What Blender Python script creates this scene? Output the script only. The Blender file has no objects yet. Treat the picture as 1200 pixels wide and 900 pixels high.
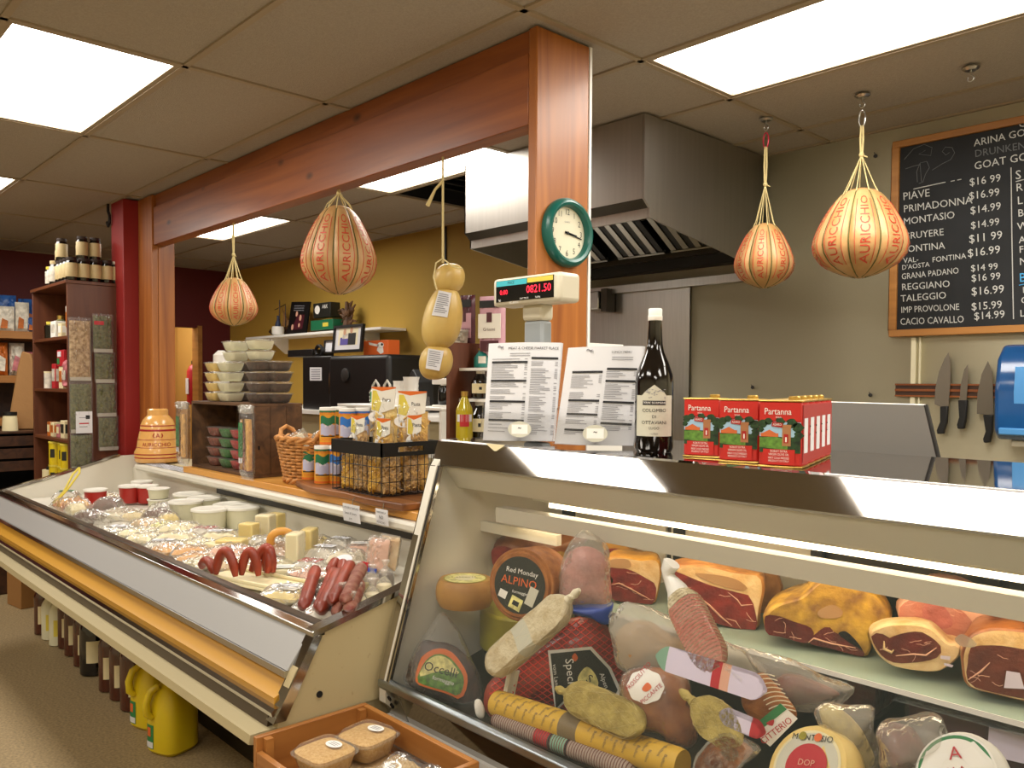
import bpy, bmesh, math, random
from mathutils import Vector, Matrix, Euler, noise

# ---------------------------------------------------------------- camera, world, exposure
SC = bpy.context.scene
COL = SC.collection
PI = math.pi
F, CY = 968.715, 28.775                      # focal length and principal-point offset, px of a 1200x900 frame
YAW, PIT, ROL = [math.radians(a) for a in (43.095, -1.784, .3536)]
CAMZ = 1.55
def _axes():
    d = Vector((-math.cos(YAW), math.sin(YAW), 0)); r = Vector((math.sin(YAW), math.cos(YAW), 0)); u = Vector((0, 0, 1))
    f = d*math.cos(PIT) + u*math.sin(PIT); u2 = u*math.cos(PIT) - d*math.sin(PIT)
    return r*math.cos(ROL) + u2*math.sin(ROL), u2*math.cos(ROL) - r*math.sin(ROL), f
CR, CU, CF = _axes()
cam = bpy.data.cameras.new('camera'); camo = bpy.data.objects.new('camera', cam); COL.objects.link(camo)
camo.matrix_world = Matrix(((CR.x, CU.x, -CF.x, 0), (CR.y, CU.y, -CF.y, 0), (CR.z, CU.z, -CF.z, CAMZ), (0, 0, 0, 1)))
cam.sensor_fit = 'HORIZONTAL'; cam.sensor_width = 36; cam.lens = 36*F/1200; cam.shift_y = CY/1200; cam.clip_start = .05
SC.camera = camo
def PX(u, v, X=None, Y=None, Z=None):        # the world point on a given plane that the photo shows at pixel (u, v)
    r = CR*((u-600)/F) - CU*((v-450-CY)/F) + CF
    t = X/r.x if X is not None else Y/r.y if Y is not None else (Z-CAMZ)/r.z
    return Vector((r.x*t, r.y*t, CAMZ + r.z*t))
w = bpy.data.worlds.new('world'); SC.world = w; w.use_nodes = True
w.node_tree.nodes['Background'].inputs[0].default_value = (.9, .75, .55, 1); w.node_tree.nodes['Background'].inputs[1].default_value = .02
SC.view_settings.view_transform = 'Standard'; SC.view_settings.look = 'None'
SC.view_settings.gamma = 1; SC.view_settings.use_curve_mapping = False
SC.view_settings.exposure = .68
PANEL_LIGHT = 9.0
CASE_LIGHT = 5.2

# ---------------------------------------------------------------- helpers
rnd = random.Random(11)
def lin(c):
    if isinstance(c, str): c = [int(c[i:i+2], 16) for i in (0, 2, 4)]
    return tuple(((x/255)/12.92 if x/255 <= .04045 else ((x/255+.055)/1.055)**2.4) for x in c)
MATS = {}
def mat(name, col, rough=.5, metal=0, var=0, vs=8, col2=None, bump=0, bs=60, stretch=(1, 1, 1), coat=0, alpha=1, emit=0, spec=.5, sss=0, det=4, lo=.35, hi=.65):
    m = bpy.data.materials.new(name); m.use_nodes = True; nt = m.node_tree; N = nt.nodes; L = nt.links
    b = N['Principled BSDF']; c = lin(col)
    b.inputs['Base Color'].default_value = (*c, 1); b.inputs['Roughness'].default_value = rough; b.inputs['Metallic'].default_value = metal
    b.inputs['Coat Weight'].default_value = coat; b.inputs['Coat Roughness'].default_value = .12; b.inputs['Alpha'].default_value = alpha
    b.inputs['Specular IOR Level'].default_value = spec
    if sss: b.inputs['Subsurface Weight'].default_value = sss; b.inputs['Subsurface Radius'].default_value = (.02, .01, .006); b.inputs['Subsurface Scale'].default_value = .3
    if emit: b.inputs['Emission Color'].default_value = (*c, 1); b.inputs['Emission Strength'].default_value = emit
    if var or col2 or bump:
        tc = N.new('ShaderNodeTexCoord'); mp = N.new('ShaderNodeMapping'); mp.inputs['Scale'].default_value = stretch
        L.new(tc.outputs['Object'], mp.inputs[0])
    if var or col2:
        no = N.new('ShaderNodeTexNoise'); no.inputs['Scale'].default_value = vs; no.inputs['Detail'].default_value = det
        L.new(mp.outputs[0], no.inputs['Vector'])
        rp = N.new('ShaderNodeValToRGB'); rp.color_ramp.elements[0].position = lo; rp.color_ramp.elements[1].position = hi
        c2 = lin(col2) if col2 else tuple(min(1, x*(1+var)) for x in c); c1 = c if col2 else tuple(x*(1-var) for x in c)
        rp.color_ramp.elements[0].color = (*c1, 1); rp.color_ramp.elements[1].color = (*c2, 1)
        L.new(no.outputs[0], rp.inputs[0]); L.new(rp.outputs[0], b.inputs['Base Color'])
    if bump:
        n2 = N.new('ShaderNodeTexNoise'); n2.inputs['Scale'].default_value = bs; n2.inputs['Detail'].default_value = 3
        L.new(mp.outputs[0], n2.inputs['Vector']); bp = N.new('ShaderNodeBump'); bp.inputs['Strength'].default_value = bump; bp.inputs['Distance'].default_value = .01
        L.new(n2.outputs[0], bp.inputs['Height']); L.new(bp.outputs[0], b.inputs['Normal'])
    MATS[name] = m; return m
def film(name, col='ffffff', op=.12, rough=.16, bump=.6, bs=40, refl=.2, gain=.45):
    """thin clear plastic: mostly see-through, a little haze, wrinkled gloss"""
    m = bpy.data.materials.new(name); m.use_nodes = True; nt = m.node_tree; N = nt.nodes; L = nt.links; N.clear()
    out = N.new('ShaderNodeOutputMaterial'); tr = N.new('ShaderNodeBsdfTransparent'); df = N.new('ShaderNodeBsdfDiffuse'); gl = N.new('ShaderNodeBsdfGlossy')
    df.inputs[0].default_value = (*lin(col), 1); gl.inputs['Roughness'].default_value = rough
    m1 = N.new('ShaderNodeMixShader'); m1.inputs[0].default_value = op; L.new(tr.outputs[0], m1.inputs[1]); L.new(df.outputs[0], m1.inputs[2])
    m2 = N.new('ShaderNodeMixShader'); L.new(m1.outputs[0], m2.inputs[1]); L.new(gl.outputs[0], m2.inputs[2])
    fr = N.new('ShaderNodeLayerWeight'); fr.inputs[0].default_value = refl; mu = N.new('ShaderNodeMath'); mu.operation = 'MULTIPLY'; mu.inputs[1].default_value = gain; L.new(fr.outputs['Fresnel'], mu.inputs[0]); L.new(mu.outputs[0], m2.inputs[0])
    if bump:
        tc = N.new('ShaderNodeTexCoord'); no = N.new('ShaderNodeTexNoise'); no.inputs['Scale'].default_value = bs; no.inputs['Detail'].default_value = 2
        L.new(tc.outputs['Object'], no.inputs['Vector']); bp = N.new('ShaderNodeBump'); bp.inputs['Strength'].default_value = bump; bp.inputs['Distance'].default_value = .02
        L.new(no.outputs[0], bp.inputs['Height'])
        for q in (gl, fr): L.new(bp.outputs[0], q.inputs['Normal'])
    L.new(m2.outputs[0], out.inputs[0]); MATS[name] = m; return m
def M(n): return MATS[n]

_tc = {}
def text_geo(s, align='CENTER'):
    """letters of height ~1 in the XY plane as (verts, faces)"""
    k = (s, align)
    if k not in _tc:
        cu = bpy.data.curves.new('t', 'FONT'); cu.body = s; cu.align_x = align; cu.size = 1.38; cu.resolution_u = 2; cu.fill_mode = 'FRONT'
        o = bpy.data.objects.new('t', cu); COL.objects.link(o)
        dg = bpy.context.evaluated_depsgraph_get(); me = o.evaluated_get(dg).to_mesh()
        _tc[k] = ([tuple(v.co) for v in me.vertices], [tuple(p.vertices) for p in me.polygons])
        bpy.data.objects.remove(o); bpy.data.curves.remove(cu)
    return _tc[k]

class MB:
    def __init__(s, m=None): s.v = []; s.f = []; s.mi = []; s.mats = []; s.cur = 0; s.T = None; m and s.use(m)
    def use(s, m):
        m = M(m) if isinstance(m, str) else m
        if m not in s.mats: s.mats.append(m)
        s.cur = s.mats.index(m); return s
    def at(s, loc=(0, 0, 0), rot=(0, 0, 0), sc=1):
        s.T = Matrix.Translation(loc) @ Euler(rot).to_matrix().to_4x4() @ (Matrix.Scale(sc, 4) if not hasattr(sc, '__len__') else Matrix.Diagonal((*sc, 1))); return s
    def add(s, V, Fs):
        n = len(s.v)
        for p in V: s.v.append(tuple(s.T @ Vector(p)) if s.T else tuple(p))
        for q in Fs: s.f.append(tuple(n+i for i in q)); s.mi.append(s.cur)
        return s
    def box(s, x0, x1, y0, y1, z0, z1):
        if x0 > x1: x0, x1 = x1, x0
        if y0 > y1: y0, y1 = y1, y0
        if z0 > z1: z0, z1 = z1, z0
        return s.add([(x, y, z) for z in (z0, z1) for y in (y0, y1) for x in (x0, x1)],
              [(0, 2, 3, 1), (4, 5, 7, 6), (0, 1, 5, 4), (2, 6, 7, 3), (0, 4, 6, 2), (1, 3, 7, 5)])
    def quad(s, *p): return s.add(p, [tuple(range(len(p)))])
    def prism(s, poly, ax, a, b):
        """poly: 2D points in the two axes other than ax, extruded along ax from a to b"""
        mk = {'x': lambda p, t: (t, p[0], p[1]), 'y': lambda p, t: (p[0], t, p[1]), 'z': lambda p, t: (p[0], p[1], t)}[ax]
        n = len(poly)
        return s.add([mk(p, a) for p in poly] + [mk(p, b) for p in poly], [tuple(range(n))[::-1], tuple(range(n, 2*n))] + [(i, (i+1) % n, n+(i+1) % n, n+i) for i in range(n)])
    def tube(s, pts, r, n=8, caps=True):
        pts = [Vector(p) for p in pts]; R = r if hasattr(r, '__len__') else [r]*len(pts); V = []; Fs = []; K = len(pts); nx = None
        for i, p in enumerate(pts):
            t = (pts[min(i+1, K-1)] - pts[max(i-1, 0)]).normalized()
            if nx is None: nx = (t.orthogonal()).normalized()
            else:
                nx = nx - t*nx.dot(t); nx = nx.normalized() if nx.length > 1e-6 else t.orthogonal().normalized()
            by = t.cross(nx)
            for j in range(n):
                a = 2*PI*j/n; V.append(p + (nx*math.cos(a) + by*math.sin(a))*R[i])
        for i in range(K-1):
            for j in range(n): Fs.append((i*n+j, i*n+(j+1) % n, (i+1)*n+(j+1) % n, (i+1)*n+j))
        if caps: Fs += [tuple(range(n))[::-1], tuple((K-1)*n+j for j in range(n))]
        return s.add(V, Fs)
    def cyl(s, p, q, r, n=16): return s.tube([p, q], r, n)
    def lathe(s, prof, c=(0, 0, 0), n=24, sq=0, fn=None):
        """prof [(r, z)] turned round Z at c; sq>0 squares the section off; fn(x,y,z)->point deforms"""
        V = []; Fs = []
        for r, z in prof:
            for j in range(n):
                a = 2*PI*j/n; x, y = math.cos(a), math.sin(a)
                if sq: k = (abs(x)**(2+sq*6) + abs(y)**(2+sq*6))**(-1/(2+sq*6)); x *= k; y *= k
                p = (c[0]+x*r, c[1]+y*r, c[2]+z); V.append(fn(*p) if fn else p)
        K = len(prof)
        for i in range(K-1):
            for j in range(n): Fs.append((i*n+j, i*n+(j+1) % n, (i+1)*n+(j+1) % n, (i+1)*n+j))
        Fs += [tuple(range(n))[::-1], tuple((K-1)*n+j for j in range(n))]
        return s.add(V, Fs)
    def ell(s, c, r, nu=20, nv=12, fn=None):
        prof = [(max(.02, math.sin(PI*i/nv)), -math.cos(PI*i/nv)) for i in range(nv+1)]; V = []; Fs = []
        for rr, z in prof:
            for j in range(nu):
                a = 2*PI*j/nu; p = Vector((math.cos(a)*rr, math.sin(a)*rr, z))
                if fn: p = fn(p)
                V.append((c[0]+p[0]*r[0], c[1]+p[1]*r[1], c[2]+p[2]*r[2]))
        for i in range(nv):
            for j in range(nu): Fs.append((i*nu+j, i*nu+(j+1) % nu, (i+1)*nu+(j+1) % nu, (i+1)*nu+j))
        Fs += [tuple(range(nu))[::-1], tuple(nv*nu+j for j in range(nu))]
        return s.add(V, Fs)
    def sheet(s, fn, nu, nv):
        V = [fn(i/nu, j/nv) for j in range(nv+1) for i in range(nu+1)]
        return s.add(V, [(j*(nu+1)+i, j*(nu+1)+i+1, (j+1)*(nu+1)+i+1, (j+1)*(nu+1)+i) for j in range(nv) for i in range(nu)])
    def text(s, t, size, fn, align='CENTER', sx=1):
        """fn(x, y) -> 3D point; x along the line, y up, both in metres"""
        V, Fs = text_geo(t, align)
        return s.add([fn(v[0]*size*sx, v[1]*size) for v in V], Fs)
    def pillow(s, w, h, t, nu=14, nv=18, crimp=.12, wr=.012, seed=0, lump=0):
        """a filled bag standing in XZ (centre at origin, h along Z), pinched at the ends"""
        for sg in (-1, 1):
            def fn(a, b, sg=sg):
                u = a*2-1; v = b*2-1
                e = max(0, 1-abs(u)**3)**.6 * max(0, 1-max(0, (abs(v)-(1-2*crimp))/(2*crimp))**1.2 if abs(v) > 1-2*crimp else 1)**.9
                q = noise.noise(Vector((u*3+seed, v*4, sg*5+seed)))
                y = sg*t/2*e*(1+lump*q) + wr*noise.noise(Vector((u*6+seed*3, v*9, sg*2.)))*min(1, e*2)
                return (u*w/2*(1-.06*e), y, v*h/2)
            s.sheet(fn, nu, nv) if sg > 0 else s.sheet(lambda a, b: fn(1-a, b), nu, nv)
        return s
    def build(s, name, parent=None, smooth=38, bevel=0, seg=2, off=None, sub=0):
        me = bpy.data.meshes.new(name)
        o0 = Vector(off) if off is not None else None
        me.from_pydata([tuple(Vector(p)-o0) for p in s.v] if o0 else s.v, [], s.f)
        for m in s.mats: me.materials.append(m)
        me.polygons.foreach_set('material_index', s.mi); me.update()
        bm = bmesh.new(); bm.from_mesh(me); bmesh.ops.remove_doubles(bm, verts=bm.verts, dist=1e-6) if len(bm.verts) < 60000 else None; bm.to_mesh(me); bm.free()
        if smooth: me.shade_smooth(); me.set_sharp_from_angle(angle=math.radians(smooth))
        o = bpy.data.objects.new(name, me); COL.objects.link(o)
        if parent: o.parent = parent
        if bevel:
            md = o.modifiers.new('bevel', 'BEVEL'); md.width = bevel; md.segments = seg; md.limit_method = 'ANGLE'; md.angle_limit = math.radians(40); md.use_clamp_overlap = True
        if sub: md = o.modifiers.new('sub', 'SUBSURF'); md.levels = md.render_levels = sub
        return o
def tag(o, label=None, cat=None, group=None, kind=None):
    if label: o['label'] = label
    if cat: o['category'] = cat
    if group: o['group'] = group
    if kind: o['kind'] = kind
    return o
def struct(o): o['kind'] = 'structure'; return o
def thing(name, label, cat, loc=(0, 0, 0), rz=0, group=None, rot=None):
    o = bpy.data.objects.new(name, None); COL.objects.link(o); o.empty_display_size = .05
    o.location = loc; o.rotation_euler = rot if rot else (0, 0, rz); return tag(o, label, cat, group)
def dup(root, loc, label=None, rz=None, rot=None, group=None, sc=None):
    r = root.copy(); COL.objects.link(r); r.location = loc
    if rz is not None: r.rotation_euler = (0, 0, rz)
    if rot is not None: r.rotation_euler = rot
    if sc is not None: r.scale = (sc,)*3 if not hasattr(sc, '__len__') else sc
    if label: r['label'] = label
    if group: r['group'] = group
    for ch in list(root.children):
        c = ch.copy(); COL.objects.link(c); c.parent = r
        for g in list(ch.children):
            d = g.copy(); COL.objects.link(d); d.parent = c
    return r
def nz(x, y, z, sc=1, amp=1): return noise.noise(Vector((x*sc, y*sc, z*sc)))*amp
# ---------------------------------------------------------------- materials
def woodmat(name, c1, c2, axis='z', rough=.45, knots=True, coat=.15, s=1):
    m = bpy.data.materials.new(name); m.use_nodes = True; N = m.node_tree.nodes; L = m.node_tree.links; b = N['Principled BSDF']
    b.inputs['Roughness'].default_value = rough; b.inputs['Coat Weight'].default_value = coat; b.inputs['Coat Roughness'].default_value = .2
    tc = N.new('ShaderNodeTexCoord'); mp = N.new('ShaderNodeMapping'); st = {'x': (.35, 6, 6), 'y': (6, .35, 6), 'z': (6, 6, .35)}[axis]
    mp.inputs['Scale'].default_value = tuple(q*s for q in st); L.new(tc.outputs['Object'], mp.inputs[0])
    no = N.new('ShaderNodeTexNoise'); no.inputs['Scale'].default_value = 2.2; no.inputs['Detail'].default_value = 7; no.inputs['Distortion'].default_value = 1.2; L.new(mp.outputs[0], no.inputs[0])
    rp = N.new('ShaderNodeValToRGB'); rp.color_ramp.elements[0].position = .3; rp.color_ramp.elements[1].position = .68
    rp.color_ramp.elements[0].color = (*lin(c2), 1); rp.color_ramp.elements[1].color = (*lin(c1), 1); L.new(no.outputs[0], rp.inputs[0])
    last = rp.outputs[0]
    if knots:
        mp2 = N.new('ShaderNodeMapping'); mp2.inputs['Scale'].default_value = {'x': (2, 4, 4), 'y': (4, 2, 4), 'z': (4, 4, 2)}[axis]; L.new(tc.outputs['Object'], mp2.inputs[0])
        vo = N.new('ShaderNodeTexVoronoi'); vo.inputs['Scale'].default_value = 1.4; L.new(mp2.outputs[0], vo.inputs['Vector'])
        r2 = N.new('ShaderNodeValToRGB'); r2.color_ramp.elements[0].position = .05; r2.color_ramp.elements[1].position = .13
        r2.color_ramp.elements[0].color = (.22, .22, .22, 1); r2.color_ramp.elements[1].color = (1, 1, 1, 1); L.new(vo.outputs['Distance'], r2.inputs[0])
        mx = N.new('ShaderNodeMix'); mx.data_type = 'RGBA'; mx.blend_type = 'MULTIPLY'; mx.inputs[0].default_value = 1
        L.new(last, mx.inputs[6]); L.new(r2.outputs[0], mx.inputs[7]); last = mx.outputs[2]
    L.new(last, b.inputs['Base Color']); MATS[name] = m; return m
woodmat('pine_x', '995522', '733711', 'x'); woodmat('pine_z', 'b06c2c', '864817', 'z')
woodmat('crate_x', 'b57a3c', '925a28', 'x', knots=False); woodmat('crate_y', 'b57a3c', '925a28', 'y', knots=False)
woodmat('board_x', 'dba04c', 'c98a38', 'x', knots=False, coat=.3); woodmat('winebox', '6b4a2c', '3d2716', 'x', knots=False, coat=0, rough=.7)
woodmat('shelf_brown', '6a3a20', '552a16', 'z', knots=False); woodmat('shelf_brown_x', '6e3e22', '552a16', 'x', knots=False)
woodmat('slab', '9a6232', '5d3218', 'x', knots=False, coat=.3); woodmat('farwood', 'b07a40', '8d5b2c', 'y', knots=False)
woodmat('darkwood', '4a2c1a', '2c180d', 'x', knots=False, coat=0); woodmat('oakframe', 'b9803f', '9a642b', 'x', knots=False)
mat('floor_vinyl', '9a8561', .55, var=.25, vs=90, det=5, bump=.05)
mat('tile', 'a2988a', .95, var=.07, vs=140, bump=.35, bs=220); mat('tbar', '9c8c74', .6)
mat('cream_paint', 'e4dcbc', .7, bump=.04, bs=150); mat('yellow_paint', 'd8b04c', .65, bump=.04, bs=150); mat('red_paint', '8c1512', .55); mat('darkred_paint', '5e0f12', .6)
mat('doorway_paint', 'b98f45', .7)
mat('steel', 'b5b3ae', .28, 1, stretch=(40, 40, 1.5), var=.05, vs=3); mat('steel_hood', 'b3b0aa', .42, 1, stretch=(30, 30, 1), var=.03, vs=2)
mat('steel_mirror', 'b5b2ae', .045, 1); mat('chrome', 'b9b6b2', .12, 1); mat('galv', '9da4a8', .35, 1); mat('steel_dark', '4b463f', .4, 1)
mat('black', '0c0b0b', .45); mat('black_gloss', '0a0a0b', .15); mat('blackhole', '050505', .9); mat('darkgrey', '2c2a28', .5)
mat('white', 'ece9e2', .5); mat('white_enamel', 'd7d2c4', .35); mat('case_white', 'a09f9e', .4); mat('case_cream', 'b0a27d', .45, bump=.03)
mat('stained_cream', 'b3a37c', .5, col2='7d6235', vs=34, lo=.66, hi=.8, det=6)
mat('yellow_bumper', 'b98620', .45); mat('brown_strip', '4a3d30', .35, .4)
mat('paper', 'd8d8dc', .6); mat('paper_cream', 'e0d2a8', .7); mat('ink', '1c1c20', .6); mat('ink_grey', '85858c', .6); mat('inkblue', '26324f', .6)
mat('board_black', '16181b', .75, var=.3, vs=5); mat('chalk', 'c4c4c0', .9); mat('chalk_blue', '4aa0d8', .9); mat('chalk_dim', '66686a', .9)
mat('green_clock', '0e5a50', .3); mat('dial', 'dcd6bd', .5)
mat('panel_on', 'fff9ef', .5, emit=PANEL_LIGHT); mat('tube_on', 'ffe9c2', .5, emit=CASE_LIGHT)
mat('rope', 'cdbb84', .8); mat('twine', 'a9975e', .85); mat('red_metal', 'b0243a', .35, .3)
mat('provolone', 'c59d6c', .45, col2='b3874f', vs=9, sss=.1); mat('provolone_red', 'c2412a', .5); mat('olive_line', '5c5a26', .6)
mat('scamorza', 'ceb168', .4, col2='bf9d52', vs=5, sss=.12)
mat('plastic_beige', 'd2cbb6', .4); mat('plastic_grey', '8f9496', .45); mat('lcd_red', 'ff2038', .4, emit=1.4); mat('cyan', '3cb6c4', .5); mat('label_yellow', 'd9c64a', .5)
mat('blue_plastic', '1d4f86', .15, coat=.4, var=.2, vs=3); mat('blue_light', '4f8fca', .3); mat('knife_steel', '8c8780', .3, 1); mat('handle_black', '121212', .5)
mat('tin_red', 'c22722', .35); mat('tin_red2', 'a81c1c', .35); mat('sky', '9fc4dd', .5); mat('leaf', '1d3a1a', .6, var=.6, vs=90); mat('field', '5a8430', .6, var=.4, vs=80); mat('stone', 'a9754a', .6); mat('roof', 'cf6a35', .6); mat('gold', 'c7a354', .3, .8)
mat('dark_glass', '0d0806', .06, coat=.5); mat('label_grey', 'c9c6b4', .5); mat('glass_frost', '8d8a84', .35, spec=.6)
mat('wheel_tan', 'b98a45', .5, col2='a2733a', vs=14); mat('wheel_olive', '9d9426', .5, col2='857a1c', vs=10); mat('wheel_brown', 'a5672c', .5, col2='854c1c', vs=30, bump=.3, bs=90); mat('wheel_cream', 'e6c97c', .4, sss=.1)
mat('label_dark', '23241f', .4); mat('orange', 'd8642a', .5); mat('label_lemon', 'dcd489', .5, var=.3, vs=60)
mat('meat_red', '8c2a22', .42, col2='5e1613', vs=26, coat=.08, det=8, bump=.3, bs=75); mat('meat_dark', '6a1f19', .42, col2='42100e', vs=24, coat=.08, det=8, bump=.3, bs=75); mat('meat_pink', 'b98070', .4, col2='b56a5a', vs=20, coat=.1, bump=.3, bs=75); mat('meat_brown', '6e2f20', .4, col2='522015', vs=26, coat=.2, bump=.3, bs=75)
mat('fat', 'e2c89a', .45, col2='cba26a', vs=22, det=6, sss=.1, bump=.3, bs=75); mat('fat_pink', 'd9a58c', .5); mat('rind_gold', 'cf9a38', .5, col2='a2702a', vs=14, bump=.4, bs=50); mat('rind_yellow', 'd0a43a', .5, col2='80592c', vs=22, det=8, bump=.4, bs=50); mat('rind_tan', 'c48c4c', .5, col2='8f5a2c', vs=18, det=7, bump=.3, bs=40)
mat('salami_white', 'd9cdae', .7, col2='c2b08a', vs=40, bump=.4, bs=120); mat('salami_ring', '7a5444', .6, col2='74463a', vs=50); mat('net_white', 'e2d8bd', .7); mat('net_red', 'e0402f', .5); mat('net_grey', 'a39083', .6)
mat('ham_red', 'a5402e', .35, col2='7a2a1e', vs=14, coat=.2, det=6, bump=.3, bs=75); mat('ham_skin', 'a5652f', .4, col2='70391c', vs=16, coat=.2, bump=.25, bs=40, det=6); mat('ham_pinkbag', 'b86a62', .45, col2='985048', vs=30, bump=.5, bs=60)
mat('yellow_wrap', 'd3a93a', .5); mat('brown_band', '7c6a4c', .5); mat('olive_salami', 'b9a55c', .6, col2='93803f', vs=30, bump=.5, bs=70); mat('lilac_label', 'd5cbe0', .45); mat('label_red', 'b5202a', .45); mat('label_blue', '1f3f9c', .45); mat('label_green', '2b7d45', .5); mat('sea_green', '7fa58e', .5)
mat('herbcrust', '6a5634', .8, col2='b9a884', vs=60, bump=.5, bs=100); mat('stuffed', 'b08b60', .5, col2='a0744c', vs=7, coat=.2)
mat('sausage_red', '98381e', .45, col2='742610', vs=12, coat=.1); mat('sausage_dusty', '702c1e', .6, col2='8f6350', vs=38); mat('sausage_dark', '5b1a14', .4, col2='3f100c', vs=20)
mat('cheese_yellow', 'e0c878', .4, sss=.15); mat('cheese_pale', 'e6dab0', .4, sss=.15); mat('cheese_orange', 'd99c45', .4); mat('tub_white', 'd9d5b8', .35); mat('tub_lid', 'e9e6dc', .3); mat('tub_red', 'a82820', .35); mat('tub_yellow', 'd9bc72', .4, var=.1, vs=30); mat('tub_dark', '4a3026', .45, col2='2c1b14', vs=70); mat('tub_green', '2e6b30', .4, var=.4, vs=60); mat('tub_cherry', 'a01c24', .3, var=.3, vs=60); mat('tub_pink', 'b5645c', .4, var=.4, vs=60); mat('tub_brownred', '7a3a2c', .4, var=.4, vs=60); mat('crumb', 'c9a468', .7, col2='b58b4c', vs=120); mat('grain', 'c4a97a', .8, col2='a28456', vs=160, bump=.5, bs=200); mat('granola', 'c9ad80', .8, col2='8d6a40', vs=140, bump=.6, bs=160)
mat('frozen_veg', 'd8b04a', .5, col2='d0642a', vs=14)
mat('pasta', 'd9ae45', .5, col2='b98522', vs=30, bump=.8, bs=70); mat('pasta_pale', 'dcc070', .5, col2='c9a24a', vs=40, bump=.6, bs=90); mat('pasta_shell', 'c9a060', .5, col2='8a6428', vs=34, bump=.9, bs=60)
mat('card_white', 'e6e2d6', .5); mat('wicker', 'b98045', .6, var=.25, vs=40); mat('can_yellow', 'd9982a', .4); mat('can_green', '1f6b48', .4); mat('can_blue', '2a6fc0', .4); mat('can_lilac', 'b5b5d0', .4); mat('can_orange', 'd96a22', .4); mat('lid_white', 'e9e6df', .4)
mat('ceramic', 'dca55c', .25, coat=.4); mat('ceramic_red', '9c1d1c', .4); mat('breadstick', 'c99a55', .6, var=.2, vs=40)
mat('herb_brown', '8a6a44', .8, col2='c0a27a', vs=45, bump=.9, bs=60); mat('herb_green', '4c4d2a', .85, col2='6a653a', vs=60, bump=.7, bs=90)
mat('jar_cream', 'c6b184', .5); mat('cork_dark', '2a1a14', .6); mat('oil_yellow', 'b5a21c', .1, coat=.6); mat('amber', '4a1c0a', .08, coat=.6); mat('jug_yellow', 'd6bc1a', .3, sss=.15); mat('cardboard', '9c6f3c', .8); mat('kraft', 'a27748', .8, bump=.3, bs=14)
mat('pink_pack', 'c99aa6', .45); mat('maroon', '4c1c26', .4); mat('teal', '1f7a70', .4); mat('bag_blue', '2f5ca0', .35, var=.3, vs=12); mat('bag_orange', 'c46a24', .4, var=.3, vs=15); mat('bag_white', 'cfc8ba', .4, var=.3, vs=20); mat('bag_pink', 'b56a70', .4, var=.3, vs=20); mat('skin', 'c99878', .6); mat('purple', '5a4fa0', .6)
film('clear', op=.06, bump=.5); film('clear_haze', 'e6e0d2', op=.22, bump=.8, bs=30); film('clear_milky', 'dcd6c8', op=.4, bump=.7, bs=26); film('acrylic', op=.03, bump=0, rough=.03, refl=.3, gain=.7); film('glass', 'cfe0d8', op=.015, bump=0, rough=.02, refl=.12, gain=.8); film('lid_clear', 'f0ece0', op=.07, bump=.15, bs=60, refl=.12)
film('shelf_glass', 'b9cfc2', op=.62, bump=0, rough=.08, refl=.4)
film('paint_haze', 'ffffff', op=.1, bump=0)
# ---------------------------------------------------------------- the room
CEIL = 2.75; YB = 3.97; XL = -8.8; XR = 2.4; YF = -2.6; SX, SY = 1.238, .602; GX, GY = -1.95, .663
b = MB('floor_vinyl').box(XL-2.2, XR, YF, YB, -.1, 0); struct(b.build('floor'))
LIGHTS = [(i, j) for i in (-4, -2, 0, 2) for j in (-3, 0, 3)] + [(1, 3)]          # grid cells that hold a light, the last an unseen one added to brighten the kitchen wall: X from GX+i*SX, Y from GY+j*SY
HOLE = (-2, 4)                                                          # the open cell beside the hood, with the duct showing
b = MB('tile')
for i in range(-7, 5):
    for j in range(-7, 7):
        x0, x1, y0, y1 = GX+i*SX, GX+(i+1)*SX, GY+j*SY, GY+(j+1)*SY
        x0, x1, y0, y1 = max(x0, XL), min(x1, XR), max(y0, YF), min(y1, YB)
        if x1 <= x0 or y1 <= y0 or (i, j) in LIGHTS or (i, j) == HOLE: continue
        b.box(x0+.008, x1-.008, y0+.008, y1-.008, CEIL+.004, CEIL+.02)
struct(b.build('ceiling'))
b = MB('tbar')
for i in range(-5, 5):
    x = GX+i*SX
    if XL < x < XR: b.box(x-.012, x+.012, YF, YB, CEIL-.004, CEIL+.008)
for j in range(-5, 7):
    y = GY+j*SY
    if YF < y < YB: b.box(XL, XR, y-.012, y+.012, CEIL-.004, CEIL+.008)
b.box(XL, XR, YB-.02, YB, CEIL-.004, CEIL+.008); b.box(XL, XL+.02, YF, YB, CEIL-.004, CEIL+.008)
struct(b.build('trim_1'))
# back wall: yellow behind the coffee counter, cream behind the kitchen
b = MB('yellow_paint').box(XL, -3.53, YB, YB+.12, 0, CEIL+.05).use('cream_paint').box(-3.53, XR, YB, YB+.12, 0, CEIL+.05); struct(b.build('wall_back'))
b = MB('darkred_paint')
b.box(XL-.12, XL, YF, 3.34, 0, CEIL+.05).box(XL-.12, XL, 3.62, YB, 0, CEIL+.05).box(XL-.12, XL, 3.34, 3.62, 2.12, CEIL+.05); struct(b.build('wall_left'))
b = MB('doorway_paint').box(XL-1.6, XL-1.5, 2.4, YB+.6, 0, CEIL).box(XL-1.5, XL-.12, YB, YB+.1, 0, CEIL).box(XL-1.5, XL-.12, 2.3, 2.4, 0, CEIL); struct(b.build('wall_far_left'))
b = MB('oakframe').box(XL-.13, XL+.03, 3.60, 3.645, 0, 2.14).box(XL-.13, XL+.03, 3.32, 3.345, 0, 2.14); struct(b.build('trim_2'))
b = MB('cream_paint').box(XL, XR, YF-.12, YF, 0, CEIL+.05); struct(b.build('wall_front'))
b = MB('cream_paint').box(XR, XR+.12, YF, YB+.1, 0, CEIL+.05); struct(b.build('wall_right'))
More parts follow.
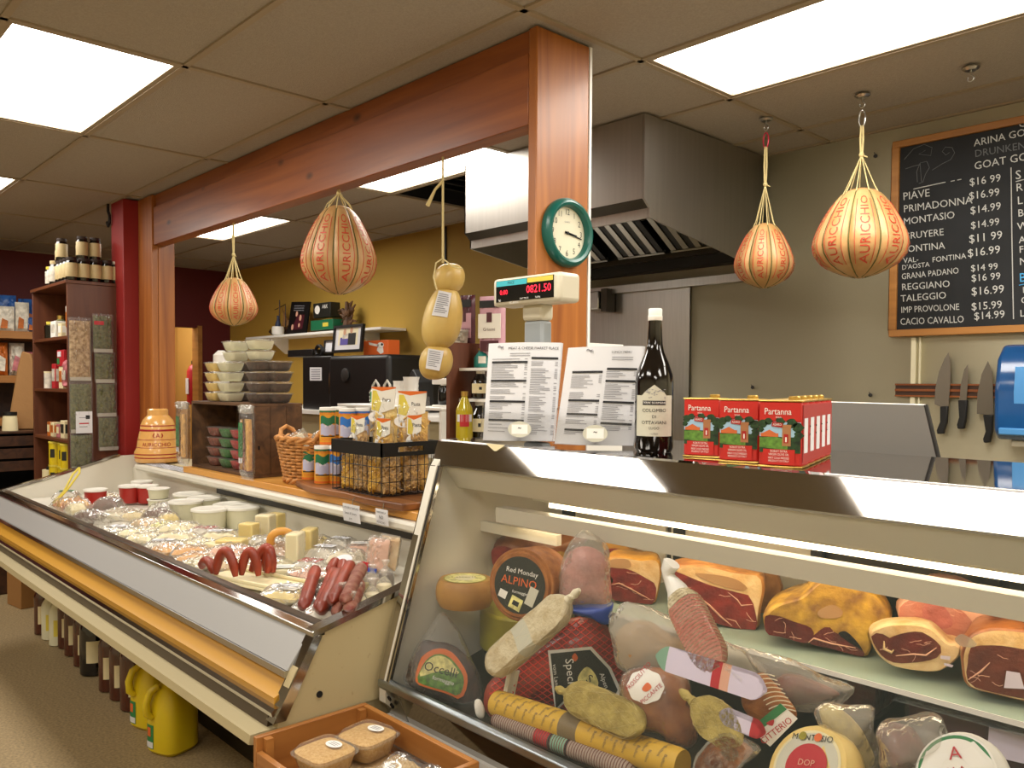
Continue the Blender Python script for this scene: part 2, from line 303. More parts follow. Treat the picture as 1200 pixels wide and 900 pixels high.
b = MB('darkgrey').box(-5.0, -4.985, YB-.01, YB+.005, 1.0, 2.74); struct(b.build('trim_3'))      # dark joint in the yellow wall
b = MB('cream_paint').box(-1.535, -1.515, YB-.012, YB+.005, .9, 1.77).box(-1.5, -1.494, YB-.01, YB+.005, .9, 1.77); struct(b.build('trim_4'))

def ceiling_light(i, j, label, c=None):
    x0, y0 = GX+i*SX, GY+j*SY; c = c or (x0+SX/2, y0+SY/2, CEIL)
    t = thing('ceiling_light', label, 'ceiling light', c, group='fluorescent ceiling lights'); hx, hy = SX/2-.012, SY/2-.012
    f = MB('tbar'); f.box(-hx, hx, -hy, -hy+.02, 0, .06).box(-hx, hx, hy-.02, hy, 0, .06).box(-hx, -hx+.02, -hy+.02, hy-.02, 0, .06).box(hx-.02, hx, -hy+.02, hy-.02, 0, .06).box(-hx, hx, -hy, hy, .06, .07)
    f.build('frame', t)
    MB('panel_on').quad((-hx+.02, -hy+.02, .012), (-hx+.02, hy-.02, .012), (hx-.02, hy-.02, .012), (hx-.02, -hy+.02, .012)).build('diffuser', t)
names = {(-2, 0): 'bright white ceiling panel over the aisle at upper left of the photo', (0, 3): 'long bright ceiling panel above the kitchen at upper right, before the chalkboard',
 (-2, 3): 'bright ceiling panel showing under the wooden beam, beside the steel hood', (-4, 3): 'bright ceiling panel above the hanging cheese farthest left', (-4, 0): 'bright ceiling panel cut by the left edge of the photo',
 (0, 0): 'ceiling panel above the near end of the deli case', (2, 0): 'ceiling panel right of the photographer', (1, 3): 'added unseen ceiling panel right of the one before the chalkboard', (2, 3): 'ceiling panel at the right end of the kitchen', (-4, -3): 'ceiling panel at the far end of the aisle behind the photographer',
 (-2, -3): 'second ceiling panel along the aisle behind the photographer', (0, -3): 'ceiling panel directly behind the photographer', (2, -3): 'ceiling panel in the near right corner behind the photographer'}
for i, j in LIGHTS: ceiling_light(i, j, names[(i, j)])
struct(MB('tile').box(XL-1.5, XL-.12, 2.4, YB, 2.72, 2.75).build('ceiling_far')); ceiling_light(0, 0, 'added unseen ceiling light in the room beyond the doorway in the red wall', (XL-.8, 3.2, 2.645))  # this light is out of view, added to brighten the room behind the doorway
# the open ceiling cell with a duct grille in it
x0, x1, y0, y1 = GX+HOLE[0]*SX, GX+(HOLE[0]+1)*SX, GY+HOLE[1]*SY, GY+(HOLE[1]+1)*SY
t = thing('ceiling_vent', 'dark open ceiling vent next to the steel hood', 'vent', ((x0+x1)/2, (y0+y1)/2, CEIL)); hx, hy = SX/2-.014, (min(y1, YB)-y0)/2-.014
MB('blackhole').box(-hx, hx, -hy, hy, .25, .26).box(-hx, hx, -hy, -hy+.004, .01, .25).box(-hx, hx, hy-.004, hy, .01, .25).box(-hx, -hx+.004, -hy, hy, .01, .25).box(hx-.004, hx, -hy, hy, .01, .25).build('box', t)
f = MB('darkgrey')
for k in range(9): f.at((-hx+.1+k*(2*hx-.2)/8, 0, .09), (0, .7, 0)).box(-.035, .035, -hy+.006, hy-.006, -.002, .002)
f.build('louvre', t)

# beam and posts
t = thing('ceiling_beam', 'orange pine beam running along the ceiling between the two posts', 'beam', (-3.88, 2.02, 2.43))
MB('pine_x').box(-5.497, -2.035, 1.97, 2.05, 2.425, 2.665).build('face_board', t, bevel=.003, off=t.location)
MB('pine_x').box(-5.497, -2.035, 1.985, 2.05, 2.668, 2.748).build('top_board', t, off=t.location)
t = thing('wooden_post', 'orange pine plank post with the green clock, behind the menus', 'post', (-2.0, 2.1, 0))
MB('pine_z').box(-2.032, -1.992, 1.968, 2.23, 0, CEIL-.005).build('plank', t, bevel=.004, off=t.location)
MB('white').box(-2.035, -1.99, 2.232, 2.244, 0, CEIL-.005).build('edge_strip', t, off=t.location)
t = thing('wooden_post', 'orange pine post at the far end of the beam, next to the red pillar', 'post', (-5.78, 1.95, 0))
MB('pine_z').box(-5.748, -5.5, 1.96, 1.998, 0, CEIL-.005).build('front_plank', t, bevel=.003, off=t.location); MB('pine_z').box(-5.538, -5.5, 2.0, 2.105, 0, CEIL-.005).build('side_plank', t, bevel=.003, off=t.location)
o = MB('red_paint').box(-5.99, -5.752, 1.866, 2.1, 0, CEIL-.005).build('red_pillar', bevel=.004); tag(o, 'red painted square pillar beside the brown jar shelf', 'pillar')
# ---------------------------------------------------------------- kitchen hood and steel wall
HX0, HX1, HYF = -3.54, -2.298, 2.944
t = thing('extractor_hood', 'big stainless steel kitchen hood hanging under the ceiling behind the post', 'hood', (-2.92, 3.45, 2.3)); L0 = t.location
MB('steel_hood').box(HX0, HX1-.012, HYF, HYF+.012, 2.372, CEIL-.006).build('front_panel', t, off=L0)
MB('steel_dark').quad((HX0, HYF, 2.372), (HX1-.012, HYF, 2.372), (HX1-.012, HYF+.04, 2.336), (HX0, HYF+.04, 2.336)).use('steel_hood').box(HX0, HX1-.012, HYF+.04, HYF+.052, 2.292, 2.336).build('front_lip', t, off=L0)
for x in (HX0, HX1-.01):
    MB('steel_hood').prism([(HYF, CEIL-.006), (HYF, 2.372), (HYF+.04, 2.336), (HYF+.04, 2.292), (YB-.01, 2.15), (YB-.01, CEIL-.006)], 'x', x, x+.01).build('side_panel', t, off=L0)
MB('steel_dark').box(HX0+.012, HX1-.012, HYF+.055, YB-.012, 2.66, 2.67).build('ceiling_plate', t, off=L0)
for fx in (-3.42, -3.0, -2.62):
    f = MB('steel').at((fx, 3.6, 2.44), (math.radians(-33), 0, 0))
    for k in range(8):
        f.use('steel' if k % 2 == 0 else 'black').box(-.165+k*.041, -.165+k*.041+.036, -.26, .26, -.008 if k % 2 == 0 else -.002, .008)
    f.use('steel').box(-.17, .165, -.275, -.262, -.01, .012).box(-.17, .165, .262, .275, -.01, .012)
    f.build('baffle_filter', t, off=L0)
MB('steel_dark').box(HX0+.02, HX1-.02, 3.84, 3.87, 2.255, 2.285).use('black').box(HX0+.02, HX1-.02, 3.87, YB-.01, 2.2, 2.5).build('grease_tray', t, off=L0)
o = MB('steel').box(-3.53, -2.755, YB-.014, YB-.002, .9, 2.1).build('steel_backsplash'); tag(o, 'brushed steel sheet on the wall under the hood', 'wall panel')
o = MB('steel').box(-3.6, -2.4, YB-.05, YB-.016, 2.1, 2.145).build('hood_wall_trim'); tag(o, 'steel angle strip on the wall just under the hood', 'trim')
t = thing('junction_box', 'grey metal box on the steel sheet behind the post', 'box', (-3.42, 3.9, 2.06)); 
MB('steel').box(-.09, .07, -.05, .05, -.055, .055).build('box', t, bevel=.006); MB('steel_dark').box(.075, .12, -.03, .05, -.07, .07).build('bracket', t)

# ---------------------------------------------------------------- glass deli case (right)
DX0, DX1 = -1.92, .55
t = thing('deli_case', 'glass fronted deli case with sloping steel top edge full of meat and cheese', 'display case', (-.7, 1.8, 0)); L0 = t.location
def dpart(b, n, par=None, **k): return b.build(n, par or t, off=L0, **k)
dpart(MB('steel_mirror').prism([(1.480, 1.312), (1.503, 1.378), (1.512, 1.382), (1.512, 1.36), (1.492, 1.305)], 'x', DX0-.005, DX1), 'top_edge', smooth=0)
dpart(MB('steel_mirror').box(DX0, DX1, 1.5125, 2.05, 1.366, 1.382), 'top')
dpart(MB('white_enamel').prism([(1.492, 1.309), (1.512, 1.36), (2.03, 1.36), (2.03, 1.335), (1.62, 1.25), (1.55, 1.24)], 'x', DX0+.03, DX1), 'canopy')
end = [(1.470, 1.305), (1.512, 1.365), (2.05, 1.365), (2.05, .06), (1.36, .06), (1.34, .62), (1.295, .66), (1.295, .72)]
dpart(MB('white_enamel').prism(end, 'x', DX0, DX0+.03), 'end_panel')
dpart(MB('white_enamel').prism(end, 'x', DX1, DX1+.03), 'end_panel')
gl = [(1.483, 1.309), (1.305, .722)]
dpart(MB('glass').prism([gl[0], (gl[0][0]+.006, gl[0][1]), (gl[1][0]+.006, gl[1][1]), gl[1]], 'x', DX0+.05, DX1), 'front_glass')
dpart(MB('chrome').prism([(1.474, 1.309), (1.483, 1.309), (1.305, .722), (1.296, .722)], 'x', DX0+.026, DX0+.034).use('steel_mirror').prism([(1.472, 1.309), (1.482, 1.309), (1.304, .722), (1.294, .722)], 'x', DX0-.004, DX0+.022).use('black').prism([(1.476, 1.309), (1.482, 1.309), (1.304, .722), (1.298, .722)], 'x', DX0+.022, DX0+.026).prism([(1.474, 1.309), (1.482, 1.309), (1.304, .722), (1.296, .722)], 'x', DX0+.034, DX0+.042).use('chrome').prism([(1.472, 1.309), (1.482, 1.309), (1.304, .722), (1.294, .722)], 'x', DX0+.042, DX0+.048), 'glass_trim')
dpart(MB('galv').box(DX0, DX1, 1.288, 1.318, .70, .722), 'glass_rail', bevel=.004)
ls = dpart(MB('steel_mirror').prism([(1.295, .70), (1.30, .70), (1.335, .615), (1.33, .615)], 'x', DX0+.09, DX1).use('steel').prism([(1.293, .70), (1.301, .70), (1.336, .615), (1.328, .615)], 'x', DX0, DX0+.09), 'lower_strip')
b = MB('blackhole')
for dz, dy in ((-.012, 0), (-.035, .009)): b.at((DX0+.05, 1.2955+dy, .692+dz), (PI/2+.39, 0, 0)).lathe([(.008, 0), (.008, .003)], n=12)
dpart(b, 'screw_hole', ls)
dpart(MB('white').box(DX0, DX1, 1.318, 1.345, .595, .615).use('case_cream').box(DX0+.03, DX1, 1.345, 1.36, .06, .595), 'kick_front')
dpart(MB('steel_dark').prism([(1.338, .66), (2.0, .82), (2.0, .79), (1.338, .63)], 'x', DX0+.03, DX1), 'deck')
dpart(MB('steel_dark').box(DX0+.03, DX1, 2.0, 2.03, .83, 1.34), 'back_panel')
b = MB('white_enamel')
for k, (a, c) in enumerate([(DX0+.1, -1.46), (-1.44, -.98), (-.62, -.2), (-.18, .3)]):
    dpart(MB('white_enamel' if k < 2 else 'black').box(a, c, 1.99, 1.999, .87, 1.3), 'sliding_door')
dpart(MB('shelf_glass').box(-1.44, DX1, 1.60, 1.97, .965, .973).use('white').box(-1.44, DX1, 1.598, 1.6, .964, .974), 'glass_shelf')
b = MB('black')
for x in (-1.42, -1.0, -.6, -.1): dpart(MB('black').box(x, x+.03, 1.972, 1.989, .86, 1.25), 'upright')
lh = dpart(MB('white_enamel').box(DX0+.16, DX1, 1.59, 1.63, 1.184, 1.192).box(DX0+.16, DX1, 1.585, 1.59, 1.15, 1.192).box(DX0+.25, DX1, 1.645, 1.69, 1.216, 1.224), 'light_holder')
dpart(MB('tube_on').box(DX0+.22, DX1, 1.602, 1.618, 1.166, 1.182).use('tube_on').box(DX0+.3, DX1, 1.66, 1.675, 1.2, 1.214), 'light_tube', lh)
dpart(MB('white_enamel').box(DX0+.03, DX0+.35, 1.64, 1.66, 1.10, 1.13).box(DX0+.03, DX0+.26, 1.7, 1.72, 1.14, 1.16), 'bracket')

# ---------------------------------------------------------------- open chilled case (left)
CX0, CX1 = -5.68, -1.945
t = thing('chilled_case', 'long open chilled case with white front and yellow bumper, full of packages', 'display case', (-3.8, 1.5, 0)); L0 = t.location
def cpart(b, n, par=None, **k): return b.build(n, par or t, off=L0, **k)
fp = cpart(MB('case_white').prism([(1.105, .874), (1.115, .872), (1.052, .786), (1.042, .788)], 'x', CX0+.03, CX1-.03), 'front_panel')
cpart(MB('chrome').prism([(1.10, .872), (1.098, .886), (1.128, .892), (1.140, .884), (1.140, .868)], 'x', CX0, CX1), 'front_rail', bevel=.003)
cpart(MB('brown_strip').prism([(1.139, .892), (1.165, .892), (1.165, .86), (1.139, .86)], 'x', CX0+.03, CX1-.03), 'rail_insert')
cpart(MB('chrome').prism([(1.035, .788), (1.052, .786), (1.048, .77), (1.035, .77)], 'x', CX0, CX1-.03), 'panel_trim', fp)
bp = cpart(MB('yellow_bumper').prism([(1.06, .77), (1.05, .77), (1.035, .74), (1.005, .725), (1.005, .708), (1.06, .708)], 'x', CX0+.03, CX1-.03), 'bumper')
cpart(MB('chrome').prism([(.992, .708), (1.01, .708), (1.01, .692), (.985, .688), (.982, .70)], 'x', CX0, CX1).use('brown_strip').prism([(.99, .69), (1.04, .69), (1.04, .655), (.985, .655)], 'x', CX0, CX1-.03), 'bumper_rail', bp)
cpart(MB('case_cream').prism([(.93, .655), (.925, .632), (1.3, .52), (1.95, .52), (1.95, .655)], 'x', CX0, CX1-.01), 'base')
ends = [(1.13, .884), (1.36, .938), (1.79, 1.06), (1.95, 1.06), (1.95, .655), (1.0, .655), (1.0, .69), (1.05, .79)]
for x, nm in ((CX0, 'far'), (CX1-.03, 'near')):
    ep = cpart(MB('white_enamel' if nm == 'far' else 'stained_cream').prism(ends, 'x', x, x+.03), 'end_panel')
    cpart(MB('chrome').prism([(1.10, .872), (1.105, .890), (1.36, .950), (1.80, 1.072), (1.80, 1.058), (1.36, .934), (1.125, .878)], 'x', x-.006, x+.036).prism([(1.10, .872), (1.127, .872), (1.02, .672), (.985, .672)], 'x', x-.006, x+.036), 'end_trim', ep)
b = MB('blackhole'); b.at((CX1+.001, 1.12, .715), (0, PI/2, 0)).lathe([(.009, 0), (.009, .003)], n=14); cpart(b, 'screw_hole', ep)
cpart(MB('white_enamel').prism([(1.14, .86), (1.17, .80), (1.88, .80), (1.88, .831), (1.19, .831), (1.16, .87)], 'x', CX0+.03, CX1-.03), 'well')
cpart(MB('white_enamel').box(CX0+.03, CX1-.03, 1.88, 1.91, .80, .985), 'well_back')
cpart(MB('darkgrey').box(-4.3, CX1-.03, 1.86, 1.88, .95, .985), 'air_grille')
b = MB('white_enamel').prism([(1.815, .99), (1.80, 1.0), (1.80, 1.02), (1.81, 1.032), (1.93, 1.032), (1.93, .99)], 'x', CX0+.3, CX1-.03); cpart(b, 'back_shelf', bevel=.004)
cpart(MB('case_cream').box(-5.49, -2.06, 1.951, 2.19, 0, 1.031), 'back_cabinet')
cpart(MB('steel_dark').box(CX0+.05, CX1-.05, 1.5, 1.93, 0, .519), 'pedestal')
o = MB('board_x').box(-4.68, -2.4, 1.83, 2.185, 1.033, 1.066).build('shelf_board', bevel=.004); tag(o, 'honey coloured wooden board along the back of the chilled case, under the baskets', 'board')
# ---------------------------------------------------------------- food builders
def keep_in(q, shelf=False):
    """keep a point inside the deli case: above deck or shelf, behind the glass, right of the end panel"""
    x, y, z = q; x = max(x, -1.884); y = min(y, 1.968)
    z = max(z, .9745 if shelf else .6615+max(0, y-1.338)*.2417); y = max(y, 1.305+(z-.722)*.3032+.010, 1.322)
    if not shelf and x > -1.45 and z > .95: y = min(y, 1.592)
    return Vector((x, y, z))
class FR:
    """an upright frame facing the photographer at a point: a = metres to the right, b = metres up, c = metres towards the viewer"""
    def __init__(s, P, tilt=0):
        s.P = Vector(P); d = Vector((s.P.x, s.P.y, 0)).normalized(); s.r = Vector((d.y, -d.x, 0)); s.n = -d*math.cos(tilt) + Vector((0, 0, 1))*math.sin(tilt); s.u = s.n.cross(s.r)*1
        if s.u.z < 0: s.u = -s.u
    def w(s, a, b, c=0): return s.P + s.r*a + s.u*b + s.n*c
    def pix(s, u, v):
        r = CR*((u-600)/F) - CU*((v-450-CY)/F) + CF; o = Vector((0, 0, CAMZ)); t = (s.P-o).dot(s.n)/r.dot(s.n); q = o + r*t - s.P
        return (q.dot(s.r), q.dot(s.u))
def resample(poly, n):
    P = [Vector(p) for p in poly]; K = len(P); out = []                # closed Catmull-Rom, n points by arc length
    dense = []
    for i in range(K):
        a, b, c, d = P[i-1], P[i], P[(i+1) % K], P[(i+2) % K]
        for k in range(8):
            t = k/8; dense.append(.5*((2*b) + (c-a)*t + (2*a-5*b+4*c-d)*t*t + (3*b-a-3*c+d)*t**3))
    L = [0]
    for i in range(len(dense)): L.append(L[-1] + (dense[(i+1) % len(dense)]-dense[i]).length)
    j = 0
    for k in range(n):
        s = L[-1]*k/n
        while L[j+1] < s: j += 1
        f = (s-L[j])/max(1e-9, L[j+1]-L[j]); out.append(dense[j].lerp(dense[(j+1) % len(dense)], f))
    return out
def crop(x0, y0, k): return lambda pts: [(x0+x/k, y0+y/k) for x, y in pts]
def centroid(poly): return sum(p[0] for p in poly)/len(poly), sum(p[1] for p in poly)/len(poly)
def blob(fr, outline, front, back, m, n=40, rough=.0, seed=0, rings=7, mb=None, flat=0, shelf=False):
    """rounded lump whose outline (pixels) stands in frame fr, bulging front/back metres"""
    ol = resample([fr.pix(*p) for p in outline], n); cx = sum(p.x for p in ol)/n; cy = sum(p.y for p in ol)/n
    b = mb or MB(m); V = []; Fs = []; rows = []
    for k in range(-rings, rings+1):
        a = k/rings*PI/2*.985; s = max(.02, math.cos(a)**(1-flat*.7)); c = math.sin(a)*(front if k > 0 else back)
        for p in ol:
            q = fr.w(cx+(p.x-cx)*s, cy+(p.y-cy)*s, c)
            if rough: nn = noise.noise_vector(q*18 + Vector((seed, 0, 0)))*rough + noise.noise_vector(q*45)*rough*.4; q = q + nn
            V.append(keep_in(q, shelf))
    K = 2*rings+1
    for i in range(K-1):
        for j in range(n): Fs.append((i*n+j, i*n+(j+1) % n, (i+1)*n+(j+1) % n, (i+1)*n+j))
    Fs += [tuple(range(n))[::-1], tuple((K-1)*n+j for j in range(n))]
    b.add(V, Fs); return b
def heightfn(fr, outline, front):
    """height of a blob's front over a point (a, b) of its frame, and how far out (0..1) that point lies"""
    ol = resample([fr.pix(*p) for p in outline], 90); cx = sum(p.x for p in ol)/90; cy = sum(p.y for p in ol)/90
    ang = sorted((math.atan2(p.y-cy, p.x-cx), math.hypot(p.x-cx, p.y-cy)) for p in ol)
    def f(x, y):
        a = math.atan2(y-cy, x-cx); R = min(ang, key=lambda q: abs(q[0]-a))[1]; s = math.hypot(x-cx, y-cy)/R
        return front*math.sqrt(max(0, 1-min(1, s)**2)), s
    return f, cx, cy
def inside(pt, poly):
    x, y = pt; r = False
    for i in range(len(poly)):
        (x0, y0), (x1, y1) = poly[i-1], poly[i]
        if (y0 > y) != (y1 > y) and x < (x1-x0)*(y-y0)/(y1-y0)+x0: r = not r
    return r
def patch(b, fr, poly, c, m, n=24, smooth=True, dome=None):
    """flat or domed patch (pixels) at c metres in front of the frame"""
    ol = resample([fr.pix(*p) for p in poly], n) if smooth else [Vector(fr.pix(*p)) for p in poly]
    n = len(ol); cx = sum(p.x for p in ol)/n; cy = sum(p.y for p in ol)/n; b.use(m)
    f = dome or (lambda x, y: c)
    V = []; Fs = []; K = 5
    for k in range(K):
        s = 1 - k/K
        for p in ol: x, y = cx+(p.x-cx)*s, cy+(p.y-cy)*s; V.append(fr.w(x, y, f(x, y)))
    V.append(fr.w(cx, cy, f(cx, cy)))
    for k in range(K-1):
        for j in range(n): Fs.append((k*n+j, k*n+(j+1) % n, (k+1)*n+(j+1) % n, (k+1)*n+j))
    for j in range(n): Fs.append(((K-1)*n+j, (K-1)*n+(j+1) % n, K*n))
    b.add(V, Fs); return b
def frtext(b, fr, t, u, v, size, c, m, rot=0, align='CENTER', sx=1, dome=None):
    a0, b0 = fr.pix(u, v); cs, sn = math.cos(rot), math.sin(rot); b.use(m)
    def fn(x, y): X, Y = a0+x*cs-y*sn, b0+x*sn+y*cs; return fr.w(X, Y, (dome(X, Y) if dome else 0)+c)
    b.text(t, size, fn, align, sx); return b
def cutmeat(name, label, cat, outline, Y0, depth, rind, zones=(), veins=(), fat='fat', tilt=0, rough=.006, seed=0, extra=None):
    """joint of meat: rind body behind a cut face with coloured zones"""
    cu, cv = centroid(outline); P = PX(cu, cv, Y=Y0); fr = FR(P, tilt); base = Vector((P.x, P.y, min(PX(u, v, Y=Y0).z for u, v in outline)))
    t = thing(name, label, cat, base)
    n = 44; ol = resample([fr.pix(*p) for p in outline], n); cx = sum(p.x for p in ol)/n; cy = sum(p.y for p in ol)/n; zmin = min(p.y for p in ol)
    b = MB(rind); V = []; Fs = []; prof = [(.90, .004), (.975, 0), (1, -.008), (1.02, -.3*depth), (.97, -.6*depth), (.82, -.85*depth), (.5, -.98*depth), (.05, -depth)]
    for s, c in prof:
        for p in ol:
            q = fr.w(cx+(p.x-cx)*s, max(zmin, cy+(p.y-cy)*s) if c < 0 else cy+(p.y-cy)*s, c)
            if c < -.02: q = q + noise.noise_vector(q*14 + Vector((seed, 0, 0)))*rough + noise.noise_vector(q*45)*rough*.5
            V.append(keep_in(q, True))
    for i in range(len(prof)-1):
        for j in range(n): Fs.append((i*n+j, (i+1)*n+j, (i+1)*n+(j+1) % n, i*n+(j+1) % n))
    Fs.append(tuple((len(prof)-1)*n+j for j in range(n))); b.add(V, Fs); b.build('rind', t, off=base, smooth=60)
    b = MB(fat); b.add([fr.w(cx+(p.x-cx)*.93, cy+(p.y-cy)*.93, .004) for p in ol], [tuple(range(n))])
    for k, (poly, m) in enumerate(zones): patch(b, fr, poly, .0055+.0012*k, m)
    for vn, wd, m in veins:
        q = [fr.pix(*p) for p in vn]; b.use(m); b.tube([fr.w(x, y, .0065+.0012*len(zones)) for x, y in q], [wd*(.4 if i in (0, len(q)-1) else 1) for i in range(len(q))], 6)
    rv = random.Random(seed*7+1)
    for k, (poly, m) in enumerate(zones):
        if not m.startswith('meat'): continue
        us, vs_ = [q[0] for q in poly], [q[1] for q in poly]; b.use('fat_pink')
        for _ in range(10):
            u, v = rv.uniform(min(us), max(us)), rv.uniform(min(vs_), max(vs_)); a = rv.uniform(-.3, .9); pts = []
            for q in range(7):
                if not inside((u, v), poly): break
                pts.append((u, v)); a += rv.uniform(-.5, .5); u += math.cos(a)*2.4; v += math.sin(a)*2.4
            if len(pts) > 2: b.tube([fr.w(*fr.pix(*q), .0058+.0012*k) for q in pts], [rv.uniform(.0004, .0009)]*len(pts), 4)
    if extra: extra(b, fr)
    b.build('cut_face', t, off=base)
    return t, fr
def salami(name, label, cat, p0, p1, R, m, taper=(.45, .45), nseg=26, bands=(), rings=0, ringm='net_white', knot=None, knotm='net_white', flat=False, wob=.0, net=False, group=None):
    """sausage from p0 to p1; bands [(t0, t1, material)]; optional netting and a tied end"""
    p0, p1 = Vector(p0), Vector(p1); mid = (p0+p1)/2; base = Vector((mid.x, mid.y, min(p0.z, p1.z)-R)); t = thing(name, label, cat, base, group=group)
    ax = (p1-p0); L = ax.length; ax.normalize(); nx = ax.orthogonal().normalized(); by = ax.cross(nx); b = MB(m); n = 20
    def rad(q):
        e = R/L*1.1
        if flat: return R*(1 if .01 < q < .99 else .93)
        lo = min(1, q/(e*1.3)); hi = min(1, (1-q)/(e*1.3))
        return R*(max(.1, 1-(1-lo)**2.4*(1-taper[0]*.2)))*max(.1, 1-(1-hi)**2.4*(1-taper[1]*.2))
    prev = None
    for i in range(nseg+1):
        q = i/nseg; r = rad(q); row = []
        for j in range(n):
            a = 2*PI*j/n; c = p0 + ax*(L*q) + (nx*math.cos(a)+by*math.sin(a))*r
            if wob: c = c + noise.noise_vector(c*22)*wob
            if c.x > -1.9 and mid.x > -1.75 and mid.y < 1.65: c = keep_in(c)
            row.append(c)
        if prev:
            mm = m
            for t0, t1, bm_ in bands:
                if t0 <= q-.5/nseg < t1: mm = bm_
            b.use(mm); b.add(prev+row, [(j, (j+1) % n, n+(j+1) % n, n+j) for j in range(n)])
        else: b.use(m); b.add(row, [tuple(range(n))[::-1]])
        prev = row
    b.use(m); b.add(prev, [tuple(range(n))]); b.build('body', t, off=base)
    if rings or net:
        k = MB(ringm)
        for i in range(1, rings):
            q = i/rings; r = rad(q)+.0005
            k.tube([p0+ax*(L*q)+(nx*math.cos(2*PI*j/14)+by*math.sin(2*PI*j/14))*r for j in range(15)], .0011, 4, False)
        if net:
            for s in range(8):
                for sg in (1, -1):
                    k.tube([p0+ax*(L*q)+(nx*math.cos(2*PI*s/8+sg*q*2.6)+by*math.sin(2*PI*s/8+sg*q*2.6))*(rad(q)+.0006) for q in [x/18 for x in range(19)]], .0005, 4, False)
        k.build('netting', t, off=base)
    if knot is not None:
        e, d = (p0, -ax) if knot == 0 else (p1, ax); k = MB(knotm)
        k.tube([e-d*.004, e+d*R*.25, e+d*R*.6, e+d*R*.95], [R*.3, R*.2, R*.26, R*.12], 10); k.at(tuple(e+d*R*.3)).lathe([(R*.14, -R*.12), (R*.3, -R*.08), (R*.32, R*.05), (R*.14, R*.12)], n=10); k.T = None
        k.build('tied_end', t, off=base)
    return t

def clamp_deli(t):
    """last check of a finished thing: no vertex of it outside the deli case"""
    R = t.rotation_quaternion.to_matrix() if t.rotation_mode == 'QUATERNION' else t.rotation_euler.to_matrix(); shelf = t.location.z > .95 and t.location.y > 1.6
    for o in ([t] if t.type == 'MESH' else [c for c in t.children if c.type == 'MESH']):
        L0 = Vector((0, 0, 0)) if t.type == 'MESH' and t.location.length == 0 else t.location
        for v in o.data.vertices: v.co = R.transposed() @ (keep_in(L0 + R @ v.co, shelf) - L0)
        o.data.update()
DELI0 = set(SC.objects)
# ---------------------------------------------------------------- meats on the glass shelf
k7 = crop(680, 600, 4.615); k8 = crop(900, 640, 4); k6 = crop(460, 600, 5); kA = crop(640, 700, 4.5); kB = crop(430, 700, 4.5); kC = crop(860, 760, 3.53)
cutmeat('cured_ham', 'small cut cured ham with red face at the left end of the glass shelf', 'ham', k7([(150, 255), (230, 240), (330, 255), (420, 255), (440, 330), (425, 430), (400, 500), (330, 497), (170, 475), (148, 400)]), 1.71, .16, 'rind_gold',
    [(k7([(156, 300), (250, 305), (310, 330), (380, 370), (410, 400), (395, 492), (330, 490), (176, 470), (156, 400)]), 'meat_red'), (k7([(160, 260), (230, 250), (270, 265), (265, 300), (165, 295)]), 'stuffed')], [(k7([(165, 390), (210, 380), (280, 415), (380, 470)]), .0018, 'fat_pink')], seed=1)
cutmeat('cured_ham', 'large cut cured ham with broad red face, centre left of the glass shelf', 'ham', k7([(495, 300), (600, 285), (720, 292), (830, 318), (930, 330), (985, 345), (1000, 420), (980, 520), (962, 640), (900, 650), (760, 610), (600, 560), (520, 470), (480, 335)]), 1.695, .16, 'rind_tan',
    [(k7([(500, 312), (560, 335), (700, 392), (850, 432), (915, 452), (945, 530), (955, 632), (895, 645), (760, 605), (605, 555), (545, 470), (492, 338)]), 'meat_red'), (k7([(620, 330), (720, 335), (840, 360), (905, 410), (850, 420), (700, 375)]), 'stuffed')],
    [(k7([(560, 470), (640, 455), (700, 500), (760, 560), (820, 610)]), .0022, 'fat_pink'), (k7([(530, 400), (600, 405)]), .0015, 'fat_pink'), (k7([(800, 430), (850, 470), (870, 500), (930, 495)]), .0016, 'fat_pink'), (k7([(790, 570), (840, 585), (870, 630)]), .0015, 'fat_pink')], seed=2)
cutmeat('ham_end', 'tan hock end of ham behind the large cut ham on the glass shelf', 'ham', k7([(800, 315), (930, 318), (1030, 300), (1075, 350), (1092, 430), (1045, 500), (990, 560), (960, 560), (900, 450)]), 1.875, .07, 'rind_tan', [(k7([(830, 330), (1020, 320), (1070, 370), (1070, 430), (1020, 480), (980, 440)]), 'rind_tan')], fat='rind_tan', seed=3)
cutmeat('ham_end', 'small orange topped ham piece behind the left end of the glass shelf', 'ham', k7([(118, 175), (150, 138), (205, 140), (265, 195), (330, 225), (370, 235), (320, 260), (200, 262), (140, 262), (128, 215)]), 1.88, .06, 'rind_gold', [(k7([(135, 205), (200, 195), (300, 225), (330, 240), (200, 245), (145, 240)]), 'meat_red')], fat='rind_gold', seed=4)
fr = FR(PX(780, 657, Y=1.87)); o = blob(fr, k7([(360, 240), (440, 233), (500, 218), (540, 250), (556, 290), (480, 295), (420, 275)]), .03, .03, 'rind_yellow', rough=.008, seed=4, shelf=True).build('wrapped_cheese'); tag(o, 'yellow crumpled wrapped piece behind the cut hams on the shelf', 'cheese')
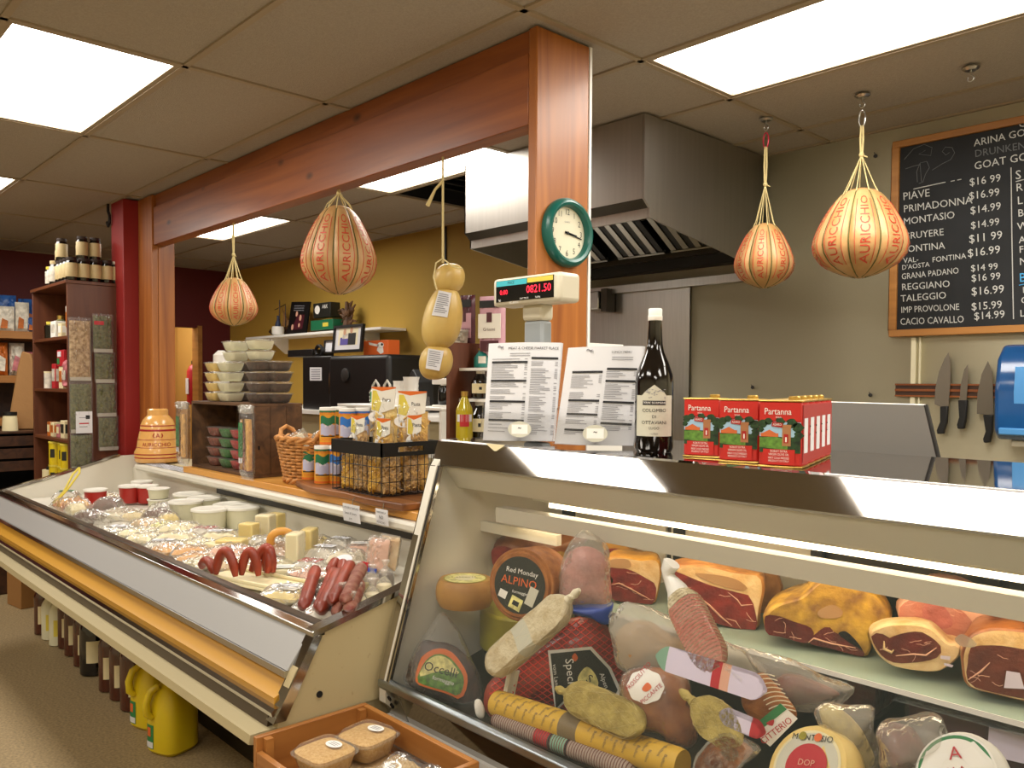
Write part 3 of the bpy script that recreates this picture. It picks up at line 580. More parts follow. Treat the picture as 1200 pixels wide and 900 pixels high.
cutmeat('golden_ham', 'golden brown crusted ham with dark red cut front, middle of the glass shelf', 'ham', k8([(-25, 330), (0, 300), (50, 270), (150, 240), (210, 190), (260, 155), (330, 148), (420, 175), (500, 225), (550, 280), (580, 330), (565, 365), (500, 385), (478, 420), (490, 470), (470, 515), (440, 522), (300, 482), (100, 432), (0, 412), (-20, 370)]), 1.705, .22, 'rind_yellow',
    [(k8([(-12, 325), (50, 325), (120, 350), (200, 378), (215, 420), (180, 452), (60, 422), (-5, 405)]), 'meat_dark'), (k8([(225, 405), (280, 372), (320, 408), (355, 402), (405, 440), (440, 480), (448, 514), (300, 478), (192, 450)]), 'meat_dark'),
     (k8([(330, 405), (365, 395), (410, 435), (445, 485), (420, 470), (370, 440)]), 'blackhole'), (k8([(235, 300), (300, 270), (350, 300), (330, 330), (250, 330)]), 'stuffed')], [(k8([(190, 445), (215, 425), (300, 450), (410, 470)]), .002, 'fat_pink')], fat='rind_yellow', seed=5,
    extra=lambda b, fr: patch(b, fr, k8([(370, 208), (430, 192), (500, 228), (460, 228)]), -.01, 'white', smooth=False))
cutmeat('cooked_ham', 'pink boiled ham with pale skin at right end of the glass shelf, rear', 'ham', k8([(608, 290), (630, 260), (690, 215), (720, 187), (770, 170), (850, 175), (930, 195), (1000, 235), (1050, 290), (1080, 350), (1070, 388), (980, 398), (935, 420), (900, 465), (850, 460), (760, 440), (640, 400), (615, 350)]), 1.77, .17, 'fat_pink',
    [(k8([(618, 285), (680, 247), (800, 250), (880, 280), (940, 330), (968, 380), (930, 420), (900, 460), (830, 445), (700, 400), (630, 360)]), 'meat_pink'), (k8([(730, 275), (800, 268), (850, 310), (865, 370), (800, 382), (735, 350)]), 'ham_pinkbag')], fat='fat_pink', seed=6)
cutmeat('sliced_pancetta', 'oval cut rolled ham with white fat rim at the front of the glass shelf', 'ham', k8([(472, 410), (500, 385), (560, 365), (680, 362), (760, 380), (800, 410), (850, 458), (890, 462), (912, 490), (890, 530), (840, 570), (790, 590), (690, 585), (590, 565), (540, 535), (500, 490)]), 1.675, .1, 'fat',
    [(k8([(484, 420), (530, 402), (560, 432), (605, 412), (700, 396), (760, 420), (812, 470), (800, 512), (740, 535), (620, 545), (560, 530), (518, 490)]), 'meat_brown'), (k8([(560, 440), (620, 415), (700, 405), (770, 440), (740, 485), (640, 500), (570, 480)]), 'meat_dark')],
    [(k8([(545, 440), (545, 475), (580, 492), (590, 480)]), .003, 'fat'), (k8([(600, 508), (680, 500), (740, 505), (790, 470)]), .0018, 'fat_pink')], seed=7, rough=.003,
    extra=lambda b, fr: (patch(b, fr, k8([(808, 505), (855, 510), (852, 528), (808, 520)]), .010, 'lilac_label', smooth=False), patch(b, fr, k8([(825, 540), (868, 550), (862, 562), (825, 552)]), .010, 'lilac_label', smooth=False)))
cutmeat('smoked_ham', 'big brown cut smoked ham with white price sticker at the right frame edge', 'ham', k8([(905, 500), (930, 435), (970, 402), (1060, 382), (1200, 392), (1320, 420), (1350, 560), (1320, 700), (1240, 735), (1050, 695), (960, 672), (920, 640), (905, 560)]), 1.66, .2, 'ham_skin',
    [(k8([(952, 470), (1080, 462), (1200, 480), (1310, 500), (1310, 690), (1230, 715), (1050, 680), (965, 655), (930, 610), (940, 530)]), 'meat_brown')], [(k8([(940, 620), (1000, 580), (1040, 540)]), .002, 'fat_pink')], seed=8, rough=.003,
    extra=lambda b, fr: patch(b, fr, k8([(1118, 575), (1180, 585), (1202, 660), (1106, 655)]), .012, 'lilac_label', smooth=False))
t = thing('whole_ham', 'long smoked ham behind the cheese wheels at the left end of the deli case', 'ham', PX(635, 660, Y=1.8)); fr = FR(PX(635, 642, Y=1.8))
blob(fr, k6([(588, 190), (640, 142), (700, 112), (800, 100), (900, 106), (1050, 112), (1170, 92), (1185, 130), (1100, 200), (1000, 330), (760, 330), (620, 300), (585, 240)]), .07, .08, 'ham_skin', rough=.006).build('body', t, off=t.location)
patch(MB(), fr, k6([(592, 195), (640, 175), (700, 190), (720, 215), (640, 260), (600, 290), (588, 240)]), .062, 'meat_red').build('cut_face', t, off=t.location)
patch(MB(), fr, k6([(890, 215), (1000, 205), (1010, 240), (960, 320), (900, 260)]), .073, 'rind_yellow').build('fat_edge', t, off=t.location)
o = blob(FR(PX(1148, 733, Y=1.8)), k8([(1065, 325), (1110, 310), (1172, 345), (1140, 358), (1090, 355)]), .01, .01, 'clear_milky', rough=.006, shelf=True).build('plastic_wrap'); tag(o, 'small crumpled plastic wrap scrap right of the pink boiled ham', 'wrap')

# ---------------------------------------------------------------- cheeses and sausages on the deck of the deli case
def wheel(name, label, P, axis, R, h, m, facemat=None, group=None, bulge=.006):
    """cheese wheel centred at P with its flat face along axis"""
    t = thing(name, label, 'cheese', P, group=group); q = Vector((0, 0, 1)).rotation_difference(Vector(axis).normalized()); t.rotation_mode = 'QUATERNION'; t.rotation_quaternion = q
    MB(m).lathe([(.001, -h/2), (R*.93, -h/2), (R*.985, -h/2+.008), (R+bulge*.6, -h/4), (R+bulge, 0), (R+bulge*.6, h/4), (R*.985, h/2-.008), (R*.93, h/2), (.001, h/2)], n=40).build('wheel', t); return t
def disc(t, R, z, zones, texts=(), name='label', hole=0):
    b = MB()
    for k, (r, m, *o) in enumerate(zones):
        cx, cy = o if o else (0, 0); b.use(m); n = 36; b.add([(cx+math.cos(2*PI*i/n)*r, cy+math.sin(2*PI*i/n)*r, z+k*.0006) for i in range(n)], [tuple(range(n))])
    for s, size, x, y, m, rot in texts:
        c, d = math.cos(rot), math.sin(rot); b.use(m); b.text(s, size, lambda X, Y: (x+X*c-Y*d, y+X*d+Y*c, z+.0006*len(zones)+.0006))
    return b.build(name, t)
t = wheel('round_cheese', 'tan cheese wheel with lemon yellow paper label on top, left end of deli case', PX(545, 693, Y=1.50), (0, 0, 1), .078, .075, 'wheel_tan')
disc(t, .06, .038, [(.062, 'wheel_olive'), (.058, 'label_lemon'), (.03, 'cheese_pale')], [('Latteria', .017, 0, -.004, 'wheel_olive', .9)])
t = wheel('round_cheese', 'brown basket-ribbed cheese wheel on its side with round black label', PX(622, 683, Y=1.50), (.33, -.92, .12), .086, .13, 'wheel_brown')
t2 = t; disc(t, .07, .066, [(.072, 'label_dark')], [('Red Monday', .013, -.005, .028, 'white', .25), ('ALPINO', .021, -.002, -.002, 'orange', .25), ('formaggio', .008, .01, -.02, 'white', .25)])
b = MB('white'); z = .068
for x0, x1, y0, y1, m in ((-.045, -.022, -.05, -.03, 'white'), (-.008, .026, -.062, -.03, 'label_lemon'), (.03, .055, -.035, .012, 'label_grey')): b.use(m).quad((x0, y0, z), (x1, y0, z), (x1, y1, z), (x0, y1, z))
b.use('ink').box(.0, .018, -.052, -.04, z, z+.0006); b.build('stickers', t)
b = MB('wheel_brown')
for k in range(16): b.lathe([(.0905, -.06+k*.0075), (.0925, -.0575+k*.0075), (.0905, -.055+k*.0075)], n=40)
b.build('ribs', t)
t = thing('half_round_cheese', 'olive green rind half cheese wheel carrying two wheels, left end of deli case', 'cheese', PX(570, 770, Y=1.56)); t.location.z = .775; t.location.y = 1.69; t.location.x = -1.735
b = MB('wheel_olive'); b.prism([(math.cos(a)*.14, math.sin(a)*.14) for a in [PI*2*k/40 for k in range(40)]], 'z', 0, .115); b.at((0, 0, 0)); b.build('wheel', t, bevel=.008)
# wedge in a bag with the arched label
kk = kB([(380, 85), (420, 85), (470, 160), (560, 320), (595, 390), (610, 450), (600, 560), (560, 610), (440, 570), (180, 455), (200, 380), (270, 240)])
t = thing('wrapped_cheese_wedge', 'dark rind cheese wedge in clear bag with red arched label, front left of case', 'cheese', PX(520, 830, Y=1.40)); fr = FR(PX(520, 780, Y=1.405), .25)
blob(fr, kB([(275, 245), (350, 228), (470, 258), (550, 330), (598, 430), (598, 555), (560, 600), (380, 540), (200, 452), (205, 400)]), .03, .05, 'tub_dark', rough=.006).build('wedge', t, off=t.location)
b = MB(); dm = lambda x, y: .036
patch(b, fr, kB([(245, 440), (252, 375), (295, 305), (355, 268), (420, 270), (475, 312), (530, 415), (497, 525), (420, 500)]), .035, 'can_orange'); patch(b, fr, kB([(272, 440), (280, 385), (315, 325), (360, 295), (410, 298), (460, 335), (510, 420), (485, 508), (420, 488)]), .0365, 'field', 24)
patch(b, fr, kB([(282, 410), (290, 375), (320, 330), (362, 303), (410, 308), (450, 340), (485, 400), (400, 380)]), .0375, 'label_lemon')
frtext(b, fr, 'Occelli', *kB([(385, 395)])[0], .024, .039, 'ink', -.25); frtext(b, fr, 'formaggio', *kB([(400, 440)])[0], .011, .039, 'white', -.3)
b.build('label', t, off=t.location); blob(fr, kk, .045, .055, 'clear', rough=.006, seed=9).build('bag', t, off=t.location)
# pink ham in a bag with blue foot
t = thing('bagged_ham', 'pink cooked ham standing in a clear bag with blue printed foot', 'ham', PX(690, 712, Y=1.525)); fr = FR(PX(686, 675, Y=1.525)); ol = [(655, 712), (655, 684), (657, 664), (662, 644), (672, 630), (686, 620), (703, 630), (714, 646), (716, 690), (717, 726), (695, 722), (672, 715)]
blob(fr, [(657, 706), (657, 680), (660, 662), (668, 646), (690, 640), (708, 650), (714, 664), (715, 706), (690, 708)], .05, .05, 'ham_pinkbag', rough=.004).build('ham', t, off=t.location)
blob(fr, [(656, 706), (680, 704), (716, 704), (717, 718), (712, 731), (693, 722), (668, 716)], .055, .05, 'label_blue', rough=.002).build('printed_band', t, off=t.location)
blob(fr, ol, .056, .056, 'clear_haze', rough=.005).build('bag', t, off=t.location)
# salamis
salami('white_salami', 'thick white netted salami lying diagonally over the red netted ham', 'salami', PX(573, 787, Y=1.378), PX(667, 702, Y=1.425), .041, 'salami_white', knot=1, net=True, bands=[(.42, .56, 'label_grey')], wob=.002)
t = thing('netted_ham', 'red netted ham with black five-sided label, left of the brown cured ham', 'ham', PX(655, 815, Y=1.55)); fr = FR(PX(655, 780, Y=1.55), .15)
ol = [(566, 822), (573, 800), (600, 780), (620, 757), (645, 737), (668, 724), (690, 722), (708, 732), (724, 752), (733, 780), (730, 806), (722, 820), (690, 834), (660, 834), (640, 826), (610, 820), (588, 838), (572, 838)]
blob(fr, ol, .048, .05, 'ham_red', rough=.003, n=48).build('ham', t, off=t.location)
hf, cx, cy = heightfn(fr, ol, .048); b = MB('net_red')
for sg in (1, -1):
    for k in range(-14, 15):
        pts = []
        for q in range(-34, 35):
            x = cx+q*.005+.004*math.sin(q*.7+k); y = cy+k*.017+sg*(x-cx)*.7; h, s_ = hf(x, y)
            if s_ < .96: pts.append(fr.w(x, y, h+.0015))
            else:
                if len(pts) > 2: b.tube(pts, .0014, 5)
                pts = []
        if len(pts) > 2: b.tube(pts, .0014, 5)
b.build('netting', t, off=t.location)
b = MB(); pent = kA([(10, 262), (235, 242), (335, 350), (388, 465), (365, 520), (240, 500), (90, 480), (50, 580), (30, 440)]); pin = kA([(24, 278), (228, 258), (322, 358), (370, 465), (350, 505), (240, 488), (80, 465), (52, 560), (42, 440)])
patch(b, fr, pent, .052, 'white', smooth=False); patch(b, fr, pin, .0532, 'label_dark', smooth=False); patch(b, fr, kA([(165, 400), (210, 345), (255, 385), (270, 440), (240, 475), (180, 450)]), .0545, 'label_lemon')
patch(b, fr, kA([(135, 295), (150, 275), (165, 300), (150, 318)]), .0545, 'orange'); frtext(b, fr, 'Speckel', *kA([(110, 400)])[0], .022, .0545, 'white', -1.45); frtext(b, fr, 'vom Land', *kA([(42, 395)])[0], .011, .0545, 'white', -1.45); frtext(b, fr, 'S', *kA([(215, 425)])[0], .022, .056, 'label_dark', -.5); frtext(b, fr, 'Alpen', *kA([(290, 420)])[0], .012, .0545, 'white', -1.2)
b.build('label', t, off=t.location)
b = MB('net_white'); b.sheet(lambda a, c: fr.w(*fr.pix(590+a*14+c*6, 812-c*30), .05+.01*math.sin(a*6)), 6, 6); b.build('price_tag', t, off=t.location)
t = thing('bagged_cheese', 'pale brown cheese piece in a big milky plastic bag under the glass shelf', 'cheese', PX(770, 775, Y=1.475)); fr = FR(PX(770, 745, Y=1.475))
blob(fr, kA([(365, 205), (420, 150), (520, 128), (640, 190), (720, 260), (700, 330), (570, 300), (480, 350), (430, 370), (395, 320)]), .035, .035, 'stuffed', rough=.006).build('cheese', t, off=t.location)
blob(fr, [(713, 737), (721, 718), (733, 706), (765, 712), (790, 725), (820, 738), (850, 752), (885, 772), (905, 792), (880, 803), (845, 795), (800, 780), (750, 787), (725, 782)], .045, .042, 'clear_milky', rough=.01, seed=3).build('bag', t, off=t.location)
t = salami('netted_speck', 'slim netted sausage with white tied top standing before the large cut ham', 'salami', PX(793, 690, Y=1.455), PX(842, 790, Y=1.40), .040, 'meat_pink', rings=26, ringm='salami_white', bands=[(0, .2, 'salami_white')], taper=(.9, .5)); P0 = PX(793, 690, Y=1.455)
MB('white').tube([P0+Vector((.01, 0, -.02)), P0, PX(784, 676, Y=1.46), PX(783, 668, Y=1.46), PX(787, 660, Y=1.46)], [.028, .022, .013, .016, .019], 12).build('tied_top', t, off=t.location)
ts = salami('wrapped_sausage', 'lilac paper wrapped sausage lying across the middle of the deli pile', 'sausage', PX(768, 768, Y=1.392), PX(893, 812, Y=1.375), .025, 'lilac_label', flat=False, bands=[(0, .1, 'sea_green'), (.52, .6, 'label_red'), (.6, .68, 'fat_pink')])
salami('wrapped_sausage', 'short white and pink paper wrapped sausage right of the olive salami', 'sausage', PX(838, 838, Y=1.36), PX(892, 862, Y=1.355), .017, 'lilac_label', bands=[(.7, 1, 'label_red')])
fr = FR(PX(845, 796, Y=1.383), .3); b = MB('white'); frtext(b, fr, 'Beretta', 848, 796, .012, .0275, 'white', -.3); b.build('lettering', ts, off=ts.location)
cu = [(390, 470), (420, 400), (500, 368), (620, 368), (720, 400), (762, 470), (765, 560), (800, 720), (760, 792), (700, 790), (640, 770), (600, 720), (500, 690), (440, 610), (400, 540)]
t = thing('whole_cured_ham', 'brown shiny cured ham in clear bag with round white label, centre of deli case', 'ham', PX(765, 860, Y=1.42)); fr = FR(PX(765, 825, Y=1.43), .2)
blob(fr, kA(cu), .045, .06, 'ham_skin', rough=.004).build('ham', t, off=t.location)
hf = heightfn(fr, kA(cu), .045)[0]; dm = lambda x, y: hf(x, y)[0]+.010; dz = lambda x, y: hf(x, y)[0]; b = MB(); c0 = kA([(525, 455)])[0]; patch(b, fr, [(c0[0]+math.cos(a)*21*(1+.04*math.cos(8*a)), c0[1]+math.sin(a)*18.5*(1+.04*math.cos(8*a))) for a in [2*PI*i/32 for i in range(32)]], .052, 'white', 40, dome=dm)
for s, du, dv, r in (('PROSCIUTTO', -7, -9, .85), ('PICCANTE', 8, 9, .75)): frtext(b, fr, s, c0[0]+du, c0[1]+dv, .0088, .0118, 'label_red', r, dome=dz)
patch(b, fr, [(c0[0]-4, c0[1]+2), (c0[0]+2, c0[1]-5), (c0[0]+7, c0[1]), (c0[0]+1, c0[1]+5)], .0535, 'orange', dome=lambda x, y: hf(x, y)[0]+.0115); b.build('label', t, off=t.location)
blob(fr, kA([(c[0]+(c[0]-600)*.05, c[1]+(c[1]-570)*.05) for c in cu]), .05, .062, 'clear', rough=.004, seed=2).build('bag', t, off=t.location)
salami('olive_salami', 'pale olive netted salami, left one, above the yellow wrapped salami', 'salami', PX(664, 812, Y=1.385), PX(755, 852, Y=1.36), .04, 'olive_salami', knot=0, net=True, ringm='rope', wob=.003, knotm='olive_salami')
salami('olive_salami', 'pale olive netted salami, right one, sticking up right of the brown cured ham', 'salami', PX(812, 822, Y=1.385), PX(868, 872, Y=1.36), .04, 'olive_salami', knot=0, net=True, ringm='rope', wob=.003, knotm='olive_salami')
p0, p1 = PX(582, 824, Y=1.372), PX(800, 897, Y=1.385)
t = salami('yellow_salami', 'long yellow paper wrapped salami with brown band along the front glass', 'salami', p0, p1, .033, 'yellow_wrap', flat=True, bands=[(.42, .52, 'brown_band')], nseg=40)
ax = (p1-p0).normalized(); up = (Vector((0, -.55, .85)) - ax*Vector((0, -.55, .85)).dot(ax)).normalized(); sd = ax.cross(up); b = MB('brown_band'); q = .04; L = (p1-p0).length; r2 = random.Random(3)
while q < .97:
    for k in (-1, 0, 1):
        if .4 < q < .54: continue
        th = k*.62+r2.uniform(-.1, .1); q0 = q+r2.uniform(-.008, .008)+(.02 if k else 0)
        b.text('Bellini', .008, lambda X, Y: p0+ax*(L*q0+Y*.9-X*.25)+(up*math.cos(th+X/.033)+sd*math.sin(th+X/.033))*.0337)
    q += .055
b.build('lettering', t, off=t.location)
salami('netted_salami', 'slim grey netted salami with red and green labels, lowest along the front rail', 'salami', PX(577, 842, Y=1.350), PX(745, 905, Y=1.355), .021, 'net_grey', rings=60, ringm='salami_ring', bands=[(.37, .46, 'label_red'), (.46, .49, 'ink'), (.49, .58, 'sea_green'), (.58, .6, 'ink')], nseg=50)
o = blob(FR(PX(566, 830, Y=1.34)), [(556, 822), (563, 820), (568, 832), (566, 842), (558, 838)], .01, .01, 'white').build('paper_tag'); tag(o, 'small white paper tag behind the rail left of the grey salami', 'tag')
t = thing('herb_crusted_cheese', 'herb crusted cheese in clear bag at the bottom edge, right of centre', 'cheese', PX(845, 885, Y=1.345)); fr = FR(PX(845, 885, Y=1.345), .5); ol = kA([(720, 920), (770, 850), (850, 780), (950, 738), (1050, 760), (1090, 810), (1020, 890), (960, 930), (820, 950)])
blob(fr, ol, .03, .05, 'ham_skin', rough=.004).build('cheese', t, off=t.location); patch(MB(), fr, kA([(830, 850), (880, 825), (950, 830), (965, 870), (920, 910), (850, 900)]), .033, 'herbcrust').build('herb_crust', t, off=t.location); blob(fr, kA([(700, 925), (765, 835), (850, 765), (955, 722), (1070, 745), (1130, 800), (1040, 900), (960, 945), (820, 960)]), .036, .05, 'clear_haze', rough=.006).build('bag', t, off=t.location)
t = thing('net_ham', 'brown netted speck in bag with white and green paper label', 'ham', PX(905, 840, Y=1.46)); fr = FR(PX(905, 820, Y=1.46), .2)
ol = [(868, 822), (878, 796), (893, 787), (905, 797), (917, 813), (935, 835), (925, 850), (900, 858), (882, 845)]; blob(fr, ol, .04, .05, 'wheel_brown', rough=.003).build('ham', t, off=t.location)
b = MB('net_white'); 
for k in range(9): b.tube([fr.w(*fr.pix(880+q*4+k*3, 792+k*5-q*2.5+q*q*.3), .041) for q in range(8)], .0012, 4)
b.build('netting', t, off=t.location)
b = MB(); patch(b, fr, kC([(85, 300), (195, 212), (262, 272), (150, 385), (110, 350)]), .046, 'white', smooth=False); patch(b, fr, kC([(85, 298), (192, 210), (218, 234), (112, 318)]), .047, 'label_green', smooth=False); frtext(b, fr, 'CITTERIO', *kC([(183, 330)])[0], .012, .048, 'label_red', .75); patch(b, fr, kC([(135, 290), (165, 275), (160, 300)]), .048, 'label_red'); b.build('label', t, off=t.location)
t = wheel('round_cheese', 'pale yellow cheese wheel with grey and red round label at the bottom edge', PX(956, 908, Y=1.40), (-.25, -.72, .66), .083, .06, 'wheel_cream'); disc(t, .06, .031, [(.068, 'cheese_pale'), (.063, 'label_grey'), (.042, 'label_red')], [('MONTASIO', .012, 0, .047, 'label_dark', 0), ('DOP', .012, 0, 0, 'fat_pink', 0)])
disc(t, .06, .034, [(.008, 'orange', .012, .054), (.008, 'wheel_olive', -.02, .054)], name='seals')
t = thing('bagged_cheese', 'herb specked pale cheese in a clear bag behind the yellow wheel', 'cheese', PX(980, 860, Y=1.46)); fr = FR(PX(985, 855, Y=1.46)); blob(fr, kC([(350, 250), (400, 238), (450, 262), (520, 330), (560, 410), (575, 480), (500, 490), (400, 380)]), .03, .04, 'herbcrust' if 0 else 'olive_salami', rough=.004).build('cheese', t, off=t.location)
blob(fr, kC([(330, 262), (370, 228), (460, 240), (575, 240), (585, 330), (600, 440), (590, 500), (500, 510), (390, 380)]), .04, .045, 'clear_haze', rough=.006).build('bag', t, off=t.location)
t = thing('bagged_salami', 'dark ribbed salami end in a crinkled clear bag at bottom right', 'salami', PX(1070, 885, Y=1.43)); fr = FR(PX(1070, 875, Y=1.43))
blob(fr, kC([(590, 345), (650, 318), (740, 330), (790, 390), (800, 450), (760, 500), (620, 510), (600, 430)]), .04, .05, 'meat_dark', rough=.006).build('salami', t, off=t.location)
blob(fr, kC([(585, 340), (650, 300), (760, 284), (850, 286), (875, 325), (932, 377), (860, 420), (800, 475), (760, 510), (620, 515), (598, 430)]), .05, .055, 'clear_haze', rough=.008).build('bag', t, off=t.location)
t = wheel('packed_cheese', 'white wrapped round cheese with green ring print at the bottom right', PX(1128, 912, Y=1.40), (-.2, -.75, .62), .066, .05, 'white'); disc(t, .06, .0256, [(.058, 'label_green'), (.052, 'white'), (.022, 'white')], [('A', .022, 0, .018, 'label_red', .3), ('BUFALA', .013, -.012, -.012, 'label_red', .3)])
t = thing('bagged_cut', 'dark cured cut in a loose clear bag hanging under the glass shelf edge', 'meat', PX(935, 815, Y=1.53)); fr = FR(PX(935, 795, Y=1.53))
blob(fr, [(905, 800), (925, 790), (960, 800), (985, 812), (960, 824), (925, 825)], .02, .025, 'meat_dark', rough=.004).build('meat', t, off=t.location); blob(fr, [(872, 762), (905, 768), (960, 788), (1000, 806), (985, 826), (940, 836), (912, 822), (892, 795)], .03, .03, 'clear_haze', rough=.007, seed=6).build('bag', t, off=t.location)
for k, (x0, x1, y0, lab) in enumerate(((-1.03, -.72, 1.74, 'dark maroon vacuum pack lying under the glass shelf, left one'), (-.66, -.36, 1.70, 'dark maroon vacuum pack under the glass shelf, right one near the frame edge'))):
    t = thing('vacuum_pack', lab, 'meat', ((x0+x1)/2, y0, .845), group=None); b = MB('maroon' if k else 'meat_dark').at((0, .06, .05), (.05, 0, 0)); 
    b.lathe([(.001, -.05), (.9, -.05), (1, -.03), (1, .035), (.9, .05), (.001, .05)], n=28, sq=.8, fn=lambda x, y, z: (x*(x1-x0)/2*.95, y*.08, z)); b.build('meat', t)
    MB('clear').at((0, .06, .05), (.05, 0, 0)).lathe([(.001, -.052), (.95, -.052), (1.02, -.03), (1.02, .038), (.92, .053), (.001, .053)], n=28, sq=.8, fn=lambda x, y, z: (x*(x1-x0)/2*.97, y*.083, z)).build('film', t)
o = MB('lilac_label').at((-.455, 1.655, .905), (1.1, 0, .2)).box(-.035, .035, -.025, .025, -.001, .001).build('price_sticker'); tag(o, 'white price sticker on the maroon pack at the right frame edge', 'label')

for o_ in [o for o in SC.objects if o not in DELI0 and o.parent is None]: clamp_deli(o_)
# ---------------------------------------------------------------- hanging cheeses, clock
def provolone(label, C, R, H, top, carab=None, lobes=9, twist=0., hook=True):
    """lobed pear-shaped cheese centred at C hung by cords from point top"""
    C = Vector(C); top = Vector(top); t = thing('provolone', label, 'cheese', C - Vector((0, 0, H/2)), group=None); z0 = -0.0
    PR_ = [(0, .04), (.03, .3), (.08, .55), (.16, .8), (.26, .95), (.36, 1), (.46, .97), (.58, .88), (.7, .76), (.8, .64), (.9, .5), (.96, .38), (1, .2)]
    def rad(q):
        for (a, ra), (c, rc) in zip(PR_, PR_[1:]):
            if a <= q <= c: return R*(ra+(rc-ra)*(q-a)/(c-a))
        return R*.2
    def gro(th): 
        d = abs(((th*lobes/(2*PI)) % 1) - .0); d = min(d, 1-d); return 1 - .075*math.exp(-(d/.1)**2)
    b = MB('provolone'); n = lobes*10; NV = 26; V = []
    for i in range(NV+1):
        q = .5-.5*math.cos(PI*i/NV); r = rad(q)
        for j in range(n): th = 2*PI*j/n; rr = r*gro(th)*(1+.012*noise.noise(Vector((math.cos(th)*3, math.sin(th)*3, q*4+R*30)))); V.append((math.cos(th)*rr, math.sin(th)*rr, q*H))
    Fs = [(i*n+j, i*n+(j+1) % n, (i+1)*n+(j+1) % n, (i+1)*n+j) for i in range(NV) for j in range(n)] + [tuple(range(n))[::-1], tuple(NV*n+j for j in range(n))]
    b.add(V, Fs)
    b.use('provolone_red')
    for k in range(lobes):
        th = 2*PI*(k+.5)/lobes; sz = .21*R
        def fn(x, y, th=th): z = max(.02, min(.98, .5+x*1.0/H)); r = rad(z)*gro(th)+.0015; a = th - (y-sz*.5)/r*min(1, r/(R*.9)) ; return (math.cos(a)*r, math.sin(a)*r, z*H)
        b.text('AURICCHIO', sz, fn, sx=.66*H/(9*sz*.72))
        for da in (-.26, .26):
            pts = []
            for q in [.12+.72*i/14 for i in range(15)]:
                a = th + da*2*PI/lobes*1.15; r = rad(q)*gro(a)+.0005; pts.append((math.cos(a)*r, math.sin(a)*r, q*H))
            b.tube(pts, .0014, 4)
    b.build('cheese', t)
    k = MB('olive_line')
    for i in range(lobes):
        th = 2*PI*i/lobes; k.tube([(math.cos(th)*rad(q)*.935, math.sin(th)*rad(q)*.935, q*H) for q in [.01+.95*j/22 for j in range(23)]], .0028, 5)
    k.build('twine', t)
    T = top - C + Vector((0, 0, H/2)); kz = H + (T.z-H)*(.42 if T.z-H > .1 else .8); kn = Vector((T.x*.3, T.y*.3, kz)); k = MB('rope')
    for i in range(lobes):
        th = 2*PI*i/lobes; k.tube([(math.cos(th)*rad(.95)*.95, math.sin(th)*rad(.95)*.95, H*.95), (math.cos(th)*rad(.95)*.75, math.sin(th)*rad(.95)*.75, H+.01), tuple(kn)], .0022, 5)
    end = Vector(T) - Vector((0, 0, .075 if carab else 0))
    k.tube([kn+Vector((.003, 0, 0)), (kn+end)/2+Vector((.006, 0, 0)), end+Vector((.004, 0, 0))], .004, 6); k.tube([kn-Vector((.003, 0, 0)), (kn+end)/2-Vector((.004, .004, 0)), end-Vector((.004, 0, 0))], .004, 6)
    k.ell(tuple(kn), (.011, .011, .011), 8, 6); k.tube([kn, kn+Vector((.022, .005, -.012))], .0025, 5)
    ck = k.build('cord', t)
    if carab:
        m, loop = carab; r = MB(m); e = end; pts = [e+Vector((math.cos(a)*.013, 0, .028+math.sin(a)*.034)) for a in [2*PI*i/16 for i in range(17)]]; r.tube(pts, .0035, 6, False).build('carabiner', ck)
    return t
def ceiling_hook(label, P):
    t = thing('ceiling_hook', label, 'hook', P); MB('steel').lathe([(.001, -.012), (.02, -.012), (.03, -.004), (.03, -.0005), (.001, -.0005)], n=16).build('plate', t)
    MB('steel').tube([(0, 0, -.012), (0, 0, -.03)]+[(math.sin(a)*.011, 0, -.041+math.cos(a)*.011) for a in [2*PI*i/12 for i in range(11)]], .0025, 6).build('ring', t)
HK1, HK2, HK3 = PX(898, 139, Z=CEIL-.006), PX(1011, 111, Z=CEIL-.006), PX(1138, 79, Z=CEIL-.006)
ceiling_hook('ceiling hook holding the small provolone right of the steel hood', HK1); ceiling_hook('ceiling hook holding the large provolone next to the chalkboard', HK2); ceiling_hook('empty ceiling hook at upper right, above the chalkboard', HK3)
c = PX(397, 294, Y=2.012); provolone('large provolone hung right under the wooden beam, left of the long knobbed cheese', c, .172, .40, (c.x, 2.012, 2.424), lobes=9)
c = PX(274, 354, Y=2.012); provolone('smallest looking provolone, far left, hung on a long cord from the beam', c, .128, .265, (c.x, 2.012, 2.424), lobes=9)
c = PX(898, 300, Y=HK1.y); c.x = HK1.x; provolone('small provolone on a red carabiner beside the steel hood', c, .132, .29, HK1-Vector((0, 0, .05)), ('red_metal', 1), lobes=8)
c = PX(1010, 274, Y=HK2.y); c.x = HK2.x; provolone('large provolone hanging in front of the chalkboard', c, .187, .365, HK2-Vector((0, 0, .05)), ('steel', 1), lobes=9)
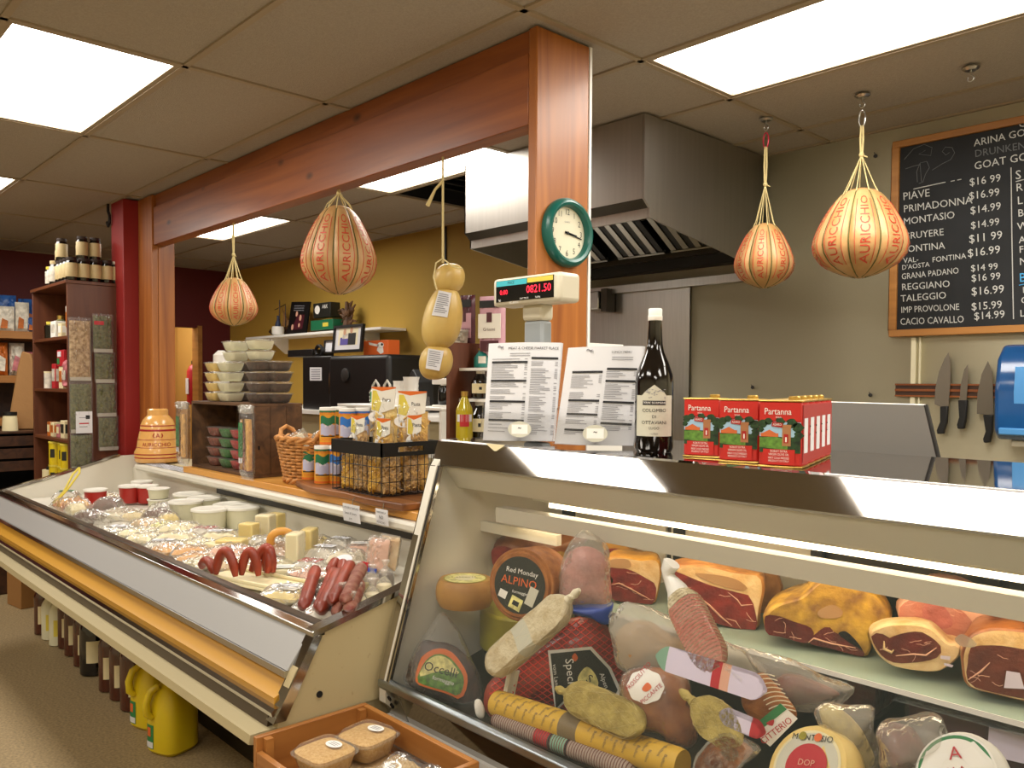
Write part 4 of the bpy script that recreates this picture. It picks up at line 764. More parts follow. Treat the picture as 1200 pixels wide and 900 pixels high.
# long cheese of three swellings
c = PX(515, 380, Y=2.012); fr = FR(PX(515, 380, Y=2.012)); d0 = 1/968.7*((Vector((c.x, c.y, 0))).dot(Vector((-math.cos(YAW), math.sin(YAW), 0))))
t = thing('long_cheese', 'long pale cheese tied into three swellings, hung on white string from the beam', 'cheese', (c.x, c.y, PX(515, 445, Y=2.012).z))
def swell(u0, u1, v0, v1, skew=0, pear=0): 
    b = MB('scamorza'); a0, z1 = fr.pix((u0+u1)/2, v0); _, z0 = fr.pix((u0+u1)/2, v1); R = (u1-u0)/2*d0; H = z1-z0; V = []
    n = 40; NV = 18
    for i in range(NV+1):
        q = .5-.5*math.cos(PI*i/NV); s = math.sin(PI*i/NV)**.75*(1-pear*(q-.4)); s = max(s, .04)
        for j in range(n): th = 2*PI*j/n; g = 1-.05*math.exp(-(min((th*6/(2*PI)) % 1, 1-(th*6/(2*PI)) % 1)/.09)**2); V.append(fr.w(a0+math.cos(th)*R*s*g+skew*(q-.5)*H, z0+q*H, math.sin(th)*R*s*g))
    b.add(V, [(i*n+j, i*n+(j+1) % n, (i+1)*n+(j+1) % n, (i+1)*n+j) for i in range(NV) for j in range(n)]+[tuple(range(n))[::-1], tuple(NV*n+j for j in range(n))]); return b, R
for (u0, u1, v0, v1, sk, pe) in ((508, 545, 309, 344, .1, 0), (495, 543, 336, 409, .14, .25), (491, 531, 404, 445, .1, 0)): swell(u0, u1, v0, v1, sk, pe)[0].build('swelling', t, off=t.location)
b = MB('rope'); b.tube([PX(519, 183, Y=2.012), PX(519, 225, Y=2.012), PX(519, 308, Y=2.012)], .0045, 6).tube([PX(519, 212, Y=2.012), PX(510, 222, Y=1.995), PX(501, 241, Y=1.99)], [.006, .005, .009], 6).tube([PX(519, 303, Y=2.012), PX(511, 308, Y=1.97), PX(508, 325, Y=1.94), PX(512, 340, Y=1.94)], .003, 6).tube([PX(519, 303, Y=2.012), PX(530, 312, Y=1.93), PX(542, 315, Y=1.93)], .003, 6); b.build('string', t, off=t.location)
def lab(b, pts, c): 
    for i in range(6):
        for j in range(6):
            pass
b = MB('paper'); R2 = 24*d0
def curved(pts, rc, u0, lines):
    P4 = [fr.pix(*p) for p in pts]; cx = fr.pix(u0, 380)[0]
    def f(a, c, e=.0015):
        x = (P4[0][0]*(1-a)+P4[1][0]*a)*(1-c) + (P4[3][0]*(1-a)+P4[2][0]*a)*c; y = (P4[0][1]*(1-a)+P4[1][1]*a)*(1-c) + (P4[3][1]*(1-a)+P4[2][1]*a)*c
        return fr.w(x, y, math.sqrt(max(.0001, rc*rc-(x-cx)**2))+e)
    b.use('paper').sheet(f, 8, 8); b.use('ink_grey'); r3 = random.Random(5)
    for k in range(lines):
        y = .1+.8*k/lines; x1 = r3.uniform(.6, .92); b.sheet(lambda a, c: f(.1+(x1-.1)*a, y+c*.035, .0022), 6, 1)
curved([(514, 343), (529, 346), (524, 374), (506, 371)], R2*1.02, 520, 10); b.build('label', t, off=t.location); b = MB(); curved([(502, 409), (520, 412), (515, 435), (499, 432)], 20*d0*1.03, 511, 8); b.build('label', t, off=t.location)
# wall clock on the post
cc = PX(662.5, 273.5, X=-1.992); t = thing('wall_clock', 'round dark green wall clock on the pine post', 'clock', cc); t.rotation_euler = (PI/2, 0, PI/2)
MB('green_clock').lathe([(.118, 0), (.12, .008), (.119, .018), (.112, .03), (.103, .034), (.094, .030), (.089, .02), (.089, .004)], n=56).build('rim', t)
MB('dial').lathe([(.089, .0), (.089, .008), (.001, .008)], n=56).build('dial', t); dl = [c for c in t.children if c.name.startswith('dial')][0]
b = MB('ink')
for k in range(1, 13): a = PI/2-k*PI/6; b.text(str(k), .021, lambda x, y: (math.cos(a)*.071+x*.85, math.sin(a)*.071-.008+y, .0087))
b.use('ink_grey').text('QUARTZ', .005, lambda x, y: (x, .036+y, .0087)); b.build('numerals', dl)
for L, wd, ang, nm in ((.048, .004, -.12, 'hour_hand'), (.074, .003, -.19, 'minute_hand')):
    c_, s_ = math.cos(ang), math.sin(ang); MB('ink').add([(x*c_-y*s_, x*s_+y*c_, z) for z in (.010, .0115) for x, y in ((-.012, -wd), (L, -wd*.6), (L, wd*.6), (-.012, wd))], [(0, 3, 2, 1), (4, 5, 6, 7), (0, 1, 5, 4), (1, 2, 6, 5), (2, 3, 7, 6), (3, 0, 4, 7)]).build(nm, t)
MB('ink').tube([(0, 0, .009), (0, 0, .014)], .005, 12).build('hub', t)

# ---------------------------------------------------------------- on top of the deli case
TOP = 1.3825
a, c_ = PX(577, 342, Y=1.62), PX(656, 342, Y=1.62); zt, zb = PX(620, 322, Y=1.62).z, PX(620, 356, Y=1.62).z
cx = (a.x+c_.x)/2; hw = (c_.x-a.x)/2; t = thing('scale_display', 'beige price scale display with red digits on a grey pole behind the menus', 'scale', (cx, 1.655, TOP)); h = zt-zb; zc = (zt+zb)/2-TOP
MB('plastic_beige').box(-hw, hw, -.035, .05, zc-h/2, zc+h/2).build('housing', t, bevel=.012, seg=3)
b = MB('black_gloss').box(-hw+.018, hw-.022, -.0365, -.034, zc-h/2+.012, zc+h/2-.008).use('cyan').box(-hw+.02, .01, -.0372, -.036, zc+h/2-.024, zc+h/2-.009).use('label_yellow').box(.012, hw-.024, -.0372, -.036, zc+h/2-.022, zc+h/2-.009)
b.use('lcd_red'); tx = lambda s, x, z, sz, al='CENTER': b.text(s, sz, lambda X, Z: (x+X, -.0374, z+Z), al)
tx('0.00', -hw*.62, zc-.008, .014); tx('0821.50', hw*.42, zc-.010, .022)
b.use('white'); tx('kg', -hw*.75, zc-.026, .007); tx('SC-8000E', -hw*.3, zc-.036, .007); tx('UNIT PRICE', .0, zc-.026, .005); tx('TOTAL', hw*.4, zc-.026, .005); b.use('ink'); tx('PRICE', -hw*.4, zc+h/2-.02, .008)
b.build('display', t)
MB('plastic_beige').box(-.045, .04, -.005, .045, zc-h/2-.045, zc-h/2+.004).build('neck', t, bevel=.012, seg=3); MB('plastic_grey').box(-.04, .035, 0, .042, .001, zc-h/2-.044).build('pole', t, bevel=.008)
def menu(name, label, TL, TR, BR, BL, blocks, header, big):
    P = PX((BL[0]+BR[0])/2, (BL[1]+BR[1])/2, Z=TOP+.004); fr = FR(P, .14); t = thing(name, label, 'menu stand', P); q = [fr.pix(*p) for p in (BL, BR, TR, TL)]
    def f(x, y, e=0):   # x,y 0..1 on the sheet
        a = (q[0][0]*(1-x)+q[1][0]*x)*(1-y)+(q[3][0]*(1-x)+q[2][0]*x)*y; b_ = (q[0][1]*(1-x)+q[1][1]*x)*(1-y)+(q[3][1]*(1-x)+q[2][1]*x)*y; b_ = max(b_, .002)
        return fr.w(a, b_, e+.010*math.sin(x*PI)*(.3+y))
    for k in range(3):
        b = MB('paper'); e = .004-.0022*k; sh = .012*k
        b.sheet(lambda x, y: f(x+sh*(1 if y > .1 else .3)*y, y-.001*k, e), 10, 10)
        if k == 0:
            r4 = random.Random(len(label)); b.use('ink')
            b.text(header, .007 if big else .006, lambda X, Y: f((.62 if big else .72)+X/.2, .93+Y/.27, .006))
            for x in (.18,): b.use('ink_grey'); b.text('~', .03, lambda X, Y: f(.17 if big else .3, .905, .006) + Vector((0, 0, 0)) + fr.r*X*.7 + fr.u*(Y+.004)); b.text('M', .008, lambda X, Y: f(.19 if big else .33, .93, .006) + fr.r*X + fr.u*Y)
            b.use('ink_grey'); [b.sheet(lambda a, c: f((.3 if big else .6)+a*.28, .885-.022*i+c*.006, .0055), 4, 1) for i in range(2)]
            for x0, x1, ys, ye, bars in blocks:
                for yb in bars: b.use('ink').sheet(lambda a, c: f(x0+(x1-x0)*a, yb+.022*c, .0056), 6, 1)
                y = ys
                while y > ye:
                    if all(abs(y-yb-.01) > .022 for yb in bars) and r4.random() < .88:
                        l = r4.uniform(.35, .8)*(x1-x0); b.use('ink_grey').sheet(lambda a, c: f(x0+l*a, y+.006*c, .0056), 4, 1)
                        if r4.random() < .75: b.sheet(lambda a, c: f(x1-.04+.04*a, y+.006*c, .0056), 1, 1)
                    y -= .0175
        b.build('menu_sheet', t, off=t.location)
    ac = MB('acrylic'); ac.sheet(lambda x, y: f(-.03+x*1.06, y*.36, .02), 8, 3); ac.sheet(lambda x, y: f(-.03, y*.36, .0+.02*x), 1, 2).sheet(lambda x, y: f(1.03, y*.36, .02*x), 1, 2).sheet(lambda x, y: f(-.03+x*1.06, 0, .02*y), 6, 1); ac.sheet(lambda x, y: f(-.03+x*1.06, y*1.0, -.006), 8, 4); aco = ac.build('acrylic_holder', t, off=t.location)
    b = MB('label_grey'); c0 = Vector(f(.5, .12, .0215)); n = 32; b.add([c0+fr.r*math.cos(2*PI*i/n)*.032+fr.u*math.sin(2*PI*i/n)*.022 for i in range(n)], [tuple(range(n))]); b.use('white').add([c0+fr.n*.0006+fr.r*x+fr.u*y for x, y in ((-.022, -.013), (.022, -.013), (.022, .013), (-.022, .013))], [(0, 1, 2, 3)])
    b.use('ink').text('~', .02, lambda X, Y: c0+fr.n*.0012+fr.r*X*.6+fr.u*(Y-.004)).text('deli menu', .005, lambda X, Y: c0+fr.n*.0012+fr.r*X+fr.u*(Y-.009)) if 0 else b.use('ink').text('~', .02, lambda X, Y: c0+fr.n*.0012+fr.r*X*.6+fr.u*(Y-.004)); b.build('logo_sticker', aco, off=t.location)
menu('menu_stand', 'left acrylic stand of printed white menus on the deli case, before the scale', (573, 403), (658, 402), (650, 520), (566, 516), [(.06, .55, .83, .08, (.79, .60, .39, .2)), (.6, .97, .8, .08, (.83,))], "MEAT & CHEESE MARKET PLACE", True)
menu('menu_stand', 'right acrylic stand of printed white menus, beside the dark magnum bottle', (666, 408), (754, 406), (742, 526), (650, 520), [(.1, .5, .72, .1, (.73, .44, .30, .14)), (.55, .95, .74, .16, (.76, .64, .43, .22))], 'LUNCH MENU', False)
# magnum bottle
P = PX(766, 529, Z=TOP); dep = P.xy.dot(Vector((-math.cos(YAW), math.sin(YAW)))); k = dep/968.7; HB = 167*k
t = thing('wine_bottle', 'tall dark magnum bottle with grey label and white cap beside the menus', 'bottle', P); R = 22.5*k
MB('dark_glass').lathe([(R*.3, .004), (R*.9, 0), (R, .01), (R, 80*k), (R*.95, 90*k), (R*.75, 103*k), (R*.5, 116*k), (R*.4, 126*k), (R*.34, 152*k), (R*.36, 154*k), (.001, 154*k)], n=36).build('glass', t)
b = MB('white').lathe([(R*.36, 153*k), (R*.38, 154*k), (R*.38, 158*k), (R*.36, 158.5*k), (R*.36, 166*k), (R*.33, 167*k), (.001, 167*k)], n=24); b.build('cap', t)
th0 = math.atan2(-P.y, -P.x); b = MB('label_grey')
def onb(x, z, e=.0008): a = th0+x/R; return (math.cos(a)*(R+e), math.sin(a)*(R+e), z)
b.sheet(lambda a, c: onb((a-.5)*R*2.1, (19+c*47)*k), 16, 4); b.sheet(lambda a, c: onb((a-.5)*.75*R*2*math.sin(max(.02, PI*(1-c)*.5)), (60+c*18)*k, .0009), 14, 6)
b.use('ink'); tb = lambda s, sz, z: b.text(s, sz, lambda X, Z: onb(X, z*k+Z, .0016))
tb('COLOMBO', .0085, 47); tb('DI', .0075, 40); tb('OTTAVIANI', .0085, 33); tb('LUGO', .0065, 27); tb('1 LITRO', .004, 21); b.sheet(lambda a, c: onb((a-.5)*R*1.2, (55+c*5)*k, .0013), 8, 1); b.use('white'); b.text('TERRE BORMANE', .0052, lambda X, Z: onb(X, 56.5*k+Z, .002))
b.use('ink_grey'); 
for q in range(26): r5 = random.Random(q); x, z = r5.uniform(-.55, .55)*R, r5.uniform(62, 73)*k; b.sheet(lambda a, c: onb(x+a*.004, z+c*.0016, .0016), 1, 1)
b.build('label', t)
# olive oil tins
yaw = math.radians(14); TW, TD, TH = .086, .062, .136; TP = [PX(u, v, Z=TOP) for u, v in ((821.5, 536), (865, 542), (913.5, 548))]; nb = Vector((-math.sin(math.radians(17)), math.cos(math.radians(17)), 0))
t = thing('oil_tin', 'left front red olive oil tin with landscape label, next to the dark bottle', 'tin', (0, 0, TOP), yaw, 'red olive oil tins')
MB('tin_red').box(-TW/2, TW/2, 0, TD, .003, TH-.003).build('body', t, bevel=.005)
for z0, z1 in ((0, .004), (TH-.004, TH)): MB('gold').box(-TW/2-.0012, TW/2+.0012, -.0012, TD+.0012, z0, z1).build('seam', t, bevel=.002)
b = MB('gold'); b.at((.02, TD/2, TH)).lathe([(.012, 0), (.012, .006), (.01, .008), (.001, .008)], n=16); b.T = None; b.build('cap', t)
b = MB().at((0, 0, 0), (0, 0, 0), (.086/.112, 1, 1)); TWo = TW; TW = .112; y = -.0009; q = lambda m, x0, x1, z0, z1, e=0: b.use(m).quad((x0, y-e, z0), (x1, y-e, z0), (x1, y-e, z1), (x0, y-e, z1))
W2 = TW/2-.003; q('sky', -W2, W2, .05, .092); q('leaf', -W2, W2, .030, .062, .0002)
b.use('field').add([(x, y-.0004, z) for x, z in ((-W2, .04), (.02, .036), (.02, .056), (-.01, .062), (-W2, .060))], [(0, 1, 2, 3, 4)])
for x, z, r in ((-.045, .088, .012), (-.03, .093, .010), (.0, .093, .012), (.03, .09, .014), (.046, .082, .014), (.048, .066, .012), (-.05, .076, .008)): b.use('leaf').add([(x+math.cos(a)*r*(1+.2*math.cos(5*a)), y-.0005, z+math.sin(a)*r*.7) for a in [2*PI*i/14 for i in range(14)]], [tuple(range(14))])
q('roof', -.05, -.004, .062, .069, .0006); b.add([(-.045, y-.0007, .069), (-.01, y-.0007, .069), (-.027, y-.0007, .076)], [(0, 1, 2)]); q('stone', .006, .028, .044, .086, .0007); q('tin_red2', .010, .022, .05, .068, .0009); q('stone', .005, .029, .082, .087, .0009); q('white', .014, .018, .052, .062, .001)
b.use('tin_red2').add([(x, y-.0012, z) for x, z in ((-.022, .083), (.006, .081), (.008, .090), (-.02, .092))], [(0, 1, 2, 3)]); b.use('white').text('ASARO', .005, lambda X, Z: (-.007+X, y-.0016, .0845+Z))
q('tin_red', -W2, W2, .095, TH-.005, .0002); q('tin_red', -W2+.01, W2-.014, .006, .037, .0011)
b.use('white').text('Partanna', .0135, lambda X, Z: (-.006+X, y-.0014, .107+Z), sx=1.08); b.text('SICILIA', .0035, lambda X, Z: (-.004+X, y-.0014, .100+Z))
for s, sz, z in (('ROBUST EXTRA', .0045, .031), ('VIRGIN OLIVE OIL', .0048, .0245), ('FIRST COLD PRESSED', .0042, .0175), ('PRODUCT OF ITALY', .0042, .0115)): b.text(s, sz, lambda X, Z: (-.002+X, y-.0018, z+Z))
TW = TWo; W2 = TW/2; b.T = None; b.use('tin_red2').quad((W2+.001, .004, .01), (W2+.001, TD-.004, .01), (W2+.001, TD-.004, TH-.01), (W2+.001, .004, TH-.01)); b.use('paper').quad((W2+.0014, .012, .03), (W2+.0014, TD-.02, .03), (W2+.0014, TD-.02, .1), (W2+.0014, .012, .1))
b.build('printed_label', t)
t.location = (TP[0].x, TP[0].y, TOP)
for i, lb in ((1, 'middle front red olive oil tin with landscape label'), (2, 'right front red olive oil tin with landscape label, head of the tin column')): p = TP[i]; dup(t, (p.x, p.y, TOP), lb)
for i, lb in enumerate(('second red olive oil tin in the right column, just behind the front one', 'third red olive oil tin back in the right column', 'fourth red olive oil tin back in the right column', 'rearmost red olive oil tin of the right column')): p = TP[2]+nb*(TD+.006)*(i+1); dup(t, (p.x, p.y, TOP), lb)
# folded leaflet under the left stand
o = MB('paper_cream').add([PX(569, 519.5, Y=1.498), PX(592, 521.5, Y=1.498), PX(582, 528.5, Y=1.494), PX(579, 528.5, Y=1.494)], [(0, 3, 2, 1)]).add([PX(569, 519.5, Y=1.499), PX(592, 521.5, Y=1.499), PX(582, 528.5, Y=1.495), PX(579, 528.5, Y=1.495)], [(0, 1, 2, 3)]).build('leaflet'); tag(o, 'small printed leaflet lying at the foot of the left menu stand', 'leaflet')

# ---------------------------------------------------------------- kitchen wall
YW = YB-.006
X0, Z1 = -1.63, 2.68; Z0 = 1.775; XR_ = .35
t = thing('chalkboard', 'black chalkboard in wooden frame listing cheese prices at upper right', 'chalkboard', (-.6, YB-.02, 1.775)); L0 = t.location
b = MB('oakframe'); yf = YB-.036
for x0, x1, z0, z1 in ((X0, XR_, Z1-.032, Z1), (X0, XR_, Z0, Z0+.032), (X0, X0+.032, Z0+.032, Z1-.032), (XR_-.032, XR_, Z0+.032, Z1-.032)): b.box(x0, x1, yf, YB-.003, z0, z1)
b.build('frame', t, off=L0, bevel=.003); MB('board_black').box(X0+.03, XR_-.03, YB-.022, YB-.004, Z0+.03, Z1-.03).build('slate', t, off=L0)
b = MB('chalk'); kD = crop(1030, 120, 3.21); yc = YB-.024; r6 = random.Random(4)
def chalk(s, x, y, h, m='chalk', sx=.95):
    p = PX(*kD([(x, y)])[0], Y=yc); sz = h/3.21*.00345*1.05; rt = r6.uniform(-.015, .035); b.use(m); b.text(s, sz, lambda X, Z: (p.x+X-Z*.06, yc, p.z+Z+X*rt), 'LEFT', sx)
for s, x, y, h in (('PIAVE', 90, 368, 32), ('PRIMADONNA', 92, 414, 30), ('MONTASIO', 92, 461, 29), ('GRUYERE', 92, 516, 28), ('FONTINA', 92, 565, 28), ('VAL-', 92, 605, 22), ("D'AOSTA", 86, 630, 20), ('FONTINA', 200, 602, 22), ('GRANA PADANO', 85, 666, 25), ('REGGIANO', 85, 707, 28), ('TALEGGIO', 82, 750, 28), ('IMP PROVOLONE', 83, 792, 26), ('CACIO CAVALLO', 80, 837, 28),
   ('$16 99', 340, 314, 30), ('$16.99', 338, 366, 30), ('$14.99', 343, 421, 30), ('$14.99', 345, 476, 28), ('$11 99', 338, 529, 32), ('$16.99', 333, 582, 32), ('$14 99', 345, 636, 26), ('$16 99', 347, 674, 28), ('$16.99', 347, 726, 32), ('$15.99', 347, 782, 30), ('$14.99', 357, 818, 30),
   ('ARINA GOAT', 357, 166, 28), ('DRUNKEN', 360, 206, 28), ('GOAT GO', 358, 253, 30), ('G', 525, 95, 28), ('S', 513, 290, 34), ('R', 515, 335, 30), ('L', 520, 384, 30), ('B', 522, 430, 28), ('W', 520, 480, 28), ('A', 526, 530, 26), ('F', 527, 566, 26), ('N', 528, 612, 28), ('I', 540, 717, 24), ('C', 534, 757, 26), ('L', 530, 806, 26)):
    chalk(s, x, y, h, 'chalk_dim' if s in ('FONTINA', 'DRUNKEN') and y < 210 else 'chalk', .8 if len(s) > 11 else .95)
chalk('B', 527, 676, 34, 'chalk_blue')
pl = lambda pts, r, m: b.use(m).tube([PX(*kD([p])[0], Y=yc-.0005) for p in pts], r, 5)
pl([(497, 245), (500, 500), (506, 815)], .002, 'chalk'); pl([(515, 298), (545, 290)], .002, 'chalk'); pl([(527, 688), (546, 684)], .002, 'chalk_blue'); pl([(130, 326), (250, 300)], .002, 'chalk'); pl([(270, 297), (285, 294)], .002, 'chalk'); pl([(295, 292), (310, 289)], .002, 'chalk')
pl([(200, 255), (240, 230), (270, 215), (285, 190), (275, 170), (250, 168), (238, 185), (252, 198), (265, 188)], .0012, 'chalk_dim'); pl([(145, 300), (142, 260), (155, 228), (180, 222), (190, 245), (175, 270), (165, 300), (150, 305)], .0014, 'chalk_dim'); pl([(100, 250), (130, 240), (150, 235)], .0014, 'chalk_dim'); pl([(95, 215), (130, 175), (170, 158), (200, 170), (195, 200), (150, 195), (175, 180)], .0012, 'chalk_dim'); pl([(155, 230), (160, 300)], .001, 'chalk_dim')
b.build('chalk_writing', t, off=L0)
# magnetic rack, three knives, dispenser
pr = PX(1050, 457, Y=YW); t = thing('knife_rack', 'wooden magnetic knife strip on the cream wall holding three knives', 'knife rack', (pr.x+.3, YB-.01, pr.z))
b = MB('darkwood').box(-.3, .24, -.004, .007, -.03, .03).use('pine_x'); b.box(-.3, .24, -.009, .007, .022, .03).box(-.3, .24, -.009, .007, -.005, .006).box(-.3, .24, -.009, .007, -.03, -.023); b.build('strip', t)
kE = crop(960, 350, 3.6)
def knife(label, blade, handle):
    P = PX(*kE([handle[0]])[0], Y=YB-.026); t = thing('kitchen_knife', label, 'knife', P, group='knives on the magnetic strip')
    for nm, poly, m, w in (('blade', blade, 'knife_steel', .0012), ('handle', handle, 'handle_black', .010)):
        pts = [PX(u, v, Y=YB-.026) for u, v in kE(poly)]; b = MB(m).prism([(p.x, p.z) for p in pts], 'y', YB-.026-w, YB-.026+w); b.build(nm, t, off=P, bevel=.004 if nm == 'handle' else 0, smooth=30)
knife('broad chef knife, leftmost on the wall strip', [(545, 228), (553, 260), (555, 330), (546, 452), (515, 457), (487, 445), (490, 380), (505, 310), (530, 250)], [(512, 455), (545, 452), (541, 520), (527, 570), (500, 570), (498, 555), (512, 520)])
knife('narrow boning knife, middle one on the wall strip', [(628, 278), (629, 330), (622, 428), (592, 428), (598, 360), (612, 300)], [(588, 428), (627, 428), (623, 500), (613, 549), (586, 549), (583, 532), (592, 500)])
knife('wide pointed chef knife with nicked edge, rightmost beside the blue dispenser', [(712, 262), (730, 310), (733, 370), (735, 490), (665, 486), (668, 400), (685, 320)], [(693, 490), (735, 490), (733, 560), (723, 606), (697, 608), (693, 592), (704, 560)])
pl_ = PX(1175, 404, Y=YB-.1); pb = PX(1176, 514, Y=YB-.1); t = thing('towel_dispenser', 'translucent blue paper towel dispenser on the wall at the right edge', 'dispenser', (pl_.x+.15, YB-.005, pb.z)); h = pl_.z-pb.z
cv = MB('blue_plastic').prism([(0, 0), (-.15, 0), (-.19, .03), (-.2, h*.5), (-.17, h*.85), (-.1, h), (0, h)], 'x', -.15, .15).build('cover', t, bevel=.02, seg=4)
b = MB('blue_light').prism([(-.188, .05), (-.2015, h*.5), (-.19, h*.76), (-.188, h*.76), (-.18, h*.5), (-.17, .05)], 'x', -.075, .1); b.build('window', cv, bevel=.004); MB('blue_light').box(-.13, .13, -.198, -.185, .02, .05).build('lever', cv, bevel=.006); MB('plastic_beige').box(-.1, .12, -.13, -.01, -.03, -.001).build('tray', t, bevel=.004)
# screws in the wall
for u, v, lb in ((1026, 183, 'small dark hook on the cream wall left of the chalkboard'), (1020, 463, 'dark wall screw above the grey guard panel'), (882, 454, 'faint wall screw above the oil tins')):
    o = MB('darkgrey').at(tuple(PX(u, v, Y=YB-.002)), (PI/2, 0, 0)).lathe([(.009, 0), (.009, .004), (.004, .006), (.001, .006)], n=12).tube([(0, 0, .004), (0, .012, .01), (0, .014, .016)], .002, 5).build('wall_screw'); tag(o, lb, 'screw')
# grey guard panel on a back table
pa, pb, pc, pd = PX(955, 471, Y=2.35), PX(1085, 475, Y=2.35), PX(1102, 545, Y=2.35), PX(950, 538, Y=2.35)
t = thing('work_table', 'steel work table behind the deli case', 'table', (-.7, 2.55, 0)); MB('steel').box(-1.0, 1.0, -.3, .32, .88, .91).build('tabletop', t, bevel=.003)
for x in (-.95, .92):
    for y in (-.25, .25): MB('steel').box(x, x+.04, y, y+.04, 0, .88).build('leg', t)
t = thing('guard_panel', 'frosted grey guard panel with dark edge standing behind the deli case', 'panel', (pa.x, 2.35, .911)); L0 = t.location
b = MB('glass_frost').prism([(pa.x, pa.z), (pb.x, pb.z), (pc.x, pc.z), (pc.x+.02, 1.2), (pd.x, 1.2)], 'y', 2.347, 2.353); b.build('sheet', t, off=L0)
MB('darkgrey').tube([pb+Vector((0, 0, .002)), pc, (pc.x+.05, 2.35, .92)], .006, 8).build('edge_rod', t, off=L0); MB('white').tube([pa, pb], .003, 6).build('top_edge', t, off=L0); MB('darkgrey').tube([(pd.x, 2.35, 1.2), (pd.x, 2.35, .915)], .008, 8).box(pd.x, pc.x+.06, 2.3, 2.4, .912, .925).build('base', t, off=L0)
# ---------------------------------------------------------------- goods on the shelf of the chilled case
BZ = 1.0675                                   # top of the shelf board
t = thing('newspaper', 'printed newspaper sheets spread on the white shelf under the ceramic bell', 'newspaper', (-5.1, 1.87, 1.0325))
b = MB('paper').sheet(lambda a, c: (-5.36+a*.7, 1.822+c*.095, 1.0335+.003*abs(math.sin(a*9+c*4))), 20, 4); b.use('ink_grey')
for k in range(5):
    for q in range(9): b.sheet(lambda a, c: (-5.32+q*.072+a*.058, 1.83+k*.017+c*.007, 1.0385+.001*c), 2, 1)
b.build('sheet', t, off=t.location)
t = thing('ceramic_bell', 'tan ceramic cheese bell painted with red bands beside the red pillar', 'bell', (-5.335, 1.93, 1.0405)); k_ = 1/968.7*5.4
prof = [(.001, 0), (.13, 0), (.137, .01), (.137, .035), (.14, .06), (.125, .09), (.118, .14), (.108, .19), (.1, .235), (.09, .26), (.07, .285), (.062, .292), (.062, .325), (.055, .333), (.001, .333)]
def brad(z):
    for (r0, z0), (r1, z1) in zip(prof[1:], prof[2:]):
        if z0 <= z <= z1 and z1 > z0: return r0+(r1-r0)*(z-z0)/(z1-z0)
    return .05
MB('ceramic').lathe(prof, n=40).build('body', t); b = MB('ceramic_red')
for z, w in ((.03, .003), (.052, .003), (.093, .0015), (.142, .0015), (.20, .006), (.228, .003)): b.lathe([(brad(z-w)+.001, z-w), (brad(z)+.0018, z), (brad(z+w)+.001, z+w)], n=40)
th0 = math.atan2(-2.03, 5.52)
def onbell(x, z, e=.0016): r = brad(z)+e; a = th0+x/r; return (math.cos(a)*r, math.sin(a)*r, z)
b.text('AURICCHIO', .024, lambda X, Z: onbell(X-.01, .102+Z)); b.text('A', .028, lambda X, Z: onbell(X, .155+Z))
for sg in (-1, 1): b.tube([onbell(sg*.02, .155), onbell(sg*.028, .168), onbell(sg*.022, .182)], .003, 5)
b.build('painted_bands', t)
# wooden wine crate with tubs
CX, CW = -4.25, .78; cxa, cxb = -4.64, -3.865; cy0, cy1 = 1.865, 2.13; ch = .37
t = thing('wine_crate', 'weathered wooden wine crate on its side holding tubs, with tubs stacked on top', 'crate', ((cxa+cxb)/2, (cy0+cy1)/2, BZ)); L0 = t.location
MB('winebox').box(cxa, cxb, cy0, cy1, BZ, BZ+.014).build('bottom_board', t, off=L0); MB('winebox').box(cxa, cxb, cy0, cy1, BZ+ch-.014, BZ+ch).build('top_board', t, off=L0)
b = MB('winebox')
for k in range(3): b.box(cxb-.016, cxb, cy0+k*.0885, cy0+k*.0885+.086, BZ+.015, BZ+ch-.015)
b.use('blackhole').box(cxb-.001, cxb+.0006, cy0+.02, cy0+.03, BZ+.14, BZ+.16)
b.build('side_board', t, off=L0); MB('winebox').box(cxa, cxa+.016, cy0, cy1, BZ+.015, BZ+ch-.015).build('side_board', t, off=L0); MB('winebox').box(cxa+.017, cxb-.017, cy1-.012, cy1, BZ+.015, BZ+ch-.015).build('back_board', t, off=L0)
def tub(name, label, m, loc, R=.066, H=.052, group=None, sq=.35):
    t = thing(name, label, 'tub', loc, group=group)
    MB(m).lathe([(.001, .001), (R*.62, .001), (R*.74, .006), (R*.88, H*.6), (R*.93, H*.86), (.001, H*.86)], n=24, sq=sq).build('filling', t)
    MB('lid_clear').lathe([(R*.65, 0), (R*.78, .006), (R*.92, H*.6), (R*.98, H*.88), (R*1.06, H*.9), (R*1.06, H*.94), (R*.98, H*.96), (R*.9, H), (.001, H)], n=24, sq=sq).build('clear_tub', t); return t
zt = BZ+ch+.001; LH = .0545; ordn = ('bottom', 'second from bottom', 'third from bottom', 'top')
cols = [(244, 2.05, 'tub_yellow', 'yellow tub in the rear left stack on the wooden crate'), (256, 1.945, 'tub_yellow', 'yellow tub in the front left stack on the wooden crate'), (270.5, 1.945, 'tub_white', 'white tub in the stack between yellow and dark tubs on the crate'), (285, 2.04, 'tub_dark', 'dark tub in the half-hidden stack beside the white tubs on the crate'), (305, 1.95, 'tub_dark', 'dark tub in the front middle stack on the crate'), (336, 2.03, 'tub_dark', 'dark tub in the right stack on the crate')]
first = {}
def shorten(pos, lab): return f'{lab}, {pos}'
for u, Y, m, lab in cols:
    X = PX(u, 460, Y=Y).x; X = max(cxa+.068, min(X, cxb-.07))
    for k in range(4):
        l = ('lowest ', 'second lowest ', 'second highest ', 'top ')[k] + lab; loc = (X+rnd.uniform(-.003, .003), Y, zt+k*LH)
        if m not in first: first[m] = tub('plastic_tub', l, m, loc, group='tubs stacked on the crate')
        else: dup(first[m], loc, l)
